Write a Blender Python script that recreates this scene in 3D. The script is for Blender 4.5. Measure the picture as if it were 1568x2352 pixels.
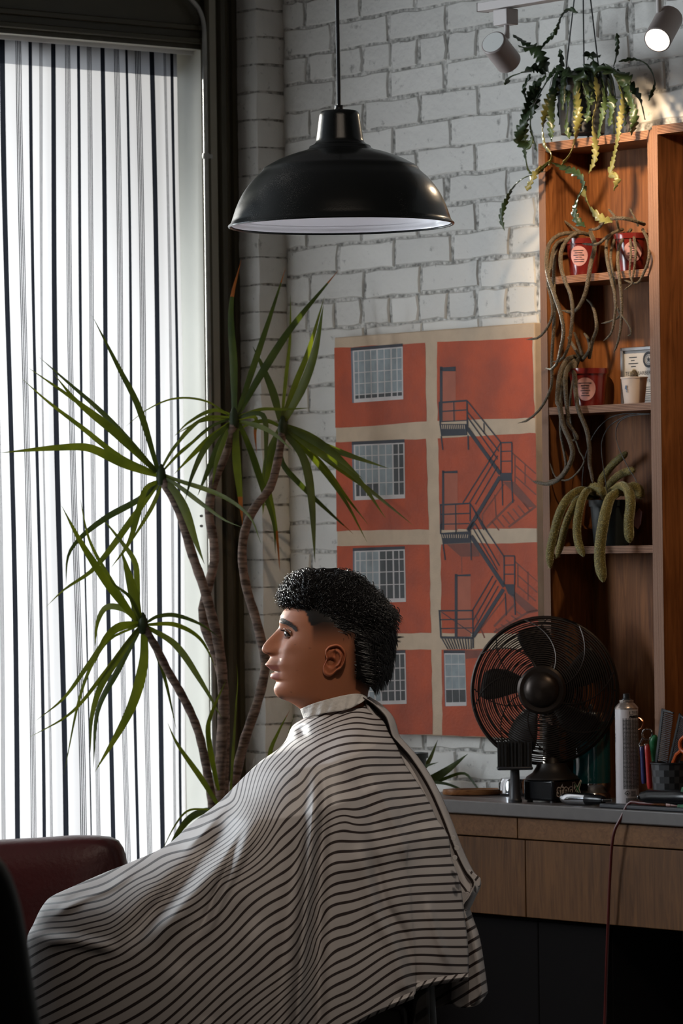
import bpy, bmesh, math, random
import numpy as np
from mathutils import Vector, Matrix

random.seed(7); np.random.seed(7)
for o in list(bpy.data.objects):
    bpy.data.objects.remove(o)
SC = bpy.context.scene
COL = SC.collection
rad = math.radians

# ------------------------------------------------------------------ camera
F = 146.0 / 36.0 * 2352.0            # focal length in pixels of the 1568 x 2352 frame
ROLL = rad(0.75)
HORIZON = 1266.0
CAMZ = 1.5
cam = bpy.data.cameras.new('camera'); camo = bpy.data.objects.new('camera', cam); COL.objects.link(camo)
cam.sensor_fit = 'VERTICAL'; cam.sensor_height = 36.0; cam.sensor_width = 24.0; cam.lens = 146.0
cam.shift_y = (HORIZON - 1176.0) / 2352.0
cam.clip_start = 0.1; cam.clip_end = 200
camo.matrix_world = Matrix.Translation((0, 0, CAMZ)) @ Matrix.Rotation(rad(90), 4, 'X') @ Matrix.Rotation(-ROLL, 4, 'Z')
cam.dof.use_dof = True; cam.dof.focus_distance = 7.65; cam.dof.aperture_fstop = 18.0
SC.camera = camo

# room frame: u runs along the brick wall to the right, w out of the brick wall into the room
A = rad(50.3)
EX = Vector((math.cos(A), -math.sin(A), 0)); NB = Vector((-math.sin(A), -math.cos(A), 0)); ZZ = Vector((0, 0, 1))
B0 = Vector((0.2283, 10.08, 0))
ROT = Matrix((EX, -NB, ZZ)).transposed()        # local x = u, local -y = w (towards the room), z up
def R(u, w, z): return B0 + EX * u + NB * w + ZZ * z
_c, _s = math.cos(ROLL), math.sin(ROLL)
def ray(x, y):
    du, dv = x - 784.0, HORIZON - y
    return (du * _c + dv * _s) / F, (-du * _s + dv * _c) / F
def P(x, y, Y):
    a, b = ray(x, y); return Vector((a * Y, Y, CAMZ + b * Y))
def PW(x, y, w):
    a, b = ray(x, y); Y = (w + B0.dot(NB)) / (a * NB.x + NB.y); return Vector((a * Y, Y, CAMZ + b * Y))
def PU(x, y, u):
    a, b = ray(x, y); Y = (u + B0.dot(EX)) / (a * EX.x + EX.y); return Vector((a * Y, Y, CAMZ + b * Y))
def uw(p):
    d = Vector((p.x, p.y, 0)) - B0; return d.dot(EX), d.dot(NB)

# ------------------------------------------------------------------ world, sun, daylight, exposure
wd = bpy.data.worlds.new('world'); SC.world = wd; wd.use_nodes = True
bg = wd.node_tree.nodes['Background']; bg.inputs[0].default_value = (0.72, 0.83, 1.0, 1); bg.inputs[1].default_value = 1.2
def sun_lamp(name, direction, strength, color, angle):
    l = bpy.data.lights.new(name, 'SUN'); l.energy = strength; l.color = color; l.angle = rad(angle)
    o = bpy.data.objects.new(name, l); COL.objects.link(o)
    o.rotation_euler = Vector(direction).to_track_quat('-Z', 'Y').to_euler(); o.location = R(-4, 1, 4); return o
def area_lamp(name, loc, direction, sx, sy, power, color):
    l = bpy.data.lights.new(name, 'AREA'); l.shape = 'RECTANGLE'; l.size = sx; l.size_y = sy; l.energy = power; l.color = color
    o = bpy.data.objects.new(name, l); COL.objects.link(o); o.location = loc
    o.rotation_euler = Vector(direction).to_track_quat('-Z', 'Z').to_euler(); return o
SUN_DIR = EX * math.cos(rad(9)) - ZZ * math.sin(rad(9))          # low sun, level with the brick wall
sun_lamp('sun', SUN_DIR, 6.5, (1.0, 0.96, 0.88), 0.35)
UW = -0.65                                           # plane of the window wall
area_lamp('daylight_behind_curtain', R(UW - 0.5, 1.0, 1.55), EX, 1.9, 2.7, 116, (0.93, 0.97, 1.0))
area_lamp('daylight_shop_window', R(UW - 0.12, 3.3, 2.0), EX, 2.0, 1.5, 150, (0.86, 0.94, 1.0))
area_lamp('ceiling_fill', R(3.7, 3.1, 3.28), -ZZ, 1.6, 1.2, 14, (1.0, 0.84, 0.68))  # added warm fill from above, stands for no known fixture
SC.view_settings.view_transform = 'Standard'; SC.view_settings.look = 'None'
SC.view_settings.gamma = 1.0; SC.view_settings.use_curve_mapping = False
SC.view_settings.exposure = 0.12
SC.cycles.use_denoising = True
SC.cycles.max_bounces = 8; SC.cycles.diffuse_bounces = 5; SC.cycles.transmission_bounces = 6; SC.cycles.transparent_max_bounces = 12
SC.cycles.caustics_reflective = False; SC.cycles.caustics_refractive = False
SC.cycles.sample_clamp_indirect = 6.0

# ------------------------------------------------------------------ materials
MATS = {}
def nt(m):
    m.use_nodes = True; return m.node_tree.nodes, m.node_tree.links
def pm(name, col, rough=0.55, metal=0.0, spec=0.4, var=None, bump=None, coat=0.0, stretch=None, alpha=None, trans=0.0, sss=0.0, emit=None, sheen=0.0, world=False):
    """principled material; var=(scale, amount 0..1, second colour or None), bump=(scale, strength)"""
    if name in MATS: return MATS[name]
    m = bpy.data.materials.new(name); n, l = nt(m); b = n['Principled BSDF']
    b.inputs['Base Color'].default_value = (*col, 1); b.inputs['Roughness'].default_value = rough
    b.inputs['Metallic'].default_value = metal; b.inputs['Specular IOR Level'].default_value = spec
    if coat: b.inputs['Coat Weight'].default_value = coat; b.inputs['Coat Roughness'].default_value = 0.12
    if trans: b.inputs['Transmission Weight'].default_value = trans
    if sheen: b.inputs['Sheen Weight'].default_value = sheen
    if sss:
        b.inputs['Subsurface Weight'].default_value = sss; b.inputs['Subsurface Radius'].default_value = (0.008, 0.003, 0.0015)
        b.inputs['Subsurface Scale'].default_value = 1.0
    if emit: b.inputs['Emission Color'].default_value = (*emit[0], 1); b.inputs['Emission Strength'].default_value = emit[1]
    tc = n.new('ShaderNodeTexCoord'); mp = n.new('ShaderNodeMapping'); l.new(tc.outputs['Object'], mp.inputs[0])
    if stretch: mp.inputs['Scale'].default_value = stretch
    if var:
        t = n.new('ShaderNodeTexNoise'); t.inputs['Scale'].default_value = var[0]; t.inputs['Detail'].default_value = 6
        l.new(mp.outputs[0], t.inputs['Vector'])
        r = n.new('ShaderNodeValToRGB'); c2 = var[2] if len(var) > 2 and var[2] else tuple(c * (1 - var[1]) for c in col)
        r.color_ramp.elements[0].color = (*c2, 1); r.color_ramp.elements[1].color = (*col, 1)
        r.color_ramp.elements[0].position = 0.35; r.color_ramp.elements[1].position = 0.65
        l.new(t.outputs['Fac'], r.inputs[0]); l.new(r.outputs[0], b.inputs['Base Color'])
    if bump:
        t = n.new('ShaderNodeTexNoise'); t.inputs['Scale'].default_value = bump[0]; t.inputs['Detail'].default_value = 8
        l.new(mp.outputs[0], t.inputs['Vector'])
        bn = n.new('ShaderNodeBump'); bn.inputs['Strength'].default_value = bump[1]; bn.inputs['Distance'].default_value = 0.01
        l.new(t.outputs['Fac'], bn.inputs['Height']); l.new(bn.outputs[0], b.inputs['Normal'])
    MATS[name] = m; return m
def M(name): return MATS[name]

def wood_mat(name, c1, c2, rough=0.45, axis=2, scale=9.0):
    m = bpy.data.materials.new(name); n, l = nt(m); b = n['Principled BSDF']; b.inputs['Roughness'].default_value = rough; b.inputs['Specular IOR Level'].default_value = 0.18
    tc = n.new('ShaderNodeTexCoord'); mp = n.new('ShaderNodeMapping'); l.new(tc.outputs['Object'], mp.inputs[0])
    sc = [scale * 2.2] * 3; sc[axis] = scale * 0.16; mp.inputs['Scale'].default_value = sc
    t = n.new('ShaderNodeTexNoise'); t.inputs['Scale'].default_value = 3.0; t.inputs['Detail'].default_value = 9; t.inputs['Roughness'].default_value = 0.62
    t.inputs['Distortion'].default_value = 1.6
    l.new(mp.outputs[0], t.inputs['Vector'])
    t2 = n.new('ShaderNodeTexNoise'); t2.inputs['Scale'].default_value = 4.5; t2.inputs['Detail'].default_value = 3; l.new(tc.outputs['Object'], t2.inputs['Vector'])
    mx = n.new('ShaderNodeMath'); mx.operation = 'MULTIPLY_ADD'; mx.inputs[1].default_value = 0.45; l.new(t2.outputs['Fac'], mx.inputs[0]); l.new(t.outputs['Fac'], mx.inputs[2])
    r = n.new('ShaderNodeValToRGB'); r.color_ramp.elements[0].position = 0.5; r.color_ramp.elements[1].position = 0.92
    r.color_ramp.elements[0].color = (*c1, 1); r.color_ramp.elements[1].color = (*c2, 1)
    l.new(mx.outputs[0], r.inputs[0]); l.new(r.outputs[0], b.inputs['Base Color'])
    MATS[name] = m; return m
def ply_mat(name, direction, c1, c2, period=0.0034):
    """plywood edge: thin layers stacked along a world direction"""
    m = bpy.data.materials.new(name); n, l = nt(m); b = n['Principled BSDF']; b.inputs['Roughness'].default_value = 0.55; b.inputs['Specular IOR Level'].default_value = 0.2
    tc = n.new('ShaderNodeTexCoord'); d = n.new('ShaderNodeVectorMath'); d.operation = 'DOT_PRODUCT'; d.inputs[1].default_value = direction
    l.new(tc.outputs['Object'], d.inputs[0])
    t = n.new('ShaderNodeTexNoise'); t.inputs['Scale'].default_value = 14; l.new(tc.outputs['Object'], t.inputs['Vector'])
    a = n.new('ShaderNodeMath'); a.operation = 'MULTIPLY_ADD'; a.inputs[1].default_value = 2 * math.pi / period
    l.new(d.outputs['Value'], a.inputs[0]); 
    k = n.new('ShaderNodeMath'); k.operation = 'MULTIPLY'; k.inputs[1].default_value = 3.0; l.new(t.outputs['Fac'], k.inputs[0]); l.new(k.outputs[0], a.inputs[2])
    s = n.new('ShaderNodeMath'); s.operation = 'SINE'; l.new(a.outputs[0], s.inputs[0])
    r = n.new('ShaderNodeValToRGB'); r.color_ramp.elements[0].position = 0.25; r.color_ramp.elements[1].position = 0.75
    r.color_ramp.elements[0].color = (*c1, 1); r.color_ramp.elements[1].color = (*c2, 1)
    q = n.new('ShaderNodeMath'); q.operation = 'MULTIPLY_ADD'; q.inputs[1].default_value = 0.5; q.inputs[2].default_value = 0.5; l.new(s.outputs[0], q.inputs[0])
    l.new(q.outputs[0], r.inputs[0]); l.new(r.outputs[0], b.inputs['Base Color'])
    MATS[name] = m; return m

# ------------------------------------------------------------------ object helpers
WORLD = {}
def wm(o): return WORLD.get(o.name, Matrix.Identity(4))
def tag(o, label=None, cat=None, group=None, kind=None):
    if label: o['label'] = label
    if cat: o['category'] = cat
    if group: o['group'] = group
    if kind: o['kind'] = kind
    return o
def thing(name, label, cat, loc, group=None):
    o = bpy.data.objects.new(name, None); COL.objects.link(o); o.empty_display_size = 0.05
    o.location = loc; WORLD[o.name] = Matrix.Translation(loc); return tag(o, label, cat, group)
def attach(o, parent):
    if parent is not None:
        o.parent = parent; o.matrix_parent_inverse = wm(parent).inverted()
class MB:
    def __init__(s): s.v = []; s.f = []; s.m = []; s.uv = {}; s.cur = 0
    def add(s, vs, fs, mi=None):
        k = len(s.v); s.v += [tuple(v) for v in vs]; s.f += [tuple(i + k for i in f) for f in fs]; s.m += [s.cur if mi is None else mi] * len(fs); return s
    def box(s, c, size, rot=None, mi=None):
        rot = rot or ROT; c = Vector(c); x, y, z = [a / 2 for a in size]
        vs = [c + rot @ Vector((i * x, j * y, k * z)) for k in (-1, 1) for j in (-1, 1) for i in (-1, 1)]
        return s.add(vs, [(0, 2, 3, 1), (4, 5, 7, 6), (0, 1, 5, 4), (2, 6, 7, 3), (0, 4, 6, 2), (1, 3, 7, 5)], mi)
    def ubox(s, u0, u1, w0, w1, z0, z1, mi=None):
        return s.box(R((u0 + u1) / 2, (w0 + w1) / 2, (z0 + z1) / 2), (abs(u1 - u0), abs(w1 - w0), abs(z1 - z0)), ROT, mi)
    def tube(s, pts, r, n=8, cap=True, mi=None, closed=False, flat=1.0):
        pts = [Vector(p) for p in pts]; N = len(pts)
        if not hasattr(r, '__len__'): r = [r] * N
        vs = []; fs = []
        up = None
        for i, p in enumerate(pts):
            if closed: t = pts[(i + 1) % N] - pts[i - 1]
            else: t = pts[min(i + 1, N - 1)] - pts[max(i - 1, 0)]
            t = t.normalized() if t.length > 1e-9 else Vector((0, 0, 1))
            if up is None:
                up = Vector((0, 0, 1)) if abs(t.z) < 0.9 else Vector((0, 1, 0))
            a = (up - t * up.dot(t))
            if a.length < 1e-6: a = t.orthogonal()
            a.normalize(); b = t.cross(a); up = a
            for k in range(n):
                th = 2 * math.pi * k / n
                vs.append(p + (a * math.cos(th) * flat + b * math.sin(th)) * r[i])
        for i in range(N if closed else N - 1):
            j = (i + 1) % N
            for k in range(n):
                k2 = (k + 1) % n; fs.append((i * n + k, i * n + k2, j * n + k2, j * n + k))
        if cap and not closed:
            fs.append(tuple(range(n - 1, -1, -1))); fs.append(tuple((N - 1) * n + k for k in range(n)))
        return s.add(vs, fs, mi)
    def lathe(s, prof, origin, rot=None, n=40, mi=None, cap0=False, cap1=False):
        rot = rot or Matrix.Identity(3); o = Vector(origin); vs = []; fs = []
        for r, h in prof:
            for k in range(n):
                th = 2 * math.pi * k / n; vs.append(o + rot @ Vector((r * math.cos(th), r * math.sin(th), h)))
        for i in range(len(prof) - 1):
            for k in range(n):
                k2 = (k + 1) % n; fs.append((i * n + k, i * n + k2, (i + 1) * n + k2, (i + 1) * n + k))
        if cap0: fs.append(tuple(range(n - 1, -1, -1)))
        if cap1: fs.append(tuple((len(prof) - 1) * n + k for k in range(n)))
        return s.add(vs, fs, mi)
    def prism(s, poly, off, mi=None):
        """polygon (list of points) swept by the vector off"""
        off = Vector(off); n = len(poly); vs = [Vector(p) for p in poly] + [Vector(p) + off for p in poly]
        fs = [tuple(range(n)), tuple(range(2 * n - 1, n - 1, -1))] + [(i, n + i, n + (i + 1) % n, (i + 1) % n) for i in range(n)]
        return s.add(vs, fs, mi)
    def poly(s, pts, mi=None): return s.add(pts, [tuple(range(len(pts)))], mi)
    def build(s, name, mats, parent=None, smooth=True, bevel=0, seg=2, angle=40, uv=None, fixn=True, solid=0, origin=None):
        me = bpy.data.meshes.new(name)
        vs = s.v
        if origin is not None:
            vs = [tuple(Vector(v) - Vector(origin)) for v in vs]
        me.from_pydata(vs, [], s.f)
        if not isinstance(mats, (list, tuple)): mats = [mats]
        for m in mats: me.materials.append(MATS[m] if isinstance(m, str) else m)
        if len(mats) > 1: me.polygons.foreach_set('material_index', s.m)
        if uv is not None:
            ul = me.uv_layers.new(name='UVMap'); idx = np.zeros(len(me.loops), dtype=np.int32); me.loops.foreach_get('vertex_index', idx)
            ul.data.foreach_set('uv', np.asarray(uv, dtype=np.float32)[idx].ravel())
        if fixn:
            bm = bmesh.new(); bm.from_mesh(me); bmesh.ops.recalc_face_normals(bm, faces=bm.faces); bm.to_mesh(me); bm.free()
        if smooth:
            me.polygons.foreach_set('use_smooth', [True] * len(me.polygons))
            try: me.set_sharp_from_angle(angle=rad(angle))
            except Exception: pass
        me.update()
        o = bpy.data.objects.new(name, me); COL.objects.link(o)
        if origin is not None:
            o.location = origin; WORLD[o.name] = Matrix.Translation(origin)
        if bevel:
            b = o.modifiers.new('bevel', 'BEVEL'); b.width = bevel; b.segments = seg; b.limit_method = 'ANGLE'; b.angle_limit = rad(35)
        if solid:
            b = o.modifiers.new('solid', 'SOLIDIFY'); b.thickness = solid; b.offset = 0
        attach(o, parent)
        return o
def base_of(mb):
    a = np.array(mb.v); return Vector(((a[:, 0].min() + a[:, 0].max()) / 2, (a[:, 1].min() + a[:, 1].max()) / 2, a[:, 2].min()))
def catmull(pts, n):
    """smooth resampling through the points (any dimension)"""
    p = np.array([tuple(q) for q in pts], dtype=float)
    if len(p) == 2: 
        t = np.linspace(0, 1, n)[:, None]; return p[0] * (1 - t) + p[1] * t
    d = np.r_[0, np.cumsum(np.linalg.norm(np.diff(p, axis=0), axis=1))]
    q = np.vstack([2 * p[0] - p[1], p, 2 * p[-1] - p[-2]])
    dd = np.r_[-(d[1] - d[0]), d, d[-1] + (d[-1] - d[-2])]
    ts = np.linspace(0, d[-1], n); out = np.zeros((n, p.shape[1]))
    k = np.clip(np.searchsorted(d, ts, side='right') - 1, 0, len(d) - 2)
    for j in range(n):
        i = k[j]; h = max(d[i + 1] - d[i], 1e-9); t = (ts[j] - d[i]) / h
        m0 = (q[i + 2] - q[i]) / max(dd[i + 2] - dd[i], 1e-9) * h; m1 = (q[i + 3] - q[i + 1]) / max(dd[i + 3] - dd[i + 1], 1e-9) * h
        out[j] = (2 * t**3 - 3 * t**2 + 1) * q[i + 1] + (t**3 - 2 * t**2 + t) * m0 + (-2 * t**3 + 3 * t**2) * q[i + 2] + (t**3 - t**2) * m1
    return out
def text_mesh(body, size, fn, mb, mi=None, bold=0.0, align='LEFT', shear=0.0, xs=1.0):
    """flat lettering: every 2-D vertex of the text goes through fn(x, y) -> 3-D point"""
    c = bpy.data.curves.new('t', 'FONT'); c.body = body; c.size = size; c.align_x = align; c.offset = bold; c.shear = shear; c.resolution_u = 2
    o = bpy.data.objects.new('t', c); COL.objects.link(o)
    me = bpy.data.meshes.new_from_object(o)
    mb.add([fn(v.co.x * xs, v.co.y) for v in me.vertices], [tuple(p.vertices) for p in me.polygons], mi)
    bpy.data.objects.remove(o); bpy.data.curves.remove(c); bpy.data.meshes.remove(me)
# ================================================================== SETTING
pm('white_paint', (0.70, 0.70, 0.68), 0.62, var=(9, 0.10), bump=(60, 0.25))
pm('mortar_paint', (0.74, 0.73, 0.70), 0.75, var=(75, 0, (0.22, 0.215, 0.20)), bump=(45, 0.6))
pm('olive_paint', (0.062, 0.053, 0.030), 0.42, var=(6, 0.15))
pm('cream_paint', (0.80, 0.78, 0.69), 0.45, var=(5, 0.08))
pm('plaster', (0.12, 0.11, 0.10), 0.8, var=(2, 0.1))
pm('dark_plaster', (0.10, 0.09, 0.085), 0.8, var=(2, 0.1))
pm('concrete', (0.07, 0.062, 0.055), 0.5, var=(3, 0.25), bump=(30, 0.1))
def glass_mat(name, tint, gloss=0.08):
    m = bpy.data.materials.new(name); n, l = nt(m); n.remove(n['Principled BSDF']); out = n['Material Output']
    t = n.new('ShaderNodeBsdfTransparent'); t.inputs[0].default_value = (*tint, 1); g = n.new('ShaderNodeBsdfGlossy'); g.inputs['Roughness'].default_value = 0.02
    fr = n.new('ShaderNodeFresnel'); fr.inputs[0].default_value = 1.45; mx = n.new('ShaderNodeMixShader')
    l.new(fr.outputs[0], mx.inputs[0]); l.new(t.outputs[0], mx.inputs[1]); l.new(g.outputs[0], mx.inputs[2]); l.new(mx.outputs[0], out.inputs[0])
    MATS[name] = m; return m
glass_mat('window_glass', (0.97, 0.98, 0.97))

ROOM_U, ROOM_W, CEIL = 9.2, 8.0, 3.35
def struct(name, mb, mats, parent=None, label=None, **k):
    o = mb.build(name, mats, parent, **k)
    if parent is None: tag(o, label, kind='structure')
    return o
mb = MB(); mb.ubox(UW - 0.25, ROOM_U, -0.1, ROOM_W, -0.1, 0); struct('floor', mb, 'concrete', label='dark concrete shop floor', smooth=False)
mb = MB(); mb.ubox(UW - 0.25, ROOM_U, -0.1, ROOM_W, CEIL, CEIL + 0.1); struct('ceiling', mb, 'dark_plaster', label='dark ceiling above the shop', smooth=False)
mb = MB(); mb.ubox(ROOM_U, ROOM_U + 0.1, -0.1, ROOM_W, 0, CEIL); struct('wall_right', mb, 'dark_plaster', label='dark plaster wall at the far side of the shop', smooth=False)
mb = MB(); mb.ubox(UW - 0.25, ROOM_U, ROOM_W, ROOM_W + 0.1, 0, CEIL); struct('wall_front', mb, 'plaster', label='plaster wall behind the viewer', smooth=False)

# ---- brick wall: painted bricks, every one its own piece
mb = MB(); mb.ubox(-0.66, ROOM_U, -0.1, 0.0, 0, CEIL)
wall = struct('wall_back', mb, 'mortar_paint', label='white painted brick wall behind the painting and shelves', smooth=False)
COURSE = 65.5 / 945.0; zl0 = PW(1000, 145, 0).z            # one measured bed joint
BL = 0.2135
def brick_mesh(name, L, H, D, seed, nx=4, ny=2, mat='painted_brick'):
    """one painted brick: flat uneven face, chipped rounded edge, ~58 triangles"""
    rng = np.random.RandomState(seed); per = [(i / nx, 0) for i in range(nx)] + [(1, j / ny) for j in range(ny)] + [(1 - i / nx, 1) for i in range(nx)] + [(0, 1 - j / ny) for j in range(ny)]
    N = len(per); vs = []
    for (s, t) in per: vs.append([(s - 0.5) * L + rng.uniform(-1, 1) * 0.0040, 0.004, (t - 0.5) * H + rng.uniform(-1, 1) * 0.0030])
    for i in range(N): vs.append([vs[i][0] * 0.995, -D + 0.0030 + rng.uniform(0, 0.0015), vs[i][2] * 0.99])
    for i in range(N): vs.append([vs[i][0] - math.copysign(0.0032, vs[i][0]) * (abs(per[i][0] - .5) > .45), -D + rng.uniform(-0.0004, 0.0005), vs[i][2] - math.copysign(0.0028, vs[i][2]) * (abs(per[i][1] - .5) > .45)])
    fs = [(r * N + i, r * N + (i + 1) % N, (r + 1) * N + (i + 1) % N, (r + 1) * N + i) for r in (0, 1) for i in range(N)] + [tuple(2 * N + i for i in range(N))]
    me = bpy.data.meshes.new(name); me.from_pydata(vs, [], fs); me.materials.append(MATS[mat])
    me.polygons.foreach_set('use_smooth', [True] * len(fs))
    bm = bmesh.new(); bm.from_mesh(me); bmesh.ops.recalc_face_normals(bm, faces=bm.faces); bm.to_mesh(me); bm.free()
    me.set_sharp_from_angle(angle=rad(28))
    return me
def brick_material():
    m = bpy.data.materials.new('painted_brick'); n, l = nt(m); b = n['Principled BSDF']; b.inputs['Roughness'].default_value = 0.6
    tc = n.new('ShaderNodeTexCoord'); oi = n.new('ShaderNodeObjectInfo')
    vm = n.new('ShaderNodeVectorMath'); vm.operation = 'ADD'; l.new(tc.outputs['Object'], vm.inputs[0]); l.new(oi.outputs['Location'], vm.inputs[1])
    t = n.new('ShaderNodeTexNoise'); t.inputs['Scale'].default_value = 32; t.inputs['Detail'].default_value = 9; t.inputs['Roughness'].default_value = 0.68; l.new(vm.outputs[0], t.inputs['Vector'])
    r = n.new('ShaderNodeValToRGB'); e = r.color_ramp.elements; e[0].position = 0.27; e[0].color = (0.30, 0.295, 0.28, 1); e[1].position = 0.39; e[1].color = (0.80, 0.79, 0.755, 1)
    l.new(t.outputs['Fac'], r.inputs[0])
    h = n.new('ShaderNodeMath'); h.operation = 'MULTIPLY_ADD'; h.inputs[1].default_value = 0.16; h.inputs[2].default_value = 0.88; l.new(oi.outputs['Random'], h.inputs[0])
    mu = n.new('ShaderNodeVectorMath'); mu.operation = 'SCALE'; l.new(r.outputs[0], mu.inputs[0]); l.new(h.outputs[0], mu.inputs['Scale']); l.new(mu.outputs[0], b.inputs['Base Color'])
    t2 = n.new('ShaderNodeTexNoise'); t2.inputs['Scale'].default_value = 22; t2.inputs['Detail'].default_value = 7; l.new(vm.outputs[0], t2.inputs['Vector'])
    bn = n.new('ShaderNodeBump'); bn.inputs['Strength'].default_value = 0.55; bn.inputs['Distance'].default_value = 0.012
    l.new(t2.outputs['Fac'], bn.inputs['Height']); l.new(bn.outputs[0], b.inputs['Normal']); MATS['painted_brick'] = m
brick_material()
BM = [brick_mesh('brick', BL - 0.0075, COURSE - 0.0058, 0.0056, 100 + i, mat='painted_brick') for i in range(12)]
HM = [brick_mesh('half_brick', BL / 2 - 0.0075, COURSE - 0.0062, 0.0065, 140 + i, nx=3, mat='painted_brick') for i in range(5)]
ROT4 = ROT.to_4x4()
u_phase = uw(PW(898, 180, 0))[0]                           # a measured vertical joint in the row under that bed joint
PIL = uw(PW(655, 400, 0))[0]                               # where the pilaster leaves the wall
rng = random.Random(3)
nb_count = 0
for row in range(-9, 34):
    zt = zl0 - row * COURSE; zc = zt - COURSE / 2
    if zc > CEIL - 0.05: continue
    low = zc < 1.02
    off = 0 if row % 2 == 0 else BL / 2
    off += rng.uniform(-0.012, 0.012)
    k0 = -6
    header = row in (-1, 8, 17)                              # courses of brick ends
    bl_ = BL / 2 if header else BL
    for k in range(-12 if header else -6, 20 if header else 10):
        uc = u_phase + off + (k + 0.5) * bl_
        lf, rt = max(uc - bl_ / 2, PIL), uc + bl_ / 2
        if rt < PIL + 0.025 or uc > 1.12: continue
        gap_ = rng.uniform(0.0, 0.007) + (rng.random() < 0.12) * 0.008
        rt -= gap_; sx_ = (rt - lf) / BL; uc = (lf + rt) / 2
        if low and zc < (0.96 if uc > 0.30 else 0.30): continue
        if uc > 0.62 and zc < 2.46: continue
        me = rng.choice(HM if header else BM)
        if header: sx_ *= 2
        o = bpy.data.objects.new('brick', me); COL.objects.link(o); o.parent = wall
        o.matrix_local = Matrix.Translation(R(uc, -0.001 + rng.uniform(-0.001, 0.0008), zc + rng.uniform(-0.002, 0.002))) @ ROT4 @ Matrix.Rotation(rng.uniform(-0.012, 0.012), 4, 'Y') @ Matrix.Diagonal((sx_, 1, 1, 1))
        nb_count += 1
# dark bricks seen under the counter, far right
for row in range(25, 38):
    zc = zl0 - row * COURSE - COURSE / 2
    if zc > 0.66 or zc < 0.22: continue
    for k in range(0, 6):
        uc = u_phase + (0 if row % 2 == 0 else BL / 2) + (k + 0.5) * BL
        if uc < 0.55 or uc > 1.1: continue
        o = bpy.data.objects.new('brick', rng.choice(BM)); COL.objects.link(o); o.parent = wall
        o.matrix_local = Matrix.Translation(R(uc, 0, zc)) @ ROT4
        nb_count += 1
# ---- pilaster in the corner: one block per course, two faces showing
PD = 0.092; PU0 = UW
mb = MB(); mb.ubox(PU0, PIL - 0.004, 0, PD - 0.006, 0, CEIL); pil = struct('wall_pilaster', mb, 'mortar_paint', label='narrow white painted brick pier in the corner beside the window', smooth=False)
def block_mesh(seed, a, d, h):
    r_ = np.random.RandomState(seed); m = MB(); nx = 3
    vs = []
    for k in (0, 1, 2):
        for (x, y) in ((-a / 2, 0), (a / 2, 0), (a / 2, -d * 0.5), (a / 2, -d), (0, -d), (-a / 2, -d)):
            z = -h / 2 + h * k / 2; e = 1 if k != 1 else 0
            vs.append((x - (0.003 * e if x > 0 else 0) + r_.uniform(-.002, .002), y + (0.003 * e if y < -0.01 else 0) + r_.uniform(-.002, .002), z + r_.uniform(-.002, .002)))
    fs = []
    for k in (0, 1):
        for i in range(6): fs.append((k * 6 + i, k * 6 + (i + 1) % 6, (k + 1) * 6 + (i + 1) % 6, (k + 1) * 6 + i))
    fs += [tuple(range(5, -1, -1)), tuple(12 + i for i in range(6))]
    me = bpy.data.meshes.new('brick'); me.from_pydata(vs, [], fs); me.materials.append(MATS['painted_brick']); me.polygons.foreach_set('use_smooth', [True] * len(fs))
    bm = bmesh.new(); bm.from_mesh(me); bmesh.ops.recalc_face_normals(bm, faces=bm.faces); bm.to_mesh(me); bm.free()
    try: me.set_sharp_from_angle(angle=rad(50))
    except Exception: pass
    return me
PMs = [block_mesh(300 + i, PIL - PU0 + 0.004, PD, COURSE - 0.006) for i in range(7)]
for row in range(-9, 30):
    zc = zl0 - 0.02 - row * COURSE - COURSE / 2
    o = bpy.data.objects.new('brick', rng.choice(PMs)); COL.objects.link(o); o.parent = pil
    o.matrix_local = Matrix.Translation(R((PU0 + PIL) / 2 + 0.002, 0.0 + rng.uniform(-.0015, .0015), zc)) @ ROT4

# ---- window wall
WJ = uw(PU(467, 600, UW))[1]                               # jamb edge
ZH = PU(440, 112, UW).z                                    # head of the opening
WL = 1.85                                                  # other end of the curtained window
SILL = 0.45
mb = MB()
mb.ubox(UW - 0.25, UW, -0.1, WJ, 0, CEIL)                  # pier by the pilaster
mb.ubox(UW - 0.25, UW, WJ, ROOM_W, ZH, CEIL)               # band over the windows
mb.ubox(UW - 0.25, UW, WJ, WL, 0, SILL); mb.ubox(UW - 0.25, UW, WL, ROOM_W, 0, 1.2)
mb.ubox(UW - 0.25, UW, WL, 2.2, 1.2, ZH); mb.ubox(UW - 0.25, UW, 4.4, ROOM_W, 1.2, ZH)
wl = struct('wall_left', mb, 'olive_paint', label='dark olive painted shop front wall around the window', smooth=False)
# casing beside the jamb: stepped and rounded boards, each a piece
prof = [(PD - 0.002, 0.0), (PD - 0.002, 0.012), (PD + 0.004, 0.016), (PD + 0.016, 0.016), (PD + 0.020, 0.008), (PD + 0.026, 0.008), (PD + 0.034, 0.020), (PD + 0.046, 0.026), (PD + 0.058, 0.024), (PD + 0.064, 0.014)]
wend = WJ
prof += [(wend - 0.030, 0.014), (wend - 0.026, 0.022), (wend - 0.004, 0.022), (wend, 0.018), (wend, 0.0)]
mb = MB(); mb.prism([R(UW + d, w_, 0.1) for w_, d in prof], (0, 0, CEIL - 0.1))
tr1 = struct('trim_1', mb, 'olive_paint', label='dark olive moulded casing between window and brick pier', angle=25)
pm('casing_pale', (0.30, 0.28, 0.225), 0.5, var=(5, 0.1))  # paler tone for the inner casing strip
mb = MB(); mb.ubox(UW + 0.014, UW + 0.0225, wend - 0.032, wend - 0.010, 0.1, CEIL); mb.build('casing_board', 'casing_pale', tr1, bevel=0.002)
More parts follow.
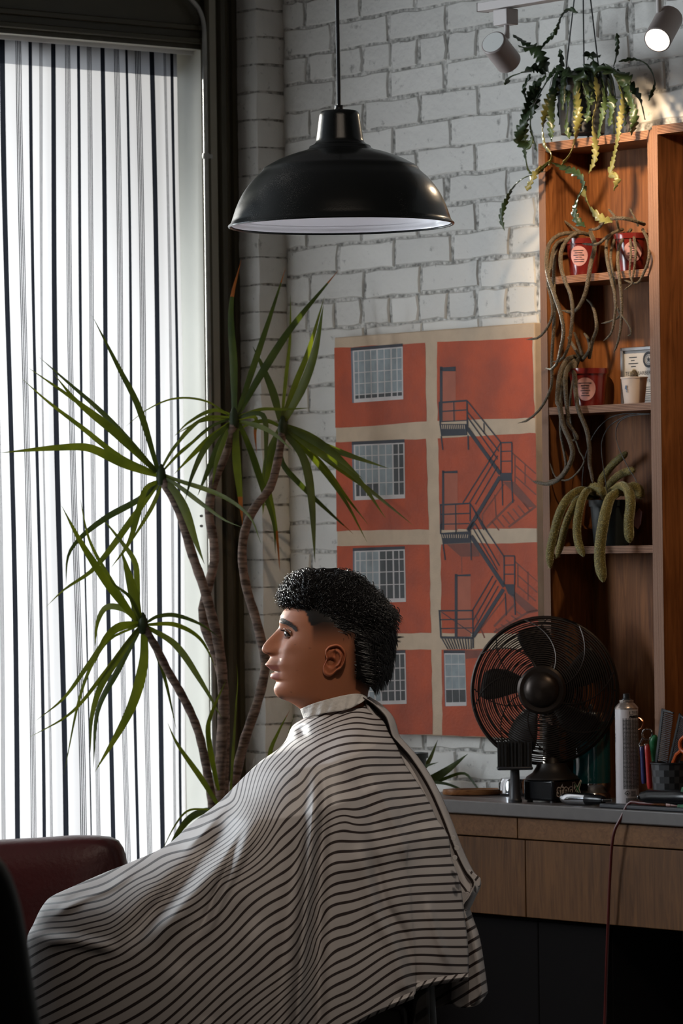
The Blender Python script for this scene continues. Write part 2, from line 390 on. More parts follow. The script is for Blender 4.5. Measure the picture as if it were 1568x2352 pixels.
# header board and moulding over the curtain
mb = MB(); mb.ubox(UW, UW + 0.012, WJ, 5.0, ZH + 0.045, ZH + 0.06); mb.ubox(UW, UW + 0.02, WJ, 5.0, ZH + 0.012, ZH + 0.026)
struct('trim_2', mb, 'olive_paint', label='thin dark moulding along the head of the window', bevel=0.003)
# window: cream reveal, frame bars, glass
RD = 0.10
mb = MB()
mb.ubox(UW - RD, UW + 0.002, WJ - 0.012, WJ + 0.001, SILL, ZH)          # reveal by the pier
mb.ubox(UW - RD, UW, WL - 0.001, WL + 0.012, SILL, ZH)
mb.ubox(UW - RD, UW, WJ, WL, ZH - 0.001, ZH + 0.012)
mb.ubox(UW - RD, UW + 0.03, WJ, WL, SILL - 0.012, SILL + 0.012)
win = struct('window_1', mb, 'cream_paint', label='curtained shop window with cream painted reveal', bevel=0.002)
mb = MB(); u0 = UW - RD - 0.06; u1 = UW - RD
mb.ubox(u0, u1, WJ - 0.03, WJ + 0.003, SILL, ZH); mb.ubox(u0, u1, WL - 0.02, WL + 0.03, SILL, ZH)
mb.ubox(u0, u1, WJ, WL, ZH - 0.05, ZH + 0.02); mb.ubox(u0, u1, WJ, WL, SILL - 0.03, SILL + 0.05)
mb.build('window_frame', 'cream_paint', win, bevel=0.003)
for a, b in ((SILL + 0.05, ZH - 0.05),):
    mb = MB(); mb.ubox(u0 + 0.02, u0 + 0.026, WJ + 0.003, WL - 0.02, a, b); mb.build('pane', 'window_glass', win, smooth=False)
mb = MB(); mb.ubox(UW - RD - 0.05, UW - RD, 2.2, 2.25, 1.2, ZH); mb.ubox(UW - RD - 0.05, UW - RD, 4.35, 4.4, 1.2, ZH); mb.ubox(UW - RD - 0.05, UW - RD, 3.27, 3.32, 1.2, ZH)
mb.ubox(UW - RD - 0.05, UW - RD, 2.2, 4.4, 1.2, 1.25)
win2 = struct('window_2', mb, 'cream_paint', label='bare shop window further along the front', smooth=False)

# ================================================================== CURTAIN, RAIL, CONDUIT
def curtain_material():
    m = bpy.data.materials.new('striped_curtain_cloth'); n, l = nt(m); n.remove(n['Principled BSDF']); out = n['Material Output']
    uvn = n.new('ShaderNodeUVMap'); sp = n.new('ShaderNodeSeparateXYZ'); l.new(uvn.outputs[0], sp.inputs[0])
    def math_(op, a, b=None, c=None):
        q = n.new('ShaderNodeMath'); q.operation = op
        for i, x in enumerate((a, b, c)):
            if x is None: continue
            if isinstance(x, (int, float)): q.inputs[i].default_value = x
            else: l.new(x, q.inputs[i])
        return q.outputs[0]
    t = math_('FRACT', math_('DIVIDE', sp.outputs[0], 0.080))
    def band(c, hw): return math_('LESS_THAN', math_('ABSOLUTE', math_('SUBTRACT', t, c)), hw)
    s = band(0.25, 0.080)
    for c in (0.666, 0.717, 0.768, 0.819): s = math_('MAXIMUM', s, math_('MULTIPLY', band(c, 0.0145), 0.98))
    mixc = n.new('ShaderNodeMixRGB'); mixc.inputs[1].default_value = (0.39, 0.382, 0.395, 1); mixc.inputs[2].default_value = (0.008, 0.009, 0.012, 1); l.new(s, mixc.inputs[0])
    tr = n.new('ShaderNodeBsdfTranslucent'); df = n.new('ShaderNodeBsdfDiffuse'); l.new(mixc.outputs[0], tr.inputs[0]); l.new(mixc.outputs[0], df.inputs[0])
    mx = n.new('ShaderNodeMixShader'); mx.inputs[0].default_value = 0.42; l.new(tr.outputs[0], mx.inputs[1]); l.new(df.outputs[0], mx.inputs[2]); l.new(mx.outputs[0], out.inputs[0])
    MATS['curtain_cloth'] = m
curtain_material()
UC = UW - 0.045
wA = uw(PU(412, 130, UC))[1]; zT = PU(300, 108, UC).z
nw, nz = 520, 26
ws = np.linspace(wA, 1.62, nw)
rs = np.random.RandomState(5)
cent = []; x_ = wA + 0.01
while x_ < 1.62: cent.append(x_); x_ += rs.uniform(0.045, 0.085)
uvs = []; mb = MB(); vs = []
def foldprof(w_, amp, sharp):
    f = np.zeros_like(w_)
    for i, c in enumerate(cent):
        f += (1 if i % 2 else -1) * np.exp(-((w_ - c) / 0.021) ** 2) * amp[i]
    return f
amp0 = rs.uniform(0.010, 0.021, len(cent))
for j in range(nz):
    tz = j / (nz - 1); z = zT + (0.40 - zT) * tz
    wob = 0.0022 * np.sin(tz * 9 + np.arange(len(cent)) * 1.7)
    du = foldprof(ws, amp0 * (0.75 + 0.35 * np.sin(tz * 3.1 + np.arange(len(cent)))) + wob, 1) * (0.8 + 0.5 * tz)
    wl_ = ws - (0.004 * tz) + 0.004 * np.sin(tz * 7 + ws * 9)
    S = np.r_[0, np.cumsum(np.hypot(np.diff(ws), np.diff(du)))]
    S0 = S if j == 0 else S
    for i in range(nw):
        vs.append(R(UC + du[i], wl_[i], z)); uvs.append((S[i] * (1 if j == 0 else 1), z))
# keep cloth length per column steady down the drop (use the mean arc length)
Sm = np.array([u[0] for u in uvs]).reshape(nz, nw); Sm = 0.2 * Sm + 0.8 * Sm.mean(0); uvs = [(Sm[j, i] + 0.083, uvs[j * nw + i][1]) for j in range(nz) for i in range(nw)]
mb.add(vs, [(j * nw + i, j * nw + i + 1, (j + 1) * nw + i + 1, (j + 1) * nw + i) for j in range(nz - 1) for i in range(nw - 1)])
cur = mb.build('curtain', 'curtain_cloth', None, uv=uvs, angle=180); tag(cur, 'white curtain with black and fine grey vertical stripes over the window', 'curtain')
pm('rail_white', (0.62, 0.62, 0.62), 0.35, 0.0)
mb = MB(); a = PU(441, 120, UC); 
mb.ubox(UC - 0.014, UC + 0.016, wA - 0.035, 1.75, zT - 0.004, zT + 0.016); mb.ubox(UC + 0.012, UC + 0.018, wA - 0.035, 1.75, zT - 0.010, zT + 0.018)
tag(mb.build('curtain_rail', 'rail_white', None, bevel=0.002), 'slim white curtain rail along the top of the striped curtain', 'curtain rail')
pm('conduit_metal', (0.36, 0.36, 0.34), 0.42, 0.55, var=(30, 0.2))
UCO = UW + 0.028
cp = [PU(60, -52, UCO), PU(240, -48, UCO), PU(370, -38, UCO), PU(424, -14, UCO), PU(441, 2, UCO), PU(455, 18, UCO), PU(465, 42, UCO), PU(469, 75, UCO), PU(470, 130, UCO)]
zz = [PU(470, 130, UCO).z - k * 0.2 for k in range(1, 12)]; e = PU(470, 130, UCO)
cp = [Vector(q) for q in catmull(cp, 44)] + [Vector((e.x, e.y, z)) for z in zz if z > 0.05]
mb = MB(); mb.tube(cp, 0.0062, 10); con = mb.build('conduit_pipe', 'conduit_metal', None); tag(con, 'grey metal conduit pipe curving down beside the window casing', 'pipe')
for zc in (PU(470, 358, UCO).z, PU(470, 1500, UCO).z):
    mb = MB(); c = Vector((e.x, e.y, zc)); mb.lathe([(0.0085, -0.007), (0.0092, -0.004), (0.0092, 0.004), (0.0085, 0.007)], c, n=14, cap0=True, cap1=True); mb.box(c - NB * 0.012 - EX * 0.004, (0.005, 0.02, 0.01)); mb.build('clamp', 'conduit_metal', con)
for yy in (1185, 1208):
    mb = MB(); c = PU(468, yy, UCO); mb.tube([c - EX * 0.004 + NB * 0.004, c + NB * 0.010], [0.004, 0.003], 7); mb.build('bolt', 'conduit_metal', con)

# ================================================================== ADDED LIGHT BLOCKER (unseen, keeps window light off the lower cape)
pm('blocker_black', (0.015, 0.014, 0.014), 0.5)
blocker = thing('light_blocker', 'tall black block added outside the frame to keep window light off the cape', 'light blocker', R(0.75, 3.1, 0))
mb = MB(); mb.ubox(0.5, 1.0, 2.3, 4.0, 0.06, 1.18); mb.build('body', 'blocker_black', blocker, bevel=0.006)
mb = MB(); mb.ubox(0.46, 1.04, 2.26, 4.04, 1.18, 1.215); mb.build('top', 'blocker_black', blocker, bevel=0.006)
mb = MB(); mb.ubox(0.54, 0.96, 2.34, 3.96, 0.0, 0.06); mb.build('plinth', 'blocker_black', blocker, smooth=False)
# ================================================================== PAINTING
pm('canvas_tan', (0.58, 0.44, 0.31), 0.6, var=(30, 0.10), bump=(300, 0.15))
pm('oil_orange', (0.50, 0.078, 0.022), 0.6, var=(11, 0, (0.36, 0.062, 0.024)), bump=(120, 0.2))
pm('oil_door', (0.40, 0.10, 0.05), 0.5, var=(18, 0.15))
pm('oil_slate', (0.020, 0.022, 0.034), 0.5)
pm('oil_greyblue', (0.13, 0.15, 0.19), 0.5)
pm('oil_white', (0.58, 0.54, 0.53), 0.5)
pm('oil_pane', (0.28, 0.33, 0.35), 0.5, var=(40, 0.25))
pm('oil_dark_pane', (0.045, 0.05, 0.053), 0.5, var=(60, 0.3))
pm('oil_umber', (0.19, 0.045, 0.024), 0.5, var=(40, 0.2))
PNT = ['canvas_tan', 'oil_orange', 'oil_door', 'oil_slate', 'oil_greyblue', 'oil_white', 'oil_pane', 'oil_dark_pane', 'oil_umber']
TAN, ORA, DOO, SLA, GBL, WHI, PAN, DPA, UMB = range(9)
WP = 0.034                                              # front face of the canvas
uL = uw(PW(769, 900, WP))[0]; uR = uw(PW(1229, 900, WP))[0]
zTop = (PW(769, 774, WP).z + PW(1228, 742, WP).z) / 2; zBot = PW(1000, 1690, WP).z
pa = thing('wall_painting', 'large unframed painting of an orange building with fire escape stairs', 'painting', R((uL + uR) / 2, WP, zBot))
mb = MB(); mb.ubox(uL, uR, 0.012, WP, zBot, zTop); mb.build('canvas', 'canvas_tan', pa, bevel=0.003)
pic = MB(); lay = [0]
def pp(x, y, k): 
    p = PW(x, y, WP); u_, w_ = uw(p); u_ = min(max(u_, uL), uR); z = min(max(p.z, zBot), zTop); return R(u_, WP + 0.0004 + 0.00022 * k, z)
def ppoly(pts, mi, k): pic.poly([pp(x, y, k) for x, y in pts], mi)
def rough_poly(pts, mi, k, seed):
    r_ = random.Random(seed); out = []
    for i in range(len(pts)):
        a, b = pts[i], pts[(i + 1) % len(pts)]; n_ = max(2, int(math.hypot(b[0] - a[0], b[1] - a[1]) / 22))
        for j in range(n_):
            t = j / n_; out.append((a[0] + (b[0] - a[0]) * t + r_.uniform(-1.2, 1.2), a[1] + (b[1] - a[1]) * t + r_.uniform(-1.2, 1.2)))
    ppoly(out, mi, k)
def pline(pts, wd_, mi, k):
    for a, b in zip(pts[:-1], pts[1:]):
        dx, dy = b[0] - a[0], b[1] - a[1]; L_ = math.hypot(dx, dy) or 1; nx_, ny_ = -dy / L_ * wd_ / 2, dx / L_ * wd_ / 2
        ppoly([(a[0] + nx_, a[1] + ny_), (b[0] + nx_, b[1] + ny_), (b[0] - nx_, b[1] - ny_), (a[0] - nx_, a[1] - ny_)], mi, k)
q6 = lambda x, y: (740 + x / 3.0154, 720 + y / 3.0154)
q7 = lambda x, y: (740 + x / 3.0154, 1200 + y / 3.0154)
for i, r_ in enumerate([[(760, 800), (976, 787), (979, 968), (760, 984)], [(760, 1016), (979, 1008), (984, 1216), (760, 1220)], [(760, 1255), (985, 1251), (990, 1454), (760, 1459)], [(760, 1496), (990, 1492), (994, 1687), (760, 1691)],
          [(1003, 786), (1222, 775), (1228, 959), (1005, 967)], [(1006, 1006), (1240, 994), (1240, 1213), (1010, 1216)], [(1012, 1250), (1245, 1246), (1245, 1455), (1014, 1455)], [(1015, 1492), (1250, 1490), (1250, 1697), (1016, 1689)]]):
    rough_poly(r_, ORA, 0, 50 + i)
def bil(c, s, t):
    (x0, y0), (x1, y1), (x2, y2), (x3, y3) = c
    return ((x0 * (1 - s) + x1 * s) * (1 - t) + (x3 * (1 - s) + x2 * s) * t, (y0 * (1 - s) + y1 * s) * (1 - t) + (y3 * (1 - s) + y2 * s) * t)
def painted_window(c, cols, rows, dark, sill=0.06):
    q = lambda s0, t0, s1, t1: [bil(c, s0, t0), bil(c, s1, t0), bil(c, s1, t1), bil(c, s0, t1)]
    ppoly(q(0, 0, 1, 1), GBL, 1); ppoly(q(0.0, 0, 1, 0.055), SLA, 2); ppoly(q(0.035, 0.055, 1.0, 1.0), WHI, 2)
    cs = [0.055] + cols + [0.985]; rs_ = [0.07] + rows + [1 - sill]
    for i in range(len(cs) - 1):
        for j in range(len(rs_) - 1):
            g0 = 0.02 if i and cols[i - 1] in (0.5, 0.77) else 0.011
            ppoly(q(cs[i] + g0, rs_[j] + 0.008, cs[i + 1] - 0.008, rs_[j + 1] - 0.008), DPA if dark(i, j) else PAN, 3)
CW = [0.14, 0.26, 0.38, 0.5, 0.64, 0.77, 0.885]
painted_window([(805.7, 799), (925, 789), (926.4, 917), (809, 925.6)], CW, [0.25, 0.46, 0.66, 0.86], lambda i, j: j == 4)
painted_window([(808, 1014.5), (929, 1009), (930.7, 1144.5), (811, 1149.5)], CW, [0.25, 0.48, 0.72], lambda i, j: i >= 6 or (j == 3 and i < 4))
painted_window([(810.3, 1259), (929.7, 1254.7), (932.4, 1382.4), (811, 1386)], CW, [0.23, 0.45, 0.68], lambda i, j: i >= 4)
painted_window([(815, 1497), (931, 1493), (934, 1616.5), (818, 1620)], CW, [0.33, 0.56, 0.75], lambda i, j: i >= 4)
painted_window([(1019, 1493.5), (1068, 1493.5), (1071.6, 1621), (1022, 1622)], [0.36, 0.68], [0.25, 0.47, 0.70], lambda i, j: j == 3)
for f, (x0, y0, x1, y1), x2, yb in ((q6, (815, 368, 925, 400), 834, 745), (q6, (830, 1088, 938, 1106), 846, 1500), (q7, (918, 357, 1028, 373), 938, 790)):
    ppoly([f(x2, y1), f(x1, y1), f(x1, yb), f(x2, yb)], DOO, 1); ppoly([f(x0, y0 + 6), f(x1, y0), f(x1, y1), f(x0, y1)], SLA, 2); ppoly([f(x0, y0), f(x2, y0), f(x2, yb), f(x0, yb)], SLA, 2)
# painted cast shade of the stairs (part of the picture)
for f, pts, w_ in ((q6, [(1315, 965), (1480, 1110)], 3), (q6, [(1335, 1050), (1480, 1180)], 3), (q6, [(1340, 1130), (1480, 1255)], 3), (q6, [(1335, 980), (1335, 1170)], 3), (q6, [(1405, 1045), (1405, 1180)], 3),
                   (q6, [(1480, 1335), (1290, 1480)], 5), (q6, [(1330, 1290), (1140, 1480)], 5), (q6, [(1195, 1255), (1205, 1410)], 3), (q6, [(1260, 1180), (1110, 1390)], 3), (q6, [(1110, 1390), (1110, 1450)], 3),
                   (q7, [(1335, 270), (1495, 410)], 3), (q7, [(1350, 360), (1490, 485)], 3), (q7, [(1355, 440), (1480, 545)], 3), (q7, [(1355, 290), (1355, 450)], 3), (q7, [(1425, 340), (1425, 540)], 3),
                   (q7, [(1500, 610), (1420, 625), (1190, 760)], 5), (q7, [(1340, 560), (1190, 720)], 5), (q7, [(1265, 520), (1080, 760)], 3), (q7, [(1060, 640), (1125, 800)], 3), (q7, [(965, 240), (968, 355)], 2)):
    pline([f(*p) for p in pts], w_, UMB, 1)
for i in range(7):
    x = 1175 + i * 36; y = 1440 - i * 22
    pline([q6(x, y), q6(x + 50, y + 62)], 3.2, UMB, 1)
for i in range(5):
    x = 1200 + i * 36; y = 735 - i * 30
    pline([q7(x, y), q7(x + 42, y + 30)], 3, UMB, 1)
ppoly([q6(1250, 1165), q6(1330, 1165), q6(1480, 1335), q6(1420, 1345)], UMB, 1); ppoly([q7(1285, 490), q7(1335, 480), q7(1500, 610), q7(1420, 625)], UMB, 1)
ppoly([q7(860, 150), q7(1085, 140), q7(1090, 235), q7(960, 238)], UMB, 1)
# stairs and landings
def esc(f, lines, polys, k=3):
    for pts, w_ in lines: pline([f(*p) for p in pts], w_, SLA, k)
    for pts in polys: ppoly([f(*p) for p in pts], SLA, k)
esc(q6, [([(808, 618), (1003, 603)], 4.2), ([(812, 680), (1003, 668)], 3), ([(812, 750), (1003, 740)], 2.4), ([(812, 618), (818, 765)], 3.2), ([(912, 612), (914, 748)], 2.4), ([(1003, 603), (1006, 800)], 3.4), ([(825, 850), (836, 945)], 3), ([(1010, 845), (1013, 945)], 3),
         ([(1005, 795), (1235, 1112)], 8.5), ([(1003, 603), (1238, 895)], 2.8), ([(1005, 680), (1225, 955)], 2.6), ([(1008, 720), (1215, 1010)], 2.6), ([(1120, 760), (1122, 835)], 2.4),
         ([(1235, 895), (1315, 893)], 3.2), ([(1238, 895), (1238, 1105)], 3), ([(1314, 893), (1314, 1110)], 3), ([(1238, 956), (1314, 953)], 2.4), ([(1238, 1024), (1314, 1022)], 2.4), ([(1246, 1150), (1250, 1330)], 2.6), ([(1312, 1150), (1320, 1312)], 3.2),
         ([(1232, 1130), (1010, 1500)], 8.5), ([(1235, 897), (975, 1312)], 2.8), ([(1215, 985), (1022, 1310)], 2.6), ([(1215, 1060), (1060, 1322)], 2.4),
         ([(815, 1326), (1025, 1315)], 3.8), ([(820, 1392), (1025, 1384)], 2.8), ([(820, 1460), (1020, 1455)], 2.6), ([(820, 1326), (824, 1500)], 3), ([(924, 1322), (927, 1560)], 2.6), ([(1025, 1315), (1025, 1440)], 3), ([(1025, 1315), (1140, 1500)], 2.8), ([(1040, 1340), (1120, 1500)], 2.4)],
    [[(812, 765), (1003, 765), (1003, 843), (825, 850)], [(1230, 1105), (1315, 1103), (1314, 1158), (1236, 1160)]])
esc(q7, [([(820, 10), (820, 80)], 3), ([(838, 150), (853, 260)], 3), ([(1030, 140), (1033, 262)], 2.6), ([(1010, 60), (1055, 0)], 8), ([(1030, 92), (1262, 445)], 9), ([(1100, 0), (1258, 235)], 2.8), ([(1060, 10), (1228, 300)], 2.6), ([(1045, 40), (1215, 330)], 2.4),
         ([(1256, 232), (1334, 232)], 3.2), ([(1260, 232), (1260, 430)], 3), ([(1333, 232), (1333, 430)], 3), ([(1260, 296), (1333, 294)], 2.4), ([(1260, 358), (1333, 358)], 2.4), ([(1268, 490), (1275, 645)], 2.6), ([(1330, 500), (1338, 640)], 3),
         ([(1255, 462), (1045, 792)], 8.5), ([(1182, 370), (1040, 610)], 2.8), ([(1205, 400), (1045, 680)], 2.6), ([(1220, 440), (1050, 740)], 2.4),
         ([(806, 612), (1045, 610)], 3.8), ([(812, 674), (1045, 668)], 2.8), ([(818, 735), (1045, 730)], 2.6), ([(820, 796), (1047, 799)], 5), ([(812, 610), (822, 796)], 3.4), ([(930, 612), (934, 796)], 2.6), ([(1043, 610), (1045, 870)], 3.2), ([(828, 620), (1040, 770)], 1.8)],
    [[(822, 72), (1030, 60), (1032, 140), (836, 150)], [(1262, 428), (1334, 428), (1334, 520), (1288, 492)]])
for i in range(13): pline([q6(828 + i * 13, 772), q6(832 + i * 13, 800)], 1.6, TAN, 4)
for i in range(12): pline([q7(834 + i * 16, 84), q7(840 + i * 15, 108)], 1.6, TAN, 4)
for i in range(11): pline([q7(830 + i * 20, 805), q7(872 + i * 16, 878)], 2.2, SLA, 3)
ppoly([q7(990, 884), q7(1100, 884), q7(1100, 935), q7(995, 945)], UMB, 1)
pic.build('painted_picture', PNT, pa, smooth=False, fixn=False)

# ================================================================== PLYWOOD SHELF UNIT
wood_mat('birch_face', (0.095, 0.032, 0.010), (0.26, 0.100, 0.033))
ply_mat('ply_layers_flat', (0, 0, 1), (0.09, 0.036, 0.018), (0.31, 0.165, 0.098))
ply_mat('ply_layers_upright', tuple(EX), (0.10, 0.046, 0.026), (0.30, 0.165, 0.105))
WS = 0.150                                             # front edge of the shelves
uA = uw(PW(1243, 900, WS))[0]; uB = uw(PW(1258, 900, WS))[0]; uC = uw(PW(1491, 700, WS))[0]; uD = uw(PW(1502, 700, WS))[0]; uE = uw(PW(1514, 700, WS))[0]; uF = uE + 0.42; uG = uF + 0.022
ZC = 0.923                                             # counter top
zS = PW(1380, 318, WS).z
def zat(x, y, w_): return PW(x, y, w_).z
sh = thing('plywood_shelf', 'tall open plywood shelf unit fixed to the brick wall, holding cacti', 'shelf', R((uA + uE) / 2, 0.07, ZC))
def board(name, u0, u1, w0, w1, z0, z1, edge, par=None):
    w0 = max(w0, 0.008)
    m = MB(); m.ubox(u0, u1, w0, w1 - 0.0015, z0, z1, 0); m.ubox(u0, u1, w1 - 0.0015, w1, z0, z1, 1)
    return m.build(name, ['birch_face', edge], par or sh, smooth=False)
zSt = zat(1380, 312, WS) + 0.0
T1 = 0.020
board('side_panel', uA, uB, 0, WS, ZC, zSt - T1, 'ply_layers_upright'); board('side_panel', uC, uD - 0.0005, 0, WS, ZC, zSt, 'ply_layers_upright')
board('top_board', uA, uC, 0, WS, zSt - T1, zSt, 'ply_layers_flat')
z1 = zat(1385, 634, WS); z2 = zat(1380, 938, WS); z3 = zat(1400, 1262, WS)
SHZ = []
for zc in (z1, z2, z3):
    board('shelf_board', uB, uC, 0.014, WS - 0.002, zc - 0.009, zc + 0.008, 'ply_layers_flat'); SHZ.append(zc + 0.008)
m = MB(); m.ubox(uB, uC, 0.008, 0.014, ZC, zSt - T1); m.build('back_panel', 'birch_face', sh, smooth=False)
sh2 = thing('plywood_shelf', 'neighbouring plywood shelf bay cut off at the right edge', 'shelf', R((uD + uF) / 2, 0.07, ZC))
board('side_panel', uD, uE, 0, WS, ZC, zSt + 0.008, 'ply_layers_upright', sh2); board('side_panel', uF, uG, 0, WS, ZC, zSt + 0.008, 'ply_layers_upright', sh2)
board('top_board', uE, uF, 0, WS, zSt - T1 + 0.008, zSt + 0.008, 'ply_layers_flat', sh2)
m = MB(); m.ubox(uE, uF, 0.008, 0.014, ZC, zSt - T1); m.build('back_panel', 'birch_face', sh2, smooth=False)

# ================================================================== COUNTER
pm('grey_laminate', (0.10, 0.088, 0.083), 0.38, var=(40, 0.12), coat=0.15)
wood_mat('cabinet_oak', (0.060, 0.025, 0.009), (0.135, 0.060, 0.021), 0.5)
wood_mat('cabinet_oak_rail', (0.088, 0.037, 0.014), (0.17, 0.080, 0.031), 0.5, axis=0)
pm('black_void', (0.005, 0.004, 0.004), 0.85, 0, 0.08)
WC = 0.30; uCL = uw(PW(870, 1850, WC))[0]; uCR = 1.7
mb = MB(); mb.ubox(uCL, uCR, 0.010, WC, ZC - 0.031, ZC); tag(mb.build('countertop', 'grey_laminate', None, bevel=0.003), 'long dark grey countertop below the plywood shelves', 'countertop')
zcb = zat(1300, 2115, WC - 0.02)
cab = thing('drawer_cabinet', 'wall hung wooden drawer cabinet under the grey countertop', 'cabinet', R((uCL + uCR) / 2, 0.14, zcb))
mb = MB(); mb.ubox(uCL, uCR, 0.002, WC - 0.040, zcb + 0.004, ZC - 0.0315); mb.build('body', 'cabinet_oak', cab, smooth=False)
zr1 = zat(1150, 1901, WC - 0.02); zr0 = zat(1150, 1923, WC - 0.02)
um = uw(PW(1191, 1910, WC - 0.02))[0]; um2 = uw(PW(1207, 2000, WC - 0.02))[0]
for a, b in ((uCL, um - 0.0015), (um + 0.0015, uCR)):
    mb = MB(); mb.ubox(a, b, WC - 0.040, WC - 0.016, zr0, ZC - 0.034); mb.build('top_rail', 'cabinet_oak_rail', cab, bevel=0.0015)
for a, b in ((uCL, um2 - 0.0015), (um2 + 0.0015, um2 + 0.62), (um2 + 0.623, uCR)):
    mb = MB(); mb.ubox(a, b, WC - 0.040, WC - 0.019, zcb, zr0 - 0.003); mb.build('drawer_front', 'cabinet_oak', cab, bevel=0.0015)

# ================================================================== PENDANT LAMP
def shade_black():
    pm('lamp_black', (0.012, 0.014, 0.014), 0.24, 0.0, 0.4, coat=0.15, bump=(420, 0.03))
    m = MATS['lamp_black']; n, l = nt(m); b = n['Principled BSDF']
    tc = n.new('ShaderNodeTexCoord'); t = n.new('ShaderNodeTexNoise'); t.inputs['Scale'].default_value = 900; t.inputs['Detail'].default_value = 2; l.new(tc.outputs['Object'], t.inputs['Vector'])
    t2 = n.new('ShaderNodeTexNoise'); t2.inputs['Scale'].default_value = 7; l.new(tc.outputs['Object'], t2.inputs['Vector'])
    mu = n.new('ShaderNodeMath'); mu.operation = 'MULTIPLY'; l.new(t.outputs['Fac'], mu.inputs[0]); l.new(t2.outputs['Fac'], mu.inputs[1])
    r = n.new('ShaderNodeValToRGB'); r.color_ramp.elements[0].position = 0.42; r.color_ramp.elements[0].color = (0.012, 0.014, 0.014, 1); r.color_ramp.elements[1].position = 0.46; r.color_ramp.elements[1].color = (0.16, 0.15, 0.14, 1)
    l.new(mu.outputs[0], r.inputs[0]); l.new(r.outputs[0], b.inputs['Base Color'])
shade_black()
pm('enamel_white', (0.86, 0.86, 0.90), 0.22, 0, 0.5, coat=0.3)
pm('black_plastic', (0.012, 0.012, 0.013), 0.42)
YL = 7.78; SL = F / YL
lc = P(783.5, 517, YL); px = YL / F
tilt = Matrix.Rotation(rad(-0.2), 3, 'Y')
lamp = thing('pendant_lamp', 'black metal pendant lamp with white inner shade hanging on a cord', 'lamp', P(783.5, 250, YL))
sp = [(257, 0), (256, 5), (253, 8), (249, 20), (240, 45), (225, 75), (203, 104), (190, 116), (182, 124), (177, 132), (165, 139), (140, 152), (105, 165), (80, 172), (72, 176), (70, 181), (62, 185), (56, 190), (53, 205), (48, 240), (45, 257), (40, 262), (12, 264)]
outer = [(r_ * px, h * px) for r_, h in sp]
fine = [tuple(q) for q in catmull(outer, 90)]
mb = MB(); mb.lathe([(r_, h) for r_, h in fine], lc, tilt, n=96); mb.build('shade', 'lamp_black', lamp, angle=60, fixn=True)
inn = [(r_ - 0.004, h - 0.003 if h > 20 * px else h + 0.001) for r_, h in fine if h < 186 * px]
mb = MB(); mb.lathe(inn, lc, tilt, n=96); mb.build('shade_lining', 'enamel_white', lamp, angle=60, fixn=False)
mb = MB(); mb.tube([lc + tilt @ Vector((257 * px * math.cos(t), 257 * px * math.sin(t), 0)) for t in np.linspace(0, 2 * math.pi, 97)[:-1]], 0.0026, 8, closed=True); mb.build('rim', 'lamp_black', lamp)
mb = MB(); top = P(778, 252, YL); mb.lathe([(0.0088, 0), (0.0088, 0.004), (0.0078, 0.006), (0.0078, 0.011), (0.0085, 0.012)], top - ZZ * 0.004, n=18, cap0=True, cap1=True); mb.build('cord_grip', 'black_plastic', lamp)
mb = MB(); mb.tube([P(778, 250, YL), P(777, 160, YL), P(775, 60, YL), P(774, -20, YL), P(774, -420, YL)], 0.0036, 8); mb.build('cord', 'black_plastic', lamp)
mb = MB(); mb.lathe([(0.02, 0.0), (0.021, 0.03), (0.016, 0.045)], lc + ZZ * 0.10, n=20, cap0=True); mb.build('socket', 'black_plastic', lamp)
pm('bulb_glass', (0.9, 0.9, 0.88), 0.3, emit=((1.0, 0.97, 0.98), 9.0))
mb = MB(); mb.lathe([(0.001, -0.068), (0.018, -0.062), (0.030, -0.040), (0.030, -0.025), (0.016, 0.0)], lc + ZZ * 0.135, n=24); mb.build('bulb', 'bulb_glass', lamp)

# ================================================================== TRACK LIGHTS
pm('track_white', (0.50, 0.46, 0.45), 0.4); pm('track_head', (0.33, 0.28, 0.265), 0.42)
pm('spot_lens', (0.9, 0.85, 0.75), 0.3, emit=((1.0, 0.86, 0.68), 14.0))
pm('lens_off_lit_cap', (0.90, 0.92, 0.90), 0.3)
WT = 0.62
ta = PW(1109, 18, WT); ut = uw(ta)[0]
mb = MB(); mb.ubox(ut, ut + 1.6, WT - 0.017, WT + 0.017, ta.z - 0.009, ta.z + 0.009); mb.ubox(ut - 0.002, ut, WT - 0.018, WT + 0.018, ta.z - 0.010, ta.z + 0.010)
tr = thing('track_rail', 'white ceiling track rail running above the hanging plant', 'light track', R(ut, WT, ta.z))
mb.build('rail', 'track_white', tr, bevel=0.001)
for du in (0.35, 1.3):
    m = MB(); m.tube([R(ut + du, WT, ta.z), R(ut + du, WT, CEIL)], 0.005, 8); m.build('hanger_rod', 'track_white', tr)
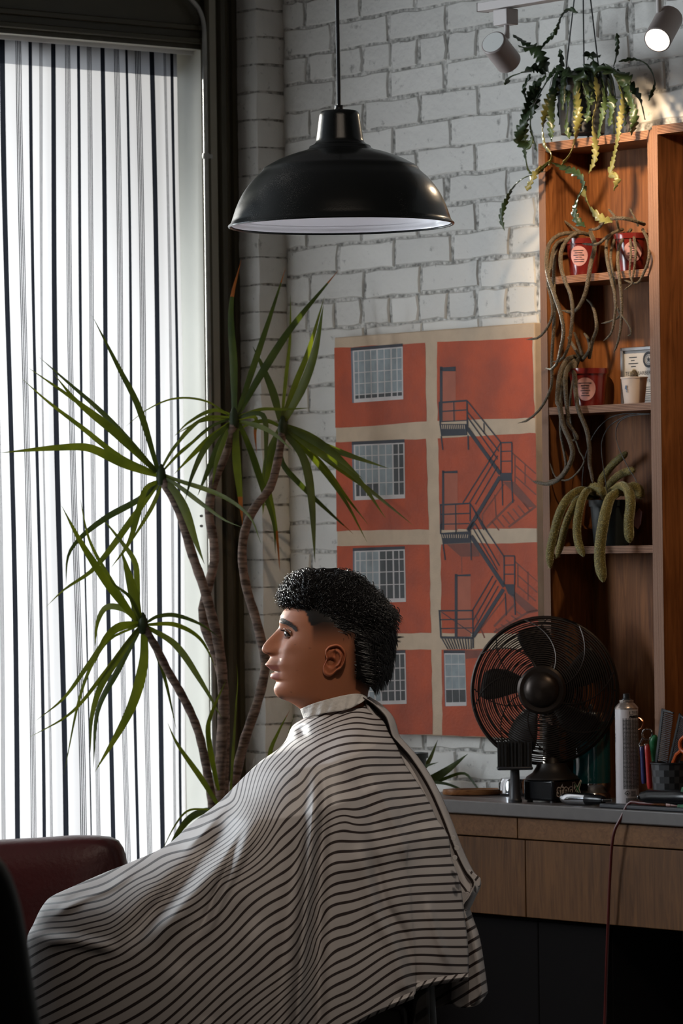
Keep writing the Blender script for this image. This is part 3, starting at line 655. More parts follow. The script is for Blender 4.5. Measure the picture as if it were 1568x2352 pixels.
def spot(label, box_px, stem, p_front, p_back, radius, lit, power):
    """p_front: centre of the light opening, p_back: closed end (3-D points)"""
    t = thing('track_spotlight', label, 'spotlight', stem[0], None); ax = (p_front - p_back); L_ = ax.length; ax.normalize()
    rot = ax.to_track_quat('Z', 'Y').to_matrix()
    if box_px is not None:
        m = MB(); m.box(box_px, (0.044, 0.034, 0.034)); m.build('adapter', 'track_white', t, bevel=0.002)
    m = MB(); m.tube(stem, 0.0058, 10); m.build('stem', 'track_white', t)
    m = MB(); m.lathe([(radius - 0.003, L_ - 0.012), (radius - 0.003, L_), (radius, L_ - 0.001), (radius, 0.002), (radius - 0.002, 0), (0.0005, 0)], p_back, rot, n=40); m.build('housing', 'track_head', t)
    m = MB(); m.lathe([(0.0005, -0.0006), (radius - 0.0035, -0.0006)], p_back, rot, n=40); m.build('end_cap', 'lens_off_lit_cap', t, fixn=False)  # pale cap colour paints in the window light on this end
    m = MB(); m.lathe([(0.0005, L_ - 0.006), (radius - 0.003, L_ - 0.006)], p_back, rot, n=40); m.build('lens', 'spot_lens' if lit else 'lens_off_lit_cap', t)
    if power:
        l = bpy.data.lights.new('spot_bulb', 'SPOT'); l.energy = power; l.color = (1.0, 0.74, 0.48); l.spot_size = rad(62); l.spot_blend = 0.7; l.shadow_soft_size = 0.02
        o = bpy.data.objects.new('spot_bulb', l); COL.objects.link(o); o.location = p_front + ax * 0.004; o.rotation_euler = ax.to_track_quat('-Z', 'Y').to_euler(); attach(o, t)
    return t
c0 = PW(1161, 40, WT)
yT = c0.y; tl = P(1132, 97, yT - 0.03); br = P(1168, 143, yT + 0.03)
ax_ = (br - tl).normalized()
spot('white spotlight on the track tilted down towards the shelf, seen from behind', c0, [c0 - ZZ * 0.01, PW(1163, 62, WT), PW(1164, 88, WT)], br, tl, 0.0285, False, 34)
f2 = PW(1509, 93, WT); b2 = PW(1538, 30, WT)
spot('lit white spotlight glowing at the top right corner', None, [PW(1512, -60, WT), PW(1512, -10, WT), PW(1513, 30, WT)], P(1509, 92, f2.y - 0.055), P(1537, 40, f2.y + 0.02), 0.0285, True, 4)
s3 = R(uw(f2)[0] + 0.42, WT, f2.z + 0.02); t3 = PW(1570, 900, 0.05)
spot('white spotlight further along the track beyond the right edge', None, [s3 + ZZ * 0.12, s3 + ZZ * 0.03, s3], s3 + (t3 - s3).normalized() * 0.05, s3 - (t3 - s3).normalized() * 0.04, 0.0285, True, 20)

# added fill spot above the frame: brightens head and shoulders, fades towards the hem
sp0 = R(3.45, 2.95, 3.16); ta0 = P(850, 1600, 7.65); dd_ = (ta0 - sp0).normalized()
t = spot('fill spot added above the frame, aimed at head and shoulders', None, [Vector((sp0.x, sp0.y, CEIL)), sp0 + ZZ * 0.02], sp0 + dd_ * 0.05, sp0 - dd_ * 0.05, 0.04, True, 105)
for o in t.children:
    if o.type == 'LIGHT': o.data.spot_size = rad(29); o.data.spot_blend = 1.0; o.data.color = (1.0, 0.87, 0.74); o.data.shadow_soft_size = 0.05

# ================================================================== RED SOFA
pm('red_leather', (0.062, 0.007, 0.006), 0.36, 0, 0.5, var=(8, 0.25), bump=(90, 0.12))
YS = 9.35
def quilt(name, pts, depth, mat, parent, r=0.04):
    pass
so = thing('leather_armchair', 'dark red leather armchair back in front of the striped curtain', 'armchair', P(60, 2700, YS))
outl = [(-320, 1935), (-100, 1925), (0, 1929), (120, 1921), (205, 1919), (255, 1921), (275, 1932), (288, 1960), (294, 2000), (300, 2100), (305, 2300), (-320, 2300)]
def pillow(outline, Y0, Y1, n_in=3, puff=0.03, wr=0.0, seed=0):
    """closed cushion: front and back outline sheets, edges rounded over"""
    o2 = catmull(outline + [outline[0]], 90)[:-1]; c = o2.mean(0); m = MB(); vs = []; N = len(o2); r_ = np.random.RandomState(seed)
    ins = [(1.0, 0.5), (1.0, 0.30), (0.985, 0.14), (0.955, 0.05), (0.90, 0.0), (0.6, -0.04), (0.2, -0.06)]
    rings = [(s, f) for s, f in reversed(ins)] + [(s, 1 - f) for s, f in ins[1:]]
    for s, f in rings:
        for k in range(N):
            q = c + (o2[k] - c) * s; d = Y0 + (Y1 - Y0) * f
            rip = wr * (math.sin(k * 0.9 + s * 3) * 0.5 + r_.uniform(-.5, .5) * 0.4) * (1 if s > 0.85 else 0)
            vs.append(P(q[0], q[1] + rip * 300, d))
    fs = [(i * N + k, i * N + (k + 1) % N, (i + 1) * N + (k + 1) % N, (i + 1) * N + k) for i in range(len(rings) - 1) for k in range(N)]
    fs += [tuple(range(N - 1, -1, -1)), tuple((len(rings) - 1) * N + k for k in range(N))]
    m.add(vs, fs); return m
pillow(outl, YS, YS + 0.2, wr=0.006).build('backrest', 'red_leather', so, angle=80)
mb = MB(); s0 = P(0, 2300, YS - 0.25); mb.box(P(0, 2290, YS - 0.28), (0.62, 0.62, 0.16), Matrix.Identity(3)); mb.build('seat', 'red_leather', so, bevel=0.04, seg=4)
for sx in (-300, 290):
    mb = MB(); q = P(sx, 2180, YS - 0.25); mb.box((q.x, q.y, 0.34), (0.12, 0.62, 0.46), Matrix.Identity(3)); mb.build('armrest', 'red_leather', so, bevel=0.04, seg=4)
for sx in (-300, 290):
    for dy in (0.02, -0.5):
        mb = MB(); q = P(sx, 2180, YS); mb.tube([(q.x, q.y + dy, 0.13), (q.x, q.y + dy, 0)], [0.022, 0.016], 10); mb.build('leg', 'black_plastic', so)

# ================================================================== NEAR BLACK CHAIR BACK (out of focus)
pm('black_vinyl', (0.006, 0.006, 0.006), 0.55, 0, 0.3)
YF = 3.6
nc = thing('styling_chair', 'black padded chair back, blurred in the near left corner', 'chair', Vector((P(-250, 2000, YF).x, YF, 0)))
o_ = [(-600, 1930), (-300, 1925), (-60, 1935), (5, 1975), (40, 2050), (62, 2150), (78, 2260), (96, 2360), (130, 2500), (170, 2800), (-600, 2800)]
pillow(o_, YF - 0.05, YF + 0.05).build('backrest', 'black_vinyl', nc, angle=80)
q = P(-250, 2700, YF); mb = MB(); mb.box((q.x, YF + 0.26, q.z - 0.05), (0.42, 0.46, 0.1), Matrix.Identity(3)); mb.build('seat', 'black_vinyl', nc, bevel=0.03, seg=3)
mb = MB(); mb.lathe([(0.28, 0.0), (0.27, 0.02), (0.05, 0.05), (0.045, q.z - 0.1)], (q.x, YF + 0.26, 0), n=32, cap0=True, cap1=True); mb.build('pedestal', 'black_plastic', nc)

# ================================================================== BLACK BOX FILLING THE DARK SPACE UNDER THE COUNTER
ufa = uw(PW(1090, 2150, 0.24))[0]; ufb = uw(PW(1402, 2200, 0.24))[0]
ubx = thing('under_counter_box', 'black box filling the dark space below the wooden drawers', 'cabinet', R((ufa + ufb) / 2, 0.13, 0))
mb = MB(); mb.ubox(ufa - 0.3, ufb, 0.012, 0.235, 0.0, zcb - 0.004); mb.build('body', 'black_void', ubx, bevel=0.004)
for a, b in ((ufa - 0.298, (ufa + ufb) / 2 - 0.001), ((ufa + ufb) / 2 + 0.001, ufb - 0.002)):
    mb = MB(); mb.ubox(a, b, 0.235, 0.25, 0.05, zcb - 0.012); mb.build('front_panel', 'black_void', ubx, bevel=0.003)
# ================================================================== DESK FAN
pm('bronze', (0.030, 0.022, 0.018), 0.34, 0.7, 0.5); pm('bronze_dark', (0.016, 0.012, 0.010), 0.45, 0.4)
pm('gloss_black', (0.006, 0.006, 0.007), 0.22, 0, 0.25)
WF = 0.20
fc = PW(1250, 1586, WF); pxf = fc.y / F; RF = 168 * pxf
fan = thing('desk_fan', 'round bronze desk fan with wire guard standing on the counter', 'fan', Vector((fc.x, fc.y, ZC)))
axis = (Vector((0, 0, 1.5)) - fc); axis.z = 0; axis.normalize(); axis = (Matrix.Rotation(rad(-7), 3, 'Z') @ axis + ZZ * 0.06).normalized()
fr = axis.to_track_quat('Z', 'Y').to_matrix()
def fp(r_, t, d): return fc + fr @ Vector((r_ * math.cos(t), r_ * math.sin(t), d))
def guard(front):
    m = MB(); sg = 1 if front else -1; n_ = 25 if front else 12
    dome = lambda r_: sg * (0.012 + 0.042 * (1 - (r_ / RF) ** 2.4))
    for k in range(n_):
        r_ = RF * (0.30 + 0.69 * k / (n_ - 1)); m.tube([fp(r_, t, dome(r_)) for t in np.linspace(0, 2 * math.pi, 65)[:-1]], 0.00145, 5, closed=True)
    for k in range(8):
        t0 = 2 * math.pi * k / 8 + (0.2 if front else 0.55); m.tube([fp(RF * (0.27 + 0.73 * s), t0 + (0.85 if front else -0.6) * s ** 1.3, dome(RF * (0.27 + 0.73 * s)) + sg * 0.002) for s in np.linspace(0, 1, 16)], 0.0014, 5)
    return m
guard(True).build('front_guard', 'bronze', fan, fixn=False); guard(False).build('rear_guard', 'bronze_dark', fan, fixn=False)
m = MB(); m.tube([fp(RF, t, 0) for t in np.linspace(0, 2 * math.pi, 97)[:-1]], 0.0042, 8, closed=True); m.build('guard_rim', 'bronze', fan)
m = MB(); m.lathe([(0.056, 0.046), (0.056, 0.053), (0.050, 0.057), (0.041, 0.056), (0.039, 0.060), (0.032, 0.066), (0.018, 0.071), (0.0005, 0.072)], fc, fr, n=48); m.build('badge_disc', 'bronze', fan, angle=30)
for k in range(5):
    t0 = 2 * math.pi * k / 5 + 0.35; vs = []; fs = []; n1, n2 = 10, 8
    for i in range(n1):
        s = i / (n1 - 1); r_ = 0.030 + (RF * 0.88 - 0.030) * s; wd2 = (0.32 + 0.36 * math.sin(math.pi * min(1, s * 0.72 + 0.12))) * (1 if s < 0.9 else 0.8)
        for j in range(n2):
            q = j / (n2 - 1) - 0.5; vs.append(fp(r_, t0 + q * 2 * wd2 * 0.48 + 0.18 * s, -0.004 + 0.026 * q + 0.004 * math.cos(q * 3)))
    for i in range(n1 - 1):
        for j in range(n2 - 1): fs.append((i * n2 + j, i * n2 + j + 1, (i + 1) * n2 + j + 1, (i + 1) * n2 + j))
    m = MB(); m.add(vs, fs); m.build('blade', 'bronze_dark', fan, fixn=False, solid=0.0018)
m = MB(); m.lathe([(0.0005, 0.012), (0.034, 0.008), (0.036, -0.02), (0.0005, -0.022)], fc, fr, n=28); m.build('blade_hub', 'bronze_dark', fan)
m = MB(); m.lathe([(0.045, -0.05), (0.056, -0.06), (0.056, -0.11), (0.045, -0.135), (0.0005, -0.14)], fc, fr, n=28, cap0=True); m.build('motor_housing', 'bronze_dark', fan)
nk = fp(0, 0, -0.095)
bz = PW(1275, 1795, WF)
fb = Vector((fc.x, fc.y, ZC)) + (bz - fc) * 0; fbc = PW(1268, 1850, WF + 0.005); fbc.z = ZC
m = MB(); m.tube([nk, nk + Vector((0.0, 0, -0.07)), Vector((fbc.x + 0.0, fbc.y, ZC + 0.085)), Vector((fbc.x, fbc.y, ZC + 0.04))], [0.02, 0.018, 0.02, 0.03], 14); m.build('neck', 'bronze_dark', fan)
brot = Matrix.Rotation(rad(-46), 3, 'Z')
m = MB(); m.lathe([(0.062, 0.052), (0.058, 0.058), (0.045, 0.066), (0.036, 0.080), (0.034, 0.088)], (fbc.x, fbc.y, ZC), n=36, cap1=True); m.build('base_collar', 'bronze_dark', fan, angle=30)
m = MB(); m.box((fbc.x, fbc.y, ZC + 0.0285), (0.094, 0.094, 0.049), brot); m.build('base', 'gloss_black', fan, bevel=0.006, seg=3)
for sx in (-1, 1):
    for sy in (-1, 1):
        m = MB(); c = Vector((fbc.x, fbc.y, ZC + 0.002)) + brot @ Vector((sx * 0.036, sy * 0.036, 0)); m.lathe([(0.007, -0.002), (0.007, 0.003)], c, n=12, cap0=True, cap1=True); m.build('rubber_foot', 'black_plastic', fan)
# sticker lettering on the base, on the face turned to the right of the camera
pm('sticker_white', (0.72, 0.64, 0.60), 0.5); pm('sticker_green', (0.02, 0.14, 0.06), 0.45); pm('sticker_black', (0.01, 0.01, 0.01), 0.5)
fx = brot @ Vector((1, 0, 0)); fy = brot @ Vector((0, -1, 0)); 
side_n, side_x = (fx, Vector((-fx.y, fx.x, 0)))
cand = []
for nrm, xd in ((fx, brot @ Vector((0, 1, 0))), (fy, brot @ Vector((1, 0, 0)))):
    if nrm.dot(Vector((0, -1, 0))) > 0: cand.append((nrm, xd))
cand.sort(key=lambda c: -c[0].x); side_n, side_x = cand[0]
if side_x.x < 0: side_x = -side_x
so_ = Vector((fbc.x, fbc.y, 0)) + side_n * 0.0476
def onbase(x, y, k=0): return so_ + side_x * x + ZZ * (ZC + y) + side_n * (0.0003 * k)
m = MB(); text_mesh('stock', 0.030, lambda x, y: onbase(-0.035 + x, 0.0165 + y * 1.25, 1), m, 0, bold=0.0022); text_mesh('stock', 0.030, lambda x, y: onbase(-0.035 + x, 0.0165 + y * 1.25, 2), m, 1, bold=0.0006)
X0 = 0.0325
for pts, mi, k in (([(-.012, .044), (-.007, .046), (.0, .034), (.010, .050), (.013, .046), (.006, .029), (.013, .012), (.008, .012), (.0, .023), (-.006, .012), (-.010, .013), (-.003, .028)], 0, 1),
                   ([(-.0095, .0435), (-.007, .0435), (.0, .032), (.0095, .046), (.011, .0445), (.004, .029), (.0105, .0135), (.008, .0135), (.0, .026), (-.006, .0135), (-.008, .0145), (-.002, .028)], 2, 2)):
    m.poly([onbase(X0 + x * 1.15, y, k) for x, y in pts], mi)
m.build('sticker_lettering', ['sticker_white', 'sticker_black', 'sticker_green'], fan, smooth=False, fixn=False)

# ================================================================== COUNTER OBJECTS
def on_counter(x, w_):
    p = PW(x, 1850, w_); return Vector((p.x, p.y, ZC))
def pxs(w_, x): return PW(x, 1850, w_).y / F
# neck duster brush standing on its handle
pm('bristle', (0.012, 0.011, 0.011), 0.75, bump=(900, 0.4)); pm('satin_black', (0.022, 0.022, 0.026), 0.4)
c = on_counter(1183, 0.278); s_ = pxs(0.278, 1183)
br_ = thing('neck_duster_brush', 'black neck duster brush standing upright on its handle', 'brush', c)
m = MB(); m.lathe([(16 * s_, 0), (16 * s_, 0.006), (13.5 * s_, 0.010), (11.5 * s_, 46 * s_), (10.5 * s_, 74 * s_), (11 * s_, 78 * s_)], c, n=24, cap0=True, cap1=True); m.build('handle', 'satin_black', br_, angle=30)
m = MB(); m.box(c + ZZ * 79 * s_, (82 * s_, 40 * s_, 8 * s_), Matrix.Identity(3)); m.build('ferrule', 'satin_black', br_, bevel=0.003)
m = MB(); rb = random.Random(4)
for i in range(420):
    x, y = rb.uniform(-38, 38) * s_, rb.uniform(-17, 17) * s_; t_ = rb.uniform(-1, 1) * 0.001
    b0 = c + Vector((x, y, 82 * s_)); m.tube([b0, b0 + Vector((t_ + x * 0.02, y * 0.05, (rb.uniform(55, 60) - abs(x / s_) * 0.05) * s_))], [0.0017, 0.0012], 3, cap=False)
m.build('bristles', 'bristle', br_, fixn=False)
# wooden rimmed hand mirror lying flat
pm('mirror_glass', (0.55, 0.56, 0.57), 0.06, 1.0); wood_mat('olive_wood', (0.16, 0.055, 0.018), (0.36, 0.16, 0.06), 0.35, axis=0, scale=20)
c = on_counter(1092, 0.14); 
hm = thing('hand_mirror', 'oval wooden rimmed mirror lying flat on the counter', 'mirror', c)
def oval(m, r0, r1, z0, z1, k=1.0, n=56, mi=None):
    vs = []
    for (r_, z) in ((r0, z0), (r1, z0 + 0.002), (r1 + 0.002, (z0 + z1) / 2), (r1, z1), (r0, z1)):
        for t in np.linspace(0, 2 * math.pi, n + 1)[:-1]: vs.append(c + Vector((r_ * math.cos(t) * k, r_ * 0.55 * math.sin(t), z)))
    N = n; m.add(vs, [(i * N + a, i * N + (a + 1) % N, ((i + 1) % 5) * N + (a + 1) % N, ((i + 1) % 5) * N + a) for i in range(5) for a in range(N)], mi)
m = MB(); oval(m, 0.055, 0.076, 0.0, 0.014); m.build('wooden_rim', 'olive_wood', hm, angle=50)
m = MB(); m.poly([c + Vector((0.057 * math.cos(t), 0.0314 * math.sin(t), 0.011)) for t in np.linspace(0, 2 * math.pi, 57)[:-1]]); m.build('glass', 'mirror_glass', hm, smooth=False)
# chrome lidded dish behind the brush
pm('chrome', (0.62, 0.63, 0.66), 0.10, 1.0); pm('dark_chrome', (0.22, 0.22, 0.23), 0.15, 1.0)
c = on_counter(1190, 0.09)
m = MB(); m.lathe([(0.0005, 0.0), (0.040, 0.0), (0.046, 0.006), (0.046, 0.030), (0.040, 0.040), (0.020, 0.044), (0.0005, 0.045)], c, n=40); o = m.build('chrome_dish', 'chrome', None, angle=35, origin=c); tag(o, 'rounded chrome dish behind the black neck brush', 'dish')
# chrome hair trimmer lying in front of the fan
c0 = PW(1291, 1852, 0.262); c1 = PW(1386, 1858, 0.255); c0.z = ZC + 0.0145; c1.z = ZC + 0.0145
tm = thing('hair_trimmer', 'chrome and black hair trimmer lying in front of the fan', 'trimmer', (c0 + c1) / 2 - ZZ * 0.0145)
m = MB(); pts = [c0 + (c1 - c0) * s for s in np.linspace(0, 0.62, 10)]; m.tube(pts, [0.008, 0.0125, 0.0138, 0.0142, 0.0142, 0.014, 0.0138, 0.0135, 0.0132, 0.0128], 18); m.build('body', 'chrome', tm)
m = MB(); pts = [c0 + (c1 - c0) * s for s in np.linspace(0.60, 1.0, 6)]; m.tube(pts, [0.0132, 0.0134, 0.0125, 0.0115, 0.011, 0.009], 16); m.build('grip', 'gloss_black', tm)
m = MB(); m.box(c1 + (c1 - c0) * 0.07, (0.022, 0.03, 0.006), Matrix.Identity(3)); m.build('blade', 'dark_chrome', tm, bevel=0.001)
# teal disinfectant jar behind the fan
pm('teal_liquid', (0.006, 0.062, 0.070), 0.08, 0, 0.5, coat=0.6)
c = on_counter(1360, 0.085)
jr = thing('disinfectant_jar', 'tall teal liquid jar with chrome foot behind the fan', 'jar', c); s_ = pxs(0.085, 1360)
m = MB(); m.lathe([(42 * s_, 0), (42 * s_, 10 * s_), (38 * s_, 16 * s_), (43 * s_, 30 * s_), (43 * s_, 38 * s_)], c, n=40, cap0=True); m.build('foot', 'chrome', jr, angle=40)
m = MB(); m.lathe([(42.5 * s_, 37 * s_), (43 * s_, 45 * s_), (43 * s_, 176 * s_), (42 * s_, 180 * s_)], c, n=40, cap0=True, cap1=True); m.build('glass_body', 'teal_liquid', jr, angle=40)
m = MB(); m.lathe([(44 * s_, 180 * s_), (44.5 * s_, 196 * s_), (40 * s_, 202 * s_), (6 * s_, 206 * s_), (6 * s_, 218 * s_)], c, n=40, cap0=True, cap1=True); m.build('lid', 'chrome', jr, angle=40)
# spray can
pm('can_white', (0.52, 0.48, 0.49), 0.35, coat=0.2); pm('can_grey', (0.26, 0.24, 0.245), 0.4); pm('can_metal', (0.42, 0.36, 0.33), 0.3, 0.8); pm('print_black', (0.012, 0.012, 0.014), 0.5)
c = on_counter(1441, 0.235); s_ = pxs(0.235, 1441); rc = 26.5 * s_; H0 = 228 * s_
cn = thing('spray_can', 'white aerosol spray can with printed text beside the fan', 'spray can', c)
m = MB(); m.lathe([(rc * 0.96, 0), (rc, 0.003), (rc, H0 - 0.004), (rc * 0.985, H0)], c, n=48, cap0=True); m.build('can_body', 'can_white', cn, angle=40)
m = MB(); m.lathe([(rc * 1.01, H0 - 0.003), (rc * 1.015, H0), (rc * 0.95, H0 + 0.003), (rc * 0.70, H0 + 0.010), (rc * 0.60, H0 + 0.012), (rc * 0.62, H0 + 0.014), (rc * 0.62, H0 + 0.017), (rc * 0.45, H0 + 0.018)], c, n=48, cap1=True); m.build('shoulder', 'can_metal', cn, angle=30)
m = MB(); m.lathe([(rc * 0.42, H0 + 0.017), (rc * 0.40, H0 + 0.020), (rc * 0.30, H0 + 0.021), (rc * 0.29, H0 + 0.031), (rc * 0.24, H0 + 0.032)], c, n=24, cap0=True, cap1=True); m.build('nozzle', 'black_plastic', cn, angle=40)
def oncan(x, y, k=1):                       # x: arc length from the face turned to the camera
    th = -math.pi / 2 + x / rc; rr = rc + 0.00025 * k; return c + Vector((rr * math.cos(th), rr * math.sin(th), y))
m = MB(); yb = lambda py: (1857 - py) * s_
def bar(x0, x1, y0, y1, k, mi):
    n_ = 6; vs = []; 
    for i in range(n_ + 1): x = x0 + (x1 - x0) * i / n_; vs += [oncan(x, y0, k), oncan(x, y1, k)]
    m.add(vs, [(2 * i, 2 * i + 2, 2 * i + 3, 2 * i + 1) for i in range(n_)], mi)
bar(-0.011, 0.037, yb(1815), yb(1652), 1, 1)
rb = random.Random(9); yy = 1656.0
while yy < 1812:
    x = -0.0105
    while x < 0.034:
        L_ = rb.uniform(0.001, 0.006); bar(x, min(x + L_, 0.0355), yb(yy), yb(yy + 1.5), 2, 0 if rb.random() < 0.86 else 0); x += L_ + 0.0007
    yy += 3.1
text_mesh('L3VEL3', 0.0115, lambda x, y: oncan(0.004 + x, yb(1644) + y, 2), m, 0); text_mesh('FREEZE SPRAY', 0.0066, lambda x, y: oncan(0.004 + x, yb(1651) + y, 2), m, 0, bold=0.0006, shear=0.25)
for a, b, k, mi in ((6.8, 5.8, 2, 0),):
    cx_, cy_ = -0.002, yb(1824)
    ring = [(0, 6.8), (6.8, 0), (0, -6.8), (-6.8, 0)]; r2 = [(0, 5.4), (5.4, 0), (0, -5.4), (-5.4, 0)]
    vs = [oncan(cx_ + x * s_, cy_ + y * s_, 2) for x, y in ring] + [oncan(cx_ + x * s_, cy_ + y * s_, 2) for x, y in r2]; m.add(vs, [(i, (i + 1) % 4, 4 + (i + 1) % 4, 4 + i) for i in range(4)], 0)
    m.poly([oncan(cx_ + x * s_, cy_ + y * s_, 2) for x, y in ((-2, -2.6), (-2.4, 0), (-1, -.6), (-.4, 2.6), (1, .6), (2.2, .4), (2, -2.6))], 0)
for i in range(5): bar(0.006, 0.018, yb(1819 + i * 2.6), yb(1820 + i * 2.6), 2, 0)
x = -0.005
while x < 0.025: w_ = rb.uniform(0.0004, 0.0011); bar(x, x + w_, yb(1846), yb(1835), 2, 0); x += w_ + rb.uniform(0.0005, 0.001)
for i, yy in enumerate((1688, 1696, 1703)): bar(-0.0385, -0.0345, yb(yy + 4), yb(yy), 2, 0)
m.build('print', ['print_black', 'can_grey'], cn, smooth=False, fixn=False)
# black mat
m = MB(); a = PW(1388, 1868, 0.278); ua = uw(a)[0]; m.ubox(ua, ua + 0.62, 0.264, 0.295, ZC, ZC + 0.010); m0 = m.build('rubber_mat', 'satin_black', None, bevel=0.003); tag(m0, 'black rubber tool mat on the counter edge', 'mat')
ZM = ZC + 0.010
# tool cup with combs, scissors, clips
pm('weave_black', (0.010, 0.010, 0.011), 0.45); pm('weave_grey', (0.05, 0.05, 0.053), 0.5)
ch = on_counter(1540, 0.213); s_ = pxs(0.213, 1540)
cup = thing('tool_cup', 'black chequered tool cup at the right end of the counter', 'cup', ch)
m = MB(); nr, nc_ = 7, 22; rC = 44 * s_; hC = 105 * s_
for j in range(nr):
    for i in range(nc_):
        t0, t1 = 2 * math.pi * i / nc_, 2 * math.pi * (i + 1) / nc_; r0_ = rC * (0.86 + 0.14 * j / nr); r1_ = rC * (0.86 + 0.14 * (j + 1) / nr)
        m.add([ch + Vector((r0_ * math.cos(t0), r0_ * math.sin(t0), hC * j / nr)), ch + Vector((r0_ * math.cos(t1), r0_ * math.sin(t1), hC * j / nr)), ch + Vector((r1_ * math.cos(t1), r1_ * math.sin(t1), hC * (j + 1) / nr)), ch + Vector((r1_ * math.cos(t0), r1_ * math.sin(t0), hC * (j + 1) / nr))], [(0, 1, 2, 3)], (i + j) % 2)
m.lathe([(rC * 0.85, 0.001), (0.0005, 0.001)], ch, n=22, mi=0); m.build('wall', ['weave_black', 'weave_grey'], cup, smooth=False, fixn=False)
m = MB(); m.tube([ch + Vector((rC * math.cos(t), rC * math.sin(t), hC)) for t in np.linspace(0, 2 * math.pi, 33)[:-1]], 0.0025, 6, closed=True); m.build('rim', 'weave_black', cup)
pm('comb_black', (0.035, 0.037, 0.042), 0.22, coat=0.4)
k8 = lambda x, y: (1390 + x / 6.916, 1580 + y / 6.916)
def comb(label, spine, tip, wc, teeth, mat='comb_black'):
    """spine: two pixel ends of the back bar (top, bottom); tip: pixel vector of a tooth"""
    a, b = [np.array(k8(*p)) for p in spine]; tv = np.array(tip) / 6.916; t = thing('hair_comb', label, 'comb', PW(b[0], b[1], wc))
    q = lambda p, dw=0: PW(p[0], p[1], wc + dw)
    m = MB(); bw = tv * 0.20
    m.prism([q(a), q(b), q(b + bw), q(a + bw)], NB * 0.004); m.build('spine', mat, t, bevel=0.0008)
    m = MB(); m.prism([q(a), q(a + tv), q(a + tv + (b - a) * 0.035), q(a + (b - a) * 0.05)], NB * 0.004); m.build('end_guard', mat, t, bevel=0.0008)
    m = MB()
    for i in range(teeth):
        s0 = a + (b - a) * (0.06 + 0.90 * i / teeth); d = (b - a) * 0.9 / teeth * 0.5
        m.prism([q(s0, .001), q(s0 + tv * 0.97, .001), q(s0 + tv * 0.97 + d, .001), q(s0 + d, .001)], NB * 0.002)
    m.build('teeth', mat, t, smooth=False)
comb('wide black comb standing in the cup, left of the other comb', [(905, 325), (800, 1180)], (190, 60), 0.222, 26)
comb('second black comb leaning right in the cup', [(1185, 395), (1010, 1200)], (150, 150), 0.205, 28)
def scissor(label, loops, shank, mats, wc, r_):
    t = thing('scissors', label, 'scissors', PW(*k8(*shank[-1]), wc))
    for (cx_, cy_, rx, ry) in loops:
        m = MB(); m.tube([PW(*k8(cx_ + rx * math.cos(a), cy_ + ry * math.sin(a)), wc) for a in np.linspace(0, 2 * math.pi, 33)[:-1]], r_, 8, closed=True); m.build('finger_ring', mats[0], t)
    m = MB(); m.tube([PW(*k8(*p), wc) for p in shank], [r_ * 1.1] * (len(shank) - 1) + [r_ * 0.6], 8); m.build('shank', mats[1], t)
pm('copper', (0.55, 0.20, 0.09), 0.2, 1.0); pm('orange_plastic', (0.42, 0.07, 0.012), 0.35)
scissor('silver scissors with a round finger ring behind the spray can', [(665, 735, 78, 85)], [(600, 790), (570, 850), (520, 950), (480, 1250)], ('chrome', 'chrome'), 0.195, 0.0022)
scissor('copper coloured scissors half hidden behind the spray can', [(520, 570, 80, 95)], [(500, 660), (470, 800), (440, 1200)], ('copper', 'copper'), 0.185, 0.0022)
scissor('scissors with an orange handle at the right edge', [(1290, 900, 110, 130)], [(1200, 1000), (1130, 1060), (1080, 1180), (1050, 1500)], ('orange_plastic', 'orange_plastic'), 0.214, 0.0042)
def clip_handle(label, pts, col, wc, r_):
    pm('clip_' + label.split()[0], col, 0.3, coat=0.2)
    p3 = [PW(*k8(*p), wc) for p in catmull(pts, 14)]; p3[-1].z = max(p3[-1].z, ZC + r_)
    t = thing('folding_razor', label, 'razor', p3[-1] - ZZ * r_)
    m = MB(); m.tube(p3, [r_ * 0.7] + [r_] * 12 + [r_ * 0.8], 10, flat=1.0); m.build('handle', 'clip_' + label.split()[0], t)
    m = MB(); c_ = p3[0]; m.tube([c_ - NB * 0.002, c_ + NB * 0.0065], 0.0018, 8); m.build('pivot_pin', 'chrome', t)
clip_handle('red folding razor handle standing beside the spray can', [(655, 900), (670, 1050), (685, 1300), (705, 1600)], (0.36, 0.016, 0.012), 0.235, 0.0062)
clip_handle('blue folding razor handle between spray can and red razor', [(575, 920), (590, 1100), (600, 1300), (612, 1520)], (0.02, 0.022, 0.10), 0.23, 0.0058)
pm('green_plastic', (0.016, 0.12, 0.045), 0.35)
p3 = [PW(*k8(*p), 0.20) for p in ((800, 760), (760, 850), (770, 1000), (780, 1200))]
m = MB(); m.tube(catmull(p3, 12), [0.004, 0.008, 0.0095, 0.0095, 0.009, 0.0085, 0.008, 0.0075, 0.007, 0.0065, 0.006, 0.006], 10); o = m.build('green_clip', 'green_plastic', None, origin=p3[-1]); tag(o, 'dark green hair clip leaning behind the black comb', 'clip')
# green barber comb strip at the right edge
t = thing('flat_comb', 'green flat comb standing on the mat at the right edge', 'comb', PW(1560, 1868, 0.283))
g = [PW(*k8(*p), 0.283) for p in ((1150, 1980), (1330, 1980), (1400, 1575), (1225, 1575))]; 
for q in g[:2]: q.z = ZM
m = MB(); m.prism(g, NB * 0.003); m.build('plate', 'green_plastic', t, bevel=0.0006)
m = MB()
for i in range(16):
    s = i / 16; a = g[0].lerp(g[3], s + 0.02); b = a + (g[1] - g[0]) * 0.25; d = (g[3] - g[0]) * 0.03; m.poly([a + (g[1] - g[0]) * .1 + NB * .0033, b + NB * .0033, b + d + NB * .0033, a + (g[1] - g[0]) * .1 + d + NB * .0033])
m.build('printed_scale', 'print_black', t, smooth=False, fixn=False)
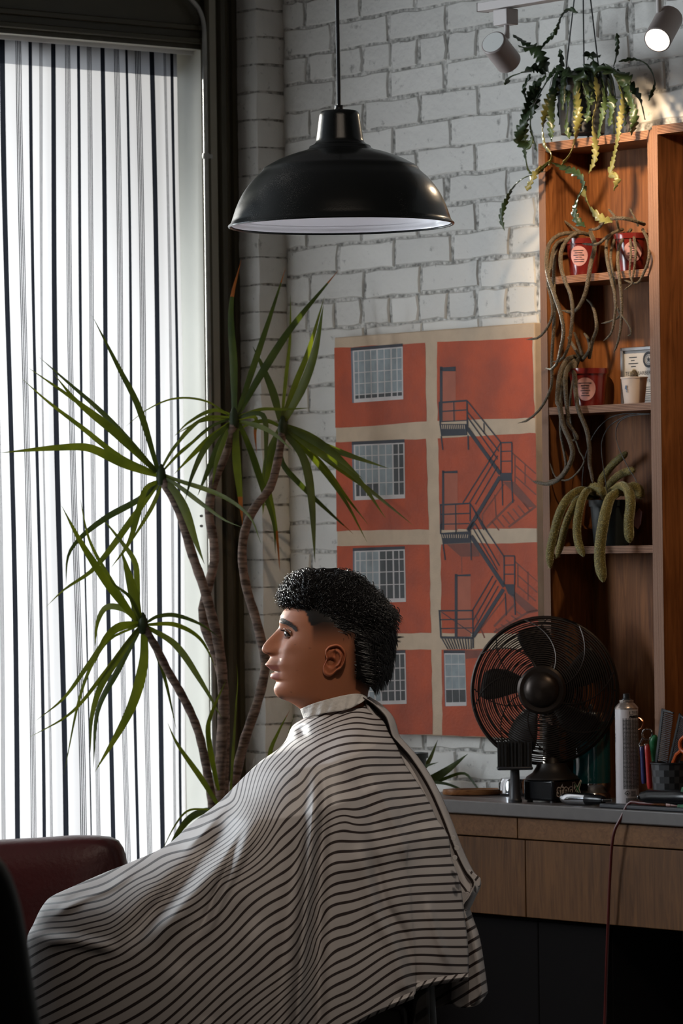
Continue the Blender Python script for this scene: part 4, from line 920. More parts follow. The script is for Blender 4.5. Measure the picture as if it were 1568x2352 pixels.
# hair clipper lying on the mat
c0 = PW(1466, 1838, 0.274); c1 = PW(1590, 1826, 0.274); c0.z = ZM + 0.017; c1.z = ZM + 0.021
cl = thing('hair_clipper', 'black hair clipper lying on the mat under the combs', 'clipper', (c0 + c1) / 2 - ZZ * 0.02)
m = MB(); m.tube([c0 + (c1 - c0) * s for s in np.linspace(0.08, 1, 8)], [0.0125, 0.0165, 0.0165, 0.017, 0.018, 0.0185, 0.0185, 0.016], 16); m.build('body', 'gloss_black', cl)
m = MB(); m.box(c0 + (c1 - c0) * 0.03, (0.014, 0.034, 0.008), Matrix.Identity(3)); m.build('cutter_blade', 'dark_chrome', cl, bevel=0.0006)
# red power cord over the edge
pm('cord_red', (0.080, 0.010, 0.008), 0.4)
rp = [(1600, 1845, .20), (1540, 1858, .262), (1500, 1862, .280), (1470, 1861, .284), (1445, 1866, .290), (1425, 1880, .300), (1412, 1905, .306), (1405, 1940, .306), (1401, 2000, .302), (1398, 2060, .300), (1396, 2120, .298), (1393, 2200, .285), (1390, 2300, .26), (1386, 2420, .25)]
pts3 = [PW(x, y, w_) for x, y, w_ in rp]
for k in range(5): pts3[k].z = max(pts3[k].z, ZM + 0.0045)
m = MB(); m.tube(catmull(pts3, 70), 0.0036, 8); o = m.build('power_cord', 'cord_red', None); tag(o, 'dark red power cord looping over the counter edge', 'cord')
# copper chain and pen
pm('pen_pink', (0.30, 0.17, 0.15), 0.35)
a = PW(1531, 1868, 0.285); b = PW(1600, 1872, 0.27); a.z = b.z = ZM + 0.0042
m = MB(); m.tube([a, a + (b - a) * 0.14, a + (b - a) * 0.15, b], [0.0042, 0.0042, 0.0034, 0.0034], 10); o = m.build('pen', 'pen_pink', None, origin=a); tag(o, 'pale pink pen lying on the mat edge', 'pen')
m = MB(); ch_ = catmull([PW(*k8(*p), 0.282) for p in ((720, 1955), (730, 1905), (770, 1880), (820, 1900), (870, 1940), (920, 1970), (975, 1985))], 26)
for i, q in enumerate(ch_):
    q = Vector(q); q.z = max(q.z, ZM + 0.003); rr = Matrix.Rotation(i * 1.57, 3, 'X'); m.tube([q + rr @ Vector((0.0020 * math.cos(t), 0.0014 * math.sin(t), 0)) for t in np.linspace(0, 2 * math.pi, 9)[:-1]], 0.0005, 4, closed=True)
o = m.build('key_chain', 'copper', None, fixn=False); tag(o, 'thin copper chain curled on the mat beside the pen', 'chain')
# ================================================================== SHELF OBJECTS AND CACTI
pm('red_pot', (0.115, 0.010, 0.008), 0.22, 0, 0.5, coat=0.3); pm('soil', (0.025, 0.015, 0.010), 0.95, bump=(120, 1.0), var=(60, 0.6))
pm('label_pink', (0.44, 0.23, 0.22), 0.6); pm('dark_pot', (0.014, 0.020, 0.021), 0.4); pm('pot_grey', (0.022, 0.024, 0.026), 0.45)
def spiny(name, c1, c2, fuzz):
    m = bpy.data.materials.new(name); n, l = nt(m); b = n['Principled BSDF']; b.inputs['Roughness'].default_value = 0.6
    b.inputs['Sheen Weight'].default_value = fuzz; b.inputs['Sheen Roughness'].default_value = 0.35; b.inputs['Sheen Tint'].default_value = (0.95, 0.9, 0.6, 1)
    tc = n.new('ShaderNodeTexCoord'); v = n.new('ShaderNodeTexVoronoi'); v.inputs['Scale'].default_value = 330; l.new(tc.outputs['Object'], v.inputs['Vector'])
    r = n.new('ShaderNodeValToRGB'); r.color_ramp.elements[0].color = (*c2, 1); r.color_ramp.elements[1].color = (*c1, 1); r.color_ramp.elements[0].position = 0.12; r.color_ramp.elements[1].position = 0.4
    l.new(v.outputs['Distance'], r.inputs[0]); l.new(r.outputs[0], b.inputs['Base Color'])
    bn = n.new('ShaderNodeBump'); bn.inputs['Strength'].default_value = 0.7; bn.inputs['Distance'].default_value = 0.002; bn.invert = True; l.new(v.outputs['Distance'], bn.inputs['Height']); l.new(bn.outputs[0], b.inputs['Normal']); MATS[name] = m
spiny('rat_tail', (0.055, 0.040, 0.024), (0.22, 0.16, 0.10), 0.25)
spiny('gold_cactus', (0.10, 0.078, 0.012), (0.42, 0.33, 0.08), 0.7)
g4 = lambda x, y: (1140 + x / 3.6636, 440 + y / 3.6636)
g5 = lambda x, y: (1140 + x / 3.6636, 900 + y / 3.6636)
def stem(parent, pts, f, w0, w1, r_px, mat='rat_tail', n=26, ribs=0, hair=0):
    """stem traced as pixels; w runs from the pot (w0) outwards (w1)"""
    q = catmull([f(*p) if f else p for p in pts], n); p3 = []
    for i, (x, y) in enumerate(q):
        s = i / (n - 1); w_ = w0 + (w1 - w0) * min(1, s * 2.6) ** 0.7; p3.append(PW(x, y, w_))
    px_ = p3[0].y / F; rr = [r_px * px_ * (1 - 0.42 * (i / (n - 1)) ** 4 if i < n - 1 else 0.12) for i in range(n)]
    if mat == 'gold_cactus': rr = [r_px * px_ * (0.75 + 0.3 * min(1, i / (n * .3))) * (1 if i < n - 3 else (0.92, 0.7, 0.2)[i - n + 3]) for i in range(n)]
    m = MB(); m.tube(p3, rr, 10 if not ribs else ribs); o = m.build('stem', mat, parent)
    if hair:
        hm_ = MB(); r_ = random.Random(int(pts[0][0]))
        for k in range(hair):
            i = r_.randrange(1, n - 1); a = r_.random(); b = p3[i].lerp(p3[min(i + 1, n - 1)], a); d = Vector((r_.gauss(0, 1), r_.gauss(0, 1), r_.gauss(0, 1))).normalized()
            t_ = (p3[min(i + 1, n - 1)] - p3[i - 1]).normalized(); d = (d - t_ * d.dot(t_)).normalized()
            b = b + d * rr[i] * 0.9; e_ = b + (d * 0.8 + t_ * 0.5) * 0.0042; sd = d.cross(t_) * 0.00022
            hm_.add([b - sd, b + sd, e_], [(0, 1, 2)])
        hm_.build('spines', 'spine_hair', o, smooth=False, fixn=False)
    return o
pm('spine_hair', (0.62, 0.55, 0.28), 0.5)
def pot(t, c, r_top, r_bot, h, mat, rim=True):
    m = MB(); m.lathe([(r_bot, 0), (r_top * 0.96, h * 0.86), (r_top * 1.03, h * 0.86), (r_top * 1.04, h), (r_top * 0.95, h), (r_top * 0.93, h * 0.9)], c, n=36, cap0=True); m.build('pot', mat, t, angle=35)
    m = MB(); m.lathe([(r_top * 0.93, h * 0.9), (0.0005, h * 0.93)], c, n=36); m.build('soil', 'soil', t, fixn=False)
def pot_label(t, c, r_, zc, ang, hw):
    m = MB(); n_ = 24; dirv = lambda x: -math.pi / 2 + ang + x / r_
    pt = lambda x, y, k: c + Vector(((r_ + 0.0006 + 0.0003 * k + (y) * 0.14) * math.cos(dirv(x)), (r_ + 0.0006 + 0.0003 * k + y * 0.14) * math.sin(dirv(x)), zc + y))
    m.add([pt(0, 0, 0)] + [pt(hw * math.cos(a), hw * 1.1 * math.sin(a), 0) for a in np.linspace(0, 2 * math.pi, n_ + 1)[:-1]], [(0, 1 + i, 1 + (i + 1) % n_) for i in range(n_)], 0)
    rb_ = random.Random(int(c.x * 1000))
    for i in range(6):
        y = hw * (0.55 - i * 0.24); L_ = hw * rb_.uniform(0.25, 0.62); vs = []
        for k in range(5): x = -L_ + 2 * L_ * k / 4; vs += [pt(x, y, 1), pt(x, y + hw * 0.07, 1)]
        m.add(vs, [(2 * k, 2 * k + 2, 2 * k + 3, 2 * k + 1) for k in range(4)], 1)
    m.build('label', ['label_pink', 'print_black'], t, smooth=False, fixn=False)
S1, S2, S3 = SHZ
def shelf_pot(x, w_, z): p = PW(x, 800, w_); return Vector((p.x, p.y, z))
# shelf one, left
c = shelf_pot(1343, 0.075, S1); t = thing('rat_tail_cactus', 'rat tail cactus trailing far down from the left red pot, upper shelf', 'cactus', c, 'rat tail cacti in red pots')
pot(t, c, 0.041, 0.032, 0.088, 'red_pot'); pot_label(t, c, 0.0375, 0.047, -0.38, 0.021)
for pts, w1, r_ in (([(780, 365), (690, 345), (600, 400), (545, 500), (540, 620), (570, 740), (620, 860), (640, 1000), (625, 1180), (600, 1320), (540, 1420), (470, 1432)], .20, 4.6), ([(700, 350), (540, 360), (450, 430), (420, 560), (430, 700), (490, 880), (540, 1030), (565, 1180), (540, 1320), (510, 1440), (460, 1500), (405, 1485)], .215, 4.8),
                    ([(680, 375), (510, 430), (470, 520), (450, 640), (430, 760), (460, 900), (470, 1030), (430, 1140), (350, 1230), (250, 1245)], .205, 3.8), ([(660, 380), (520, 440), (490, 560), (480, 760), (490, 950), (480, 1150), (465, 1400), (460, 1640), (400, 1780), (340, 1860), (250, 1930), (180, 1950)], .19, 4.0),
                    ([(790, 345), (825, 450), (790, 620), (760, 800), (720, 920), (650, 1010), (550, 1000)], .165, 5.2), ([(720, 350), (640, 300), (560, 240)], .09, 3.4)):
    stem(t, pts, g4, 0.075, w1, r_)
c = shelf_pot(1455, 0.085, S1); t = thing('rat_tail_cactus', 'rat tail cactus in the right red pot, upper shelf beside the post', 'cactus', c, 'rat tail cacti in red pots')
pot(t, c, 0.041, 0.032, 0.088, 'red_pot'); pot_label(t, c, 0.0375, 0.045, -0.05, 0.021)
for pts, w1, r_ in (([(1240, 275), (1100, 230), (1000, 225), (920, 240), (850, 310), (770, 320)], .15, 4.6), ([(1060, 320), (1000, 340), (930, 380), (850, 440), (720, 440)], .17, 3.6), ([(1060, 320), (990, 340), (930, 410), (925, 540), (960, 720), (1000, 900), (990, 1080), (960, 1200), (900, 1255)], .18, 3.8),
                    ([(1080, 350), (1010, 380), (970, 470), (960, 580), (990, 760), (1000, 950), (1040, 1040), (960, 1090), (880, 1110)], .165, 3.4), ([(1130, 320), (1050, 420), (1020, 540), (1030, 700), (1050, 900), (1050, 1050), (1040, 1180), (1010, 1300), (985, 1355)], .185, 3.8),
                    ([(1120, 360), (1130, 500), (1120, 700), (1140, 770), (1070, 830)], .17, 2.6), ([(1150, 350), (1170, 500), (1150, 700), (1130, 780)], .16, 3), ([(1230, 320), (1275, 420), (1280, 560), (1240, 680), (1180, 770), (1070, 745)], .16, 3.6), ([(1030, 330), (1000, 220), (940, 145)], .12, 3.2), ([(1190, 290), (1170, 240), (1120, 140)], .09, 2.6),
                    ([(1045, 1030), (1060, 1050), (1120, 1140), (1130, 1200), (1100, 1215)], .19, 2.4)):
    stem(t, pts, g4, 0.085 if pts[0][1] < 1000 else .185, w1, r_)
c = shelf_pot(1350, 0.075, S2); t = thing('rat_tail_cactus', 'rat tail cactus in the red pot on the middle shelf', 'cactus', c, 'rat tail cacti in red pots')
pot(t, c, 0.045, 0.036, 0.088, 'red_pot'); pot_label(t, c, 0.041, 0.040, -0.25, 0.024)
F5 = lambda p: (p[0], p[1] + 460 * 3.6636)
for pts, w1, r_ in (([(690, 1390), (600, 1410), (540, 1520), (520, 1650), (515, 1800), F5((530, 120)), F5((560, 280)), F5((620, 420)), F5((640, 520)), F5((600, 640)), F5((520, 740)), F5((430, 775)), F5((300, 750))], .20, 6.2), ([(680, 1400), (590, 1500), (580, 1650), (590, 1800), F5((600, 200)), F5((600, 260)), F5((640, 320)), F5((680, 390)), F5((630, 412))], .185, 5.0),
                    ([(720, 1390), (660, 1450), (660, 1600), (680, 1800), F5((700, 180)), F5((760, 330)), F5((780, 480)), F5((780, 600)), F5((800, 700)), F5((810, 770))], .165, 5.4), ([(720, 1420), (780, 1330), (770, 1240), (735, 1190)], .10, 4.2), ([(780, 1400), (810, 1250), (840, 1160), (830, 1040), (800, 950), (755, 905)], .09, 4.2),
                    ([(710, 1400), (640, 1290), (600, 1220)], .12, 4.0), ([(730, 1400), (690, 1280), (650, 1180)], .08, 4.0), ([(680, 1400), (570, 1560), (545, 1700), (540, 1880), F5((540, 350)), F5((570, 520)), F5((580, 640)), F5((500, 735)), F5((425, 750))], .195, 3.6), ([(700, 1400), (640, 1600), (620, 1900), F5((700, 500)), F5((740, 580)), F5((680, 680)), F5((590, 745)), F5((500, 720)), F5((450, 600))], .15, 2.6)):
    stem(t, pts, g4, 0.075, w1, r_, n=34)
# paper cup with a tiny cactus
pm('paper_cup', (0.62, 0.50, 0.42), 0.6); pm('print_blue', (0.015, 0.07, 0.16), 0.5)
c = shelf_pot(1455, 0.105, S2); pxc = c.y / F
t = thing('paper_cup', 'white paper cup with a tiny cactus and a small blue print', 'cup', c)
m = MB(); m.lathe([(23 * pxc, 0), (23.5 * pxc, 0.002), (30 * pxc, 59 * pxc), (31.5 * pxc, 59 * pxc), (31.5 * pxc, 62 * pxc), (29.5 * pxc, 62 * pxc), (28.5 * pxc, 50 * pxc)], c, n=36, cap0=True); m.build('cup_wall', 'paper_cup', t, angle=35)
m = MB(); m.lathe([(28.6 * pxc, 54 * pxc), (0.0005, 56 * pxc)], c, n=36); m.build('soil', 'soil', t, fixn=False)
m = MB(); m.lathe([(0.007, 52 * pxc), (0.0095, 60 * pxc), (0.009, 70 * pxc), (0.005, 77 * pxc), (0.0004, 79 * pxc)], c, n=16); cc = m.build('cactus', 'rat_tail', t)
m = MB(); rb = random.Random(2)
for k in range(240):
    th, ph = rb.uniform(0, 6.28), rb.uniform(0.1, 1.5); d = Vector((math.cos(th) * math.cos(ph), math.sin(th) * math.cos(ph), math.sin(ph))); b = c + ZZ * 63 * pxc + Vector((d.x * 0.009, d.y * 0.009, d.z * 0.014)); sd = d.orthogonal().normalized() * 0.0002; m.add([b - sd, b + sd, b + d * 0.005], [(0, 1, 2)])
m.build('spines', 'spine_hair', cc, smooth=False, fixn=False)
m = MB(); dirc = lambda x: -math.pi / 2 - 0.75 + x / 0.028
for pts in ([(-.003, .038), (.0, .043), (.002, .040), (.001, .034), (.004, .030), (.0, .031), (-.002, .034)], [(.0, .031), (.003, .026), (.001, .0255), (-.001, .029)], [(-.002, .034), (-.0045, .033), (-.003, .036)]):
    m.poly([c + Vector(((0.0245 + y * 0.118 + 0.0007) * math.cos(dirc(x)), (0.0245 + y * 0.118 + 0.0007) * math.sin(dirc(x)), y)) for x, y in pts])
m.build('blue_print', 'print_blue', t, smooth=False, fixn=False)
# framed certificate
pm('frame_silver', (0.30, 0.30, 0.31), 0.3, 0.8); pm('certificate_paper', (0.46, 0.44, 0.42), 0.5, coat=0.4)
wq = 0.030; ua_ = uw(PW(1424, 860, wq))[0]; ub_ = uw(PW(1500, 860, wq))[0] + 0.03; zt_ = PW(1460, 797, wq).z
t = thing('framed_certificate', 'framed licence certificate leaning at the back of the shelf behind the cup', 'picture frame', R((ua_ + ub_) / 2, wq, S2))
m = MB(); fwid = 0.008
for a0, a1, b0, b1 in ((ua_, ub_, zt_ - fwid, zt_), (ua_, ub_, S2, S2 + fwid), (ua_, ua_ + fwid, S2, zt_), (ub_ - fwid, ub_, S2, zt_)): m.ubox(a0, a1, wq - 0.012, wq, b0, b1)
m.build('frame', 'frame_silver', t, bevel=0.001)
m = MB(); m.ubox(ua_ + 0.004, ub_ - 0.004, wq - 0.010, wq - 0.006, S2 + 0.004, zt_ - 0.004); m.build('paper', 'certificate_paper', t, smooth=False)
m = MB(); W0 = wq - 0.0055; tp = lambda u_, z_: R(u_, W0, z_)
text_mesh('TEXAS BARBERING &', 0.0125, lambda x, y: tp(ua_ + 0.011 + x, zt_ - 0.064 + y), m); 
text_mesh('COSMETOLOGY LICENSE', 0.009, lambda x, y: tp(ua_ + 0.02 + x, zt_ - 0.081 + y), m)
for i, (a0, a1) in enumerate(((.024, .050), (.030, .042), (.022, .054), (.030, .046))): m.poly([tp(ua_ + a0, zt_ - .022 - .007 * i), tp(ua_ + a1, zt_ - .022 - .007 * i), tp(ua_ + a1, zt_ - .024 - .007 * i), tp(ua_ + a0, zt_ - .024 - .007 * i)])
for i in range(9): m.poly([tp(ua_ + .06, zt_ - .092 - .005 * i), tp(ua_ + .10, zt_ - .092 - .005 * i), tp(ua_ + .10, zt_ - .0935 - .005 * i), tp(ua_ + .06, zt_ - .0935 - .005 * i)])
sc_ = (ua_ + 0.088, zt_ - 0.030)
for ro, ri in ((0.0185, 0.0125), (0.0105, 0.0095)):
    N = 32; vs = [tp(sc_[0] + ro * math.cos(a), sc_[1] + ro * math.sin(a)) for a in np.linspace(0, 2 * math.pi, N + 1)[:-1]] + [tp(sc_[0] + ri * math.cos(a), sc_[1] + ri * math.sin(a)) for a in np.linspace(0, 2 * math.pi, N + 1)[:-1]]
    m.add(vs, [(i, (i + 1) % N, N + (i + 1) % N, N + i) for i in range(N)])
m.poly([tp(sc_[0] + (0.007 if i % 2 == 0 else 0.003) * math.sin(i * math.pi / 5), sc_[1] + (0.007 if i % 2 == 0 else 0.003) * math.cos(i * math.pi / 5)) for i in range(10)])
m.build('lettering', 'print_black', t, smooth=False, fixn=False)
# golden hanging cactus on the lower shelf
c = shelf_pot(1398, 0.080, S3); t = thing('golden_cactus', 'golden spined cactus drooping from a dark pot on the lowest shelf', 'cactus', c)
pot(t, c, 0.049, 0.040, 0.105, 'dark_pot')
for pts, w0, w1, r_ in (([(850, 860), (720, 825), (640, 860), (570, 940), (520, 1050), (480, 1200), (450, 1350), (450, 1485)], .09, .222, 9.6), ([(850, 880), (690, 900), (630, 1000), (580, 1120), (540, 1280), (505, 1395)], .09, .19, 8), ([(860, 870), (770, 830), (720, 900), (690, 1020), (675, 1150), (690, 1280), (735, 1385)], .09, .21, 9.5),
                         ([(980, 880), (1030, 840), (960, 890), (920, 1000), (890, 1150), (870, 1300), (870, 1450), (900, 1600)], .10, .222, 12.5), ([(960, 840), (1060, 790), (1115, 850), (1125, 960), (1110, 1100), (1120, 1270)], .09, .18, 11), ([(870, 850), (880, 750), (930, 670), (1000, 590), (1100, 510)], .08, .06, 8.5), ([(920, 850), (950, 780), (1020, 710), (1100, 670), (1165, 660)], .08, .09, 8.5),
                         ([(910, 900), (880, 830), (830, 800), (790, 815)], .11, .14, 9), ([(1060, 850), (1150, 800), (1200, 830), (1205, 900)], .08, .11, 11)):
    stem(t, pts, g5, w0, w1, r_, 'gold_cactus', hair=420)
for pts in ([(1240, 190), (1100, 182), (950, 220), (830, 340), (760, 500), (730, 650), (725, 830), (770, 910)], [(1280, 185), (1130, 190), (960, 280), (890, 400), (885, 520), (905, 680), (930, 840), (935, 910)], [(1290, 185), (1100, 210), (1020, 270), (1005, 380), (1040, 500), (1110, 640), (1180, 770), (1150, 900)]):
    q = catmull([g5(*p) for p in pts], 24); m = MB(); m.tube([PW(x, y, 0.11) for x, y in q], 0.0011, 6); m.build('hanger_wire', 'black_plastic', t)
m = MB(); tg = [g5(*p) for p in ((1200, 980), (1225, 1010), (1215, 1110), (1190, 1155), (1160, 1130), (1160, 1040))]; m.prism([PW(x, y, 0.045) for x, y in tg], NB * 0.001); m.build('plant_tag', 'label_pink', t)

# ================================================================== HANGING FISHBONE CACTUS
def leafmat(name, c1, c2, tr=0.35, rough=0.35):
    m = bpy.data.materials.new(name); n, l = nt(m); b = n['Principled BSDF']; out = n['Material Output']; b.inputs['Roughness'].default_value = rough
    tc = n.new('ShaderNodeTexCoord'); t = n.new('ShaderNodeTexNoise'); t.inputs['Scale'].default_value = 14; l.new(tc.outputs['Object'], t.inputs['Vector'])
    r = n.new('ShaderNodeValToRGB'); r.color_ramp.elements[0].color = (*c1, 1); r.color_ramp.elements[1].color = (*c2, 1); r.color_ramp.elements[0].position = 0.35; r.color_ramp.elements[1].position = 0.65; l.new(t.outputs['Fac'], r.inputs[0]); l.new(r.outputs[0], b.inputs['Base Color'])
    tl_ = n.new('ShaderNodeBsdfTranslucent'); ml = n.new('ShaderNodeMixRGB'); ml.blend_type = 'MULTIPLY'; ml.inputs[0].default_value = 1; ml.inputs[2].default_value = (1.8, 1.6, 0.35, 1); l.new(r.outputs[0], ml.inputs[1]); l.new(ml.outputs[0], tl_.inputs[0])
    mx = n.new('ShaderNodeMixShader'); mx.inputs[0].default_value = tr; l.new(b.outputs[0], mx.inputs[1]); l.new(tl_.outputs[0], mx.inputs[2]); l.new(mx.outputs[0], out.inputs[0]); MATS[name] = m
leafmat('fishbone_green', (0.018, 0.036, 0.014), (0.055, 0.085, 0.030), 0.25); leafmat('fishbone_yellow', (0.11, 0.115, 0.03), (0.22, 0.20, 0.07), 0.25)
WH = 0.13
c = PW(1338, 330, WH); c.z = zSt + 0.012; 
hp = thing('hanging_cactus', 'fishbone cactus with zigzag stems in a hanging pot above the shelf', 'hanging plant', c)
r_ = 60 * c.y / F
pot(hp, c, r_, r_ * 0.84, 0.125, 'pot_grey')
hook = PW(1337, -160, WH)
for a, pt in ((0, (1263, 165)), (1, (1340, 168)), (2, (1412, 145))):
    m = MB(); b = PW(pt[0], pt[1], WH + (0.03 if a == 1 else 0.0)); rimp = c + ZZ * 0.12 + (Vector((b.x, b.y, 0)) - Vector((c.x, c.y, 0))).normalized() * r_ if (Vector((b.x, b.y, 0)) - Vector((c.x, c.y, 0))).length > 0.01 else c + ZZ * 0.12
    m.tube([rimp, hook], 0.0017, 6); m.build('hanger_wire', 'black_plastic', hp)
m = MB(); m.tube([hook, Vector((hook.x, hook.y, CEIL))], 0.002, 6); m.build('hanger_hook', 'black_plastic', hp)
h3 = lambda x, y: (1000 + x / 2.7606, y / 2.7606)
def zig(pts, w0, w1, wid, mat, f=h3, seed=0):
    """flat stem with rounded alternating lobes"""
    r_ = random.Random(seed); L_ = sum(math.hypot(pts[i + 1][0] - pts[i][0], pts[i + 1][1] - pts[i][1]) for i in range(len(pts) - 1)) / 2.76
    n = max(16, int(L_ / 2.2)); q = catmull([f(*p) for p in pts], n); p3 = [PW(x, y, w0 + (w1 - w0) * min(1, 3 * i / (n - 1))) for i, (x, y) in enumerate(q)]; px_ = p3[0].y / F
    tw0 = r_.uniform(-0.8, 0.8); vs = []; lob = 13.0
    for i, p in enumerate(p3):
        s = i / (n - 1); t_ = (p3[min(i + 1, n - 1)] - p3[max(i - 1, 0)]).normalized(); sd = t_.cross(Vector((0, 1, 0))); sd = sd.normalized() if sd.length > 1e-4 else Vector((1, 0, 0))
        sd = Matrix.Rotation(tw0 + 1.2 * math.sin(s * 5 + seed), 3, t_) @ sd; nn = sd.cross(t_)
        ph = (i * L_ / n) / lob; tri = lambda x: 1 - (x % 1.0) ** 1.6
        tp_ = min(1, s * 6 + 0.25) * (1 if s < 0.93 else max(0.15, (1 - s) / 0.07))
        a = wid * px_ * (0.30 + 0.70 * tri(ph)) * tp_; b = wid * px_ * (0.30 + 0.70 * tri(ph + 0.5)) * tp_
        vs += [p - sd * a, p + nn * 0.0012, p + sd * b]
    fs = []
    for i in range(n - 1):
        for k in (0, 1): fs.append((i * 3 + k, i * 3 + k + 1, (i + 1) * 3 + k + 1, (i + 1) * 3 + k))
    m = MB(); m.add(vs, fs); return m.build('zigzag_stem', mat, hp, fixn=False, angle=60, solid=0.0012)
gF, yF = 'fishbone_green', 'fishbone_yellow'
ZG = [([(760, 430), (690, 540), (600, 700), (535, 830), (530, 900), (590, 920), (615, 860)], .20, 10, gF), ([(800, 470), (760, 560), (715, 660), (680, 800), (690, 920), (735, 980), (720, 1050)], .215, 11, yF), ([(780, 450), (740, 600), (730, 760), (735, 900)], .22, 8, gF),
      ([(720, 1030), (640, 1100), (560, 1130), (490, 1190), (440, 1290), (415, 1380), (435, 1460)], .22, 5.5, gF), ([(720, 1020), (640, 1090), (590, 1180), (580, 1210)], .225, 7, yF), ([(740, 1030), (830, 1070), (910, 1110), (935, 1170), (900, 1260), (880, 1340), (900, 1400), (950, 1440)], .225, 8, gF),
      ([(935, 1170), (950, 1240), (980, 1320), (1040, 1380), (1120, 1410)], .215, 9, yF), ([(900, 480), (895, 600), (905, 700), (890, 860), (860, 960), (800, 1050)], .215, 9, yF), ([(950, 460), (945, 560), (970, 630), (1010, 640)], .22, 6, gF), ([(1010, 480), (1030, 620), (1000, 760), (1010, 880), (1010, 1000), (970, 1100)], .205, 7, yF),
      ([(1060, 470), (1080, 600), (1050, 760), (1030, 880)], .21, 8, gF), ([(1130, 470), (1190, 600), (1170, 760), (1150, 900), (1120, 1040), (1110, 1100), (1150, 1130), (1130, 1210)], .215, 7, yF), ([(1150, 450), (1230, 600), (1260, 760), (1240, 860)], .20, 9, gF), ([(1100, 440), (1200, 500), (1290, 620), (1330, 760)], .17, 9, gF),
      ([(700, 470), (640, 430), (560, 460), (470, 490), (440, 540)], .20, 9, gF), ([(720, 460), (680, 390), (640, 320), (580, 300), (530, 295)], .18, 13, gF), ([(690, 440), (640, 330), (560, 270), (490, 220)], .15, 7, gF), ([(660, 330), (680, 290), (760, 200), (800, 100), (850, 60), (900, 80)], .14, 5, gF),
      ([(780, 450), (800, 400), (785, 310)], .15, 6, gF), ([(980, 430), (1000, 380), (960, 350), (1040, 360)], .15, 9, gF), ([(1130, 420), (1150, 330), (1150, 210)], .13, 4.5, gF), ([(1160, 390), (1260, 375), (1340, 410), (1390, 520), (1350, 640)], .12, 4, gF), ([(700, 480), (620, 560), (580, 680), (560, 800), (570, 1000), (600, 1090), (690, 1090)], .19, 9, gF),
      ([(660, 500), (630, 640), (600, 780), (640, 960)], .17, 10, gF), ([(830, 500), (840, 640), (830, 800), (850, 880)], .205, 6, gF), ([(600, 470), (560, 560), (575, 640)], .16, 5, gF), ([(870, 460), (960, 440), (1040, 430), (1120, 460)], .19, 13, gF), ([(760, 450), (860, 470), (960, 480)], .20, 13, gF), ([(1000, 470), (1090, 430), (1180, 470), (1230, 540)], .19, 14, gF), ([(1100, 500), (1120, 640), (1100, 800)], .20, 10, gF), ([(960, 500), (970, 640), (960, 780)], .20, 8, gF), ([(1180, 520), (1210, 660), (1200, 800)], .19, 9, gF)]
for i, (pts, w1, wid, mt) in enumerate(ZG): zig(pts, 0.16, w1, wid * 1.35, mt, seed=i)
m = MB(); rb = random.Random(12)
for k in range(26):
    th = rb.uniform(0, 6.28); a = c + ZZ * 0.115 + Vector((math.cos(th) * r_ * .6, math.sin(th) * r_ * .6, 0))
for k in range(14):
    th = 2 * math.pi * k / 14; a = c + ZZ * 0.112 + Vector((math.cos(th) * r_ * .5, math.sin(th) * r_ * .5, 0)); o2_ = Vector((math.cos(th), math.sin(th), 0))
    pts3 = [a, a + o2_ * r_ * 0.5 + ZZ * 0.03, a + o2_ * r_ * 0.72 + ZZ * 0.0, a + o2_ * r_ * 0.8 - ZZ * rb.uniform(0.05, 0.13)]
    q = catmull(pts3, 22); vs = []
    for i, p in enumerate(q):
        p = Vector(p); s = i / 21; t_ = (Vector(q[min(i + 1, 21)]) - Vector(q[max(i - 1, 0)])).normalized(); sd = t_.cross(o2_).normalized(); wv = 0.010 * (0.4 + 0.6 * (1 - (s * 7 % 1.0))) * (1 if s < .9 else .4)
        vs += [p - sd * wv, p + sd * 0.010 * (0.4 + 0.6 * (1 - ((s * 7 + .5) % 1.0))) * (1 if s < .9 else .4)]
    m2 = MB(); m2.add(vs, [(2 * i, 2 * i + 1, 2 * i + 3, 2 * i + 2) for i in range(21)]); m2.build('zigzag_stem', gF, hp, fixn=False, solid=0.0012)

# ================================================================== DRACAENA
leafmat('dracaena_leaf', (0.068, 0.098, 0.018), (0.115, 0.150, 0.028), 0.45, 0.5); leafmat('dracaena_dark', (0.032, 0.054, 0.018), (0.058, 0.084, 0.027), 0.36, 0.5); leafmat('leaf_brown', (0.22, 0.065, 0.022), (0.34, 0.12, 0.05), 0.35)
def bark():
    m = bpy.data.materials.new('dracaena_bark'); n, l = nt(m); b = n['Principled BSDF']; b.inputs['Roughness'].default_value = 0.8
    tc = n.new('ShaderNodeTexCoord'); mp = n.new('ShaderNodeMapping'); mp.inputs['Scale'].default_value = (25, 25, 130); l.new(tc.outputs['Object'], mp.inputs[0])
    t = n.new('ShaderNodeTexNoise'); t.inputs['Scale'].default_value = 1.0; t.inputs['Detail'].default_value = 5; l.new(mp.outputs[0], t.inputs['Vector'])
    r = n.new('ShaderNodeValToRGB'); r.color_ramp.elements[0].color = (0.07, 0.045, 0.034, 1); r.color_ramp.elements[1].color = (0.27, 0.19, 0.15, 1); r.color_ramp.elements[0].position = 0.36; r.color_ramp.elements[1].position = 0.60
    l.new(t.outputs['Fac'], r.inputs[0]); l.new(r.outputs[0], b.inputs['Base Color']); bn = n.new('ShaderNodeBump'); bn.inputs['Strength'].default_value = 0.8; bn.inputs['Distance'].default_value = 0.004; l.new(t.outputs['Fac'], bn.inputs['Height']); l.new(bn.outputs[0], b.inputs['Normal']); MATS['dracaena_bark'] = m
bark()
YD = 9.95
potc = Vector((P(505, 2300, YD).x, YD, 0))
dr = thing('dracaena_plant', 'tall dracaena with several bare stems and spiky leaf heads by the window', 'plant', potc)
pm('terracotta', (0.16, 0.07, 0.045), 0.7)
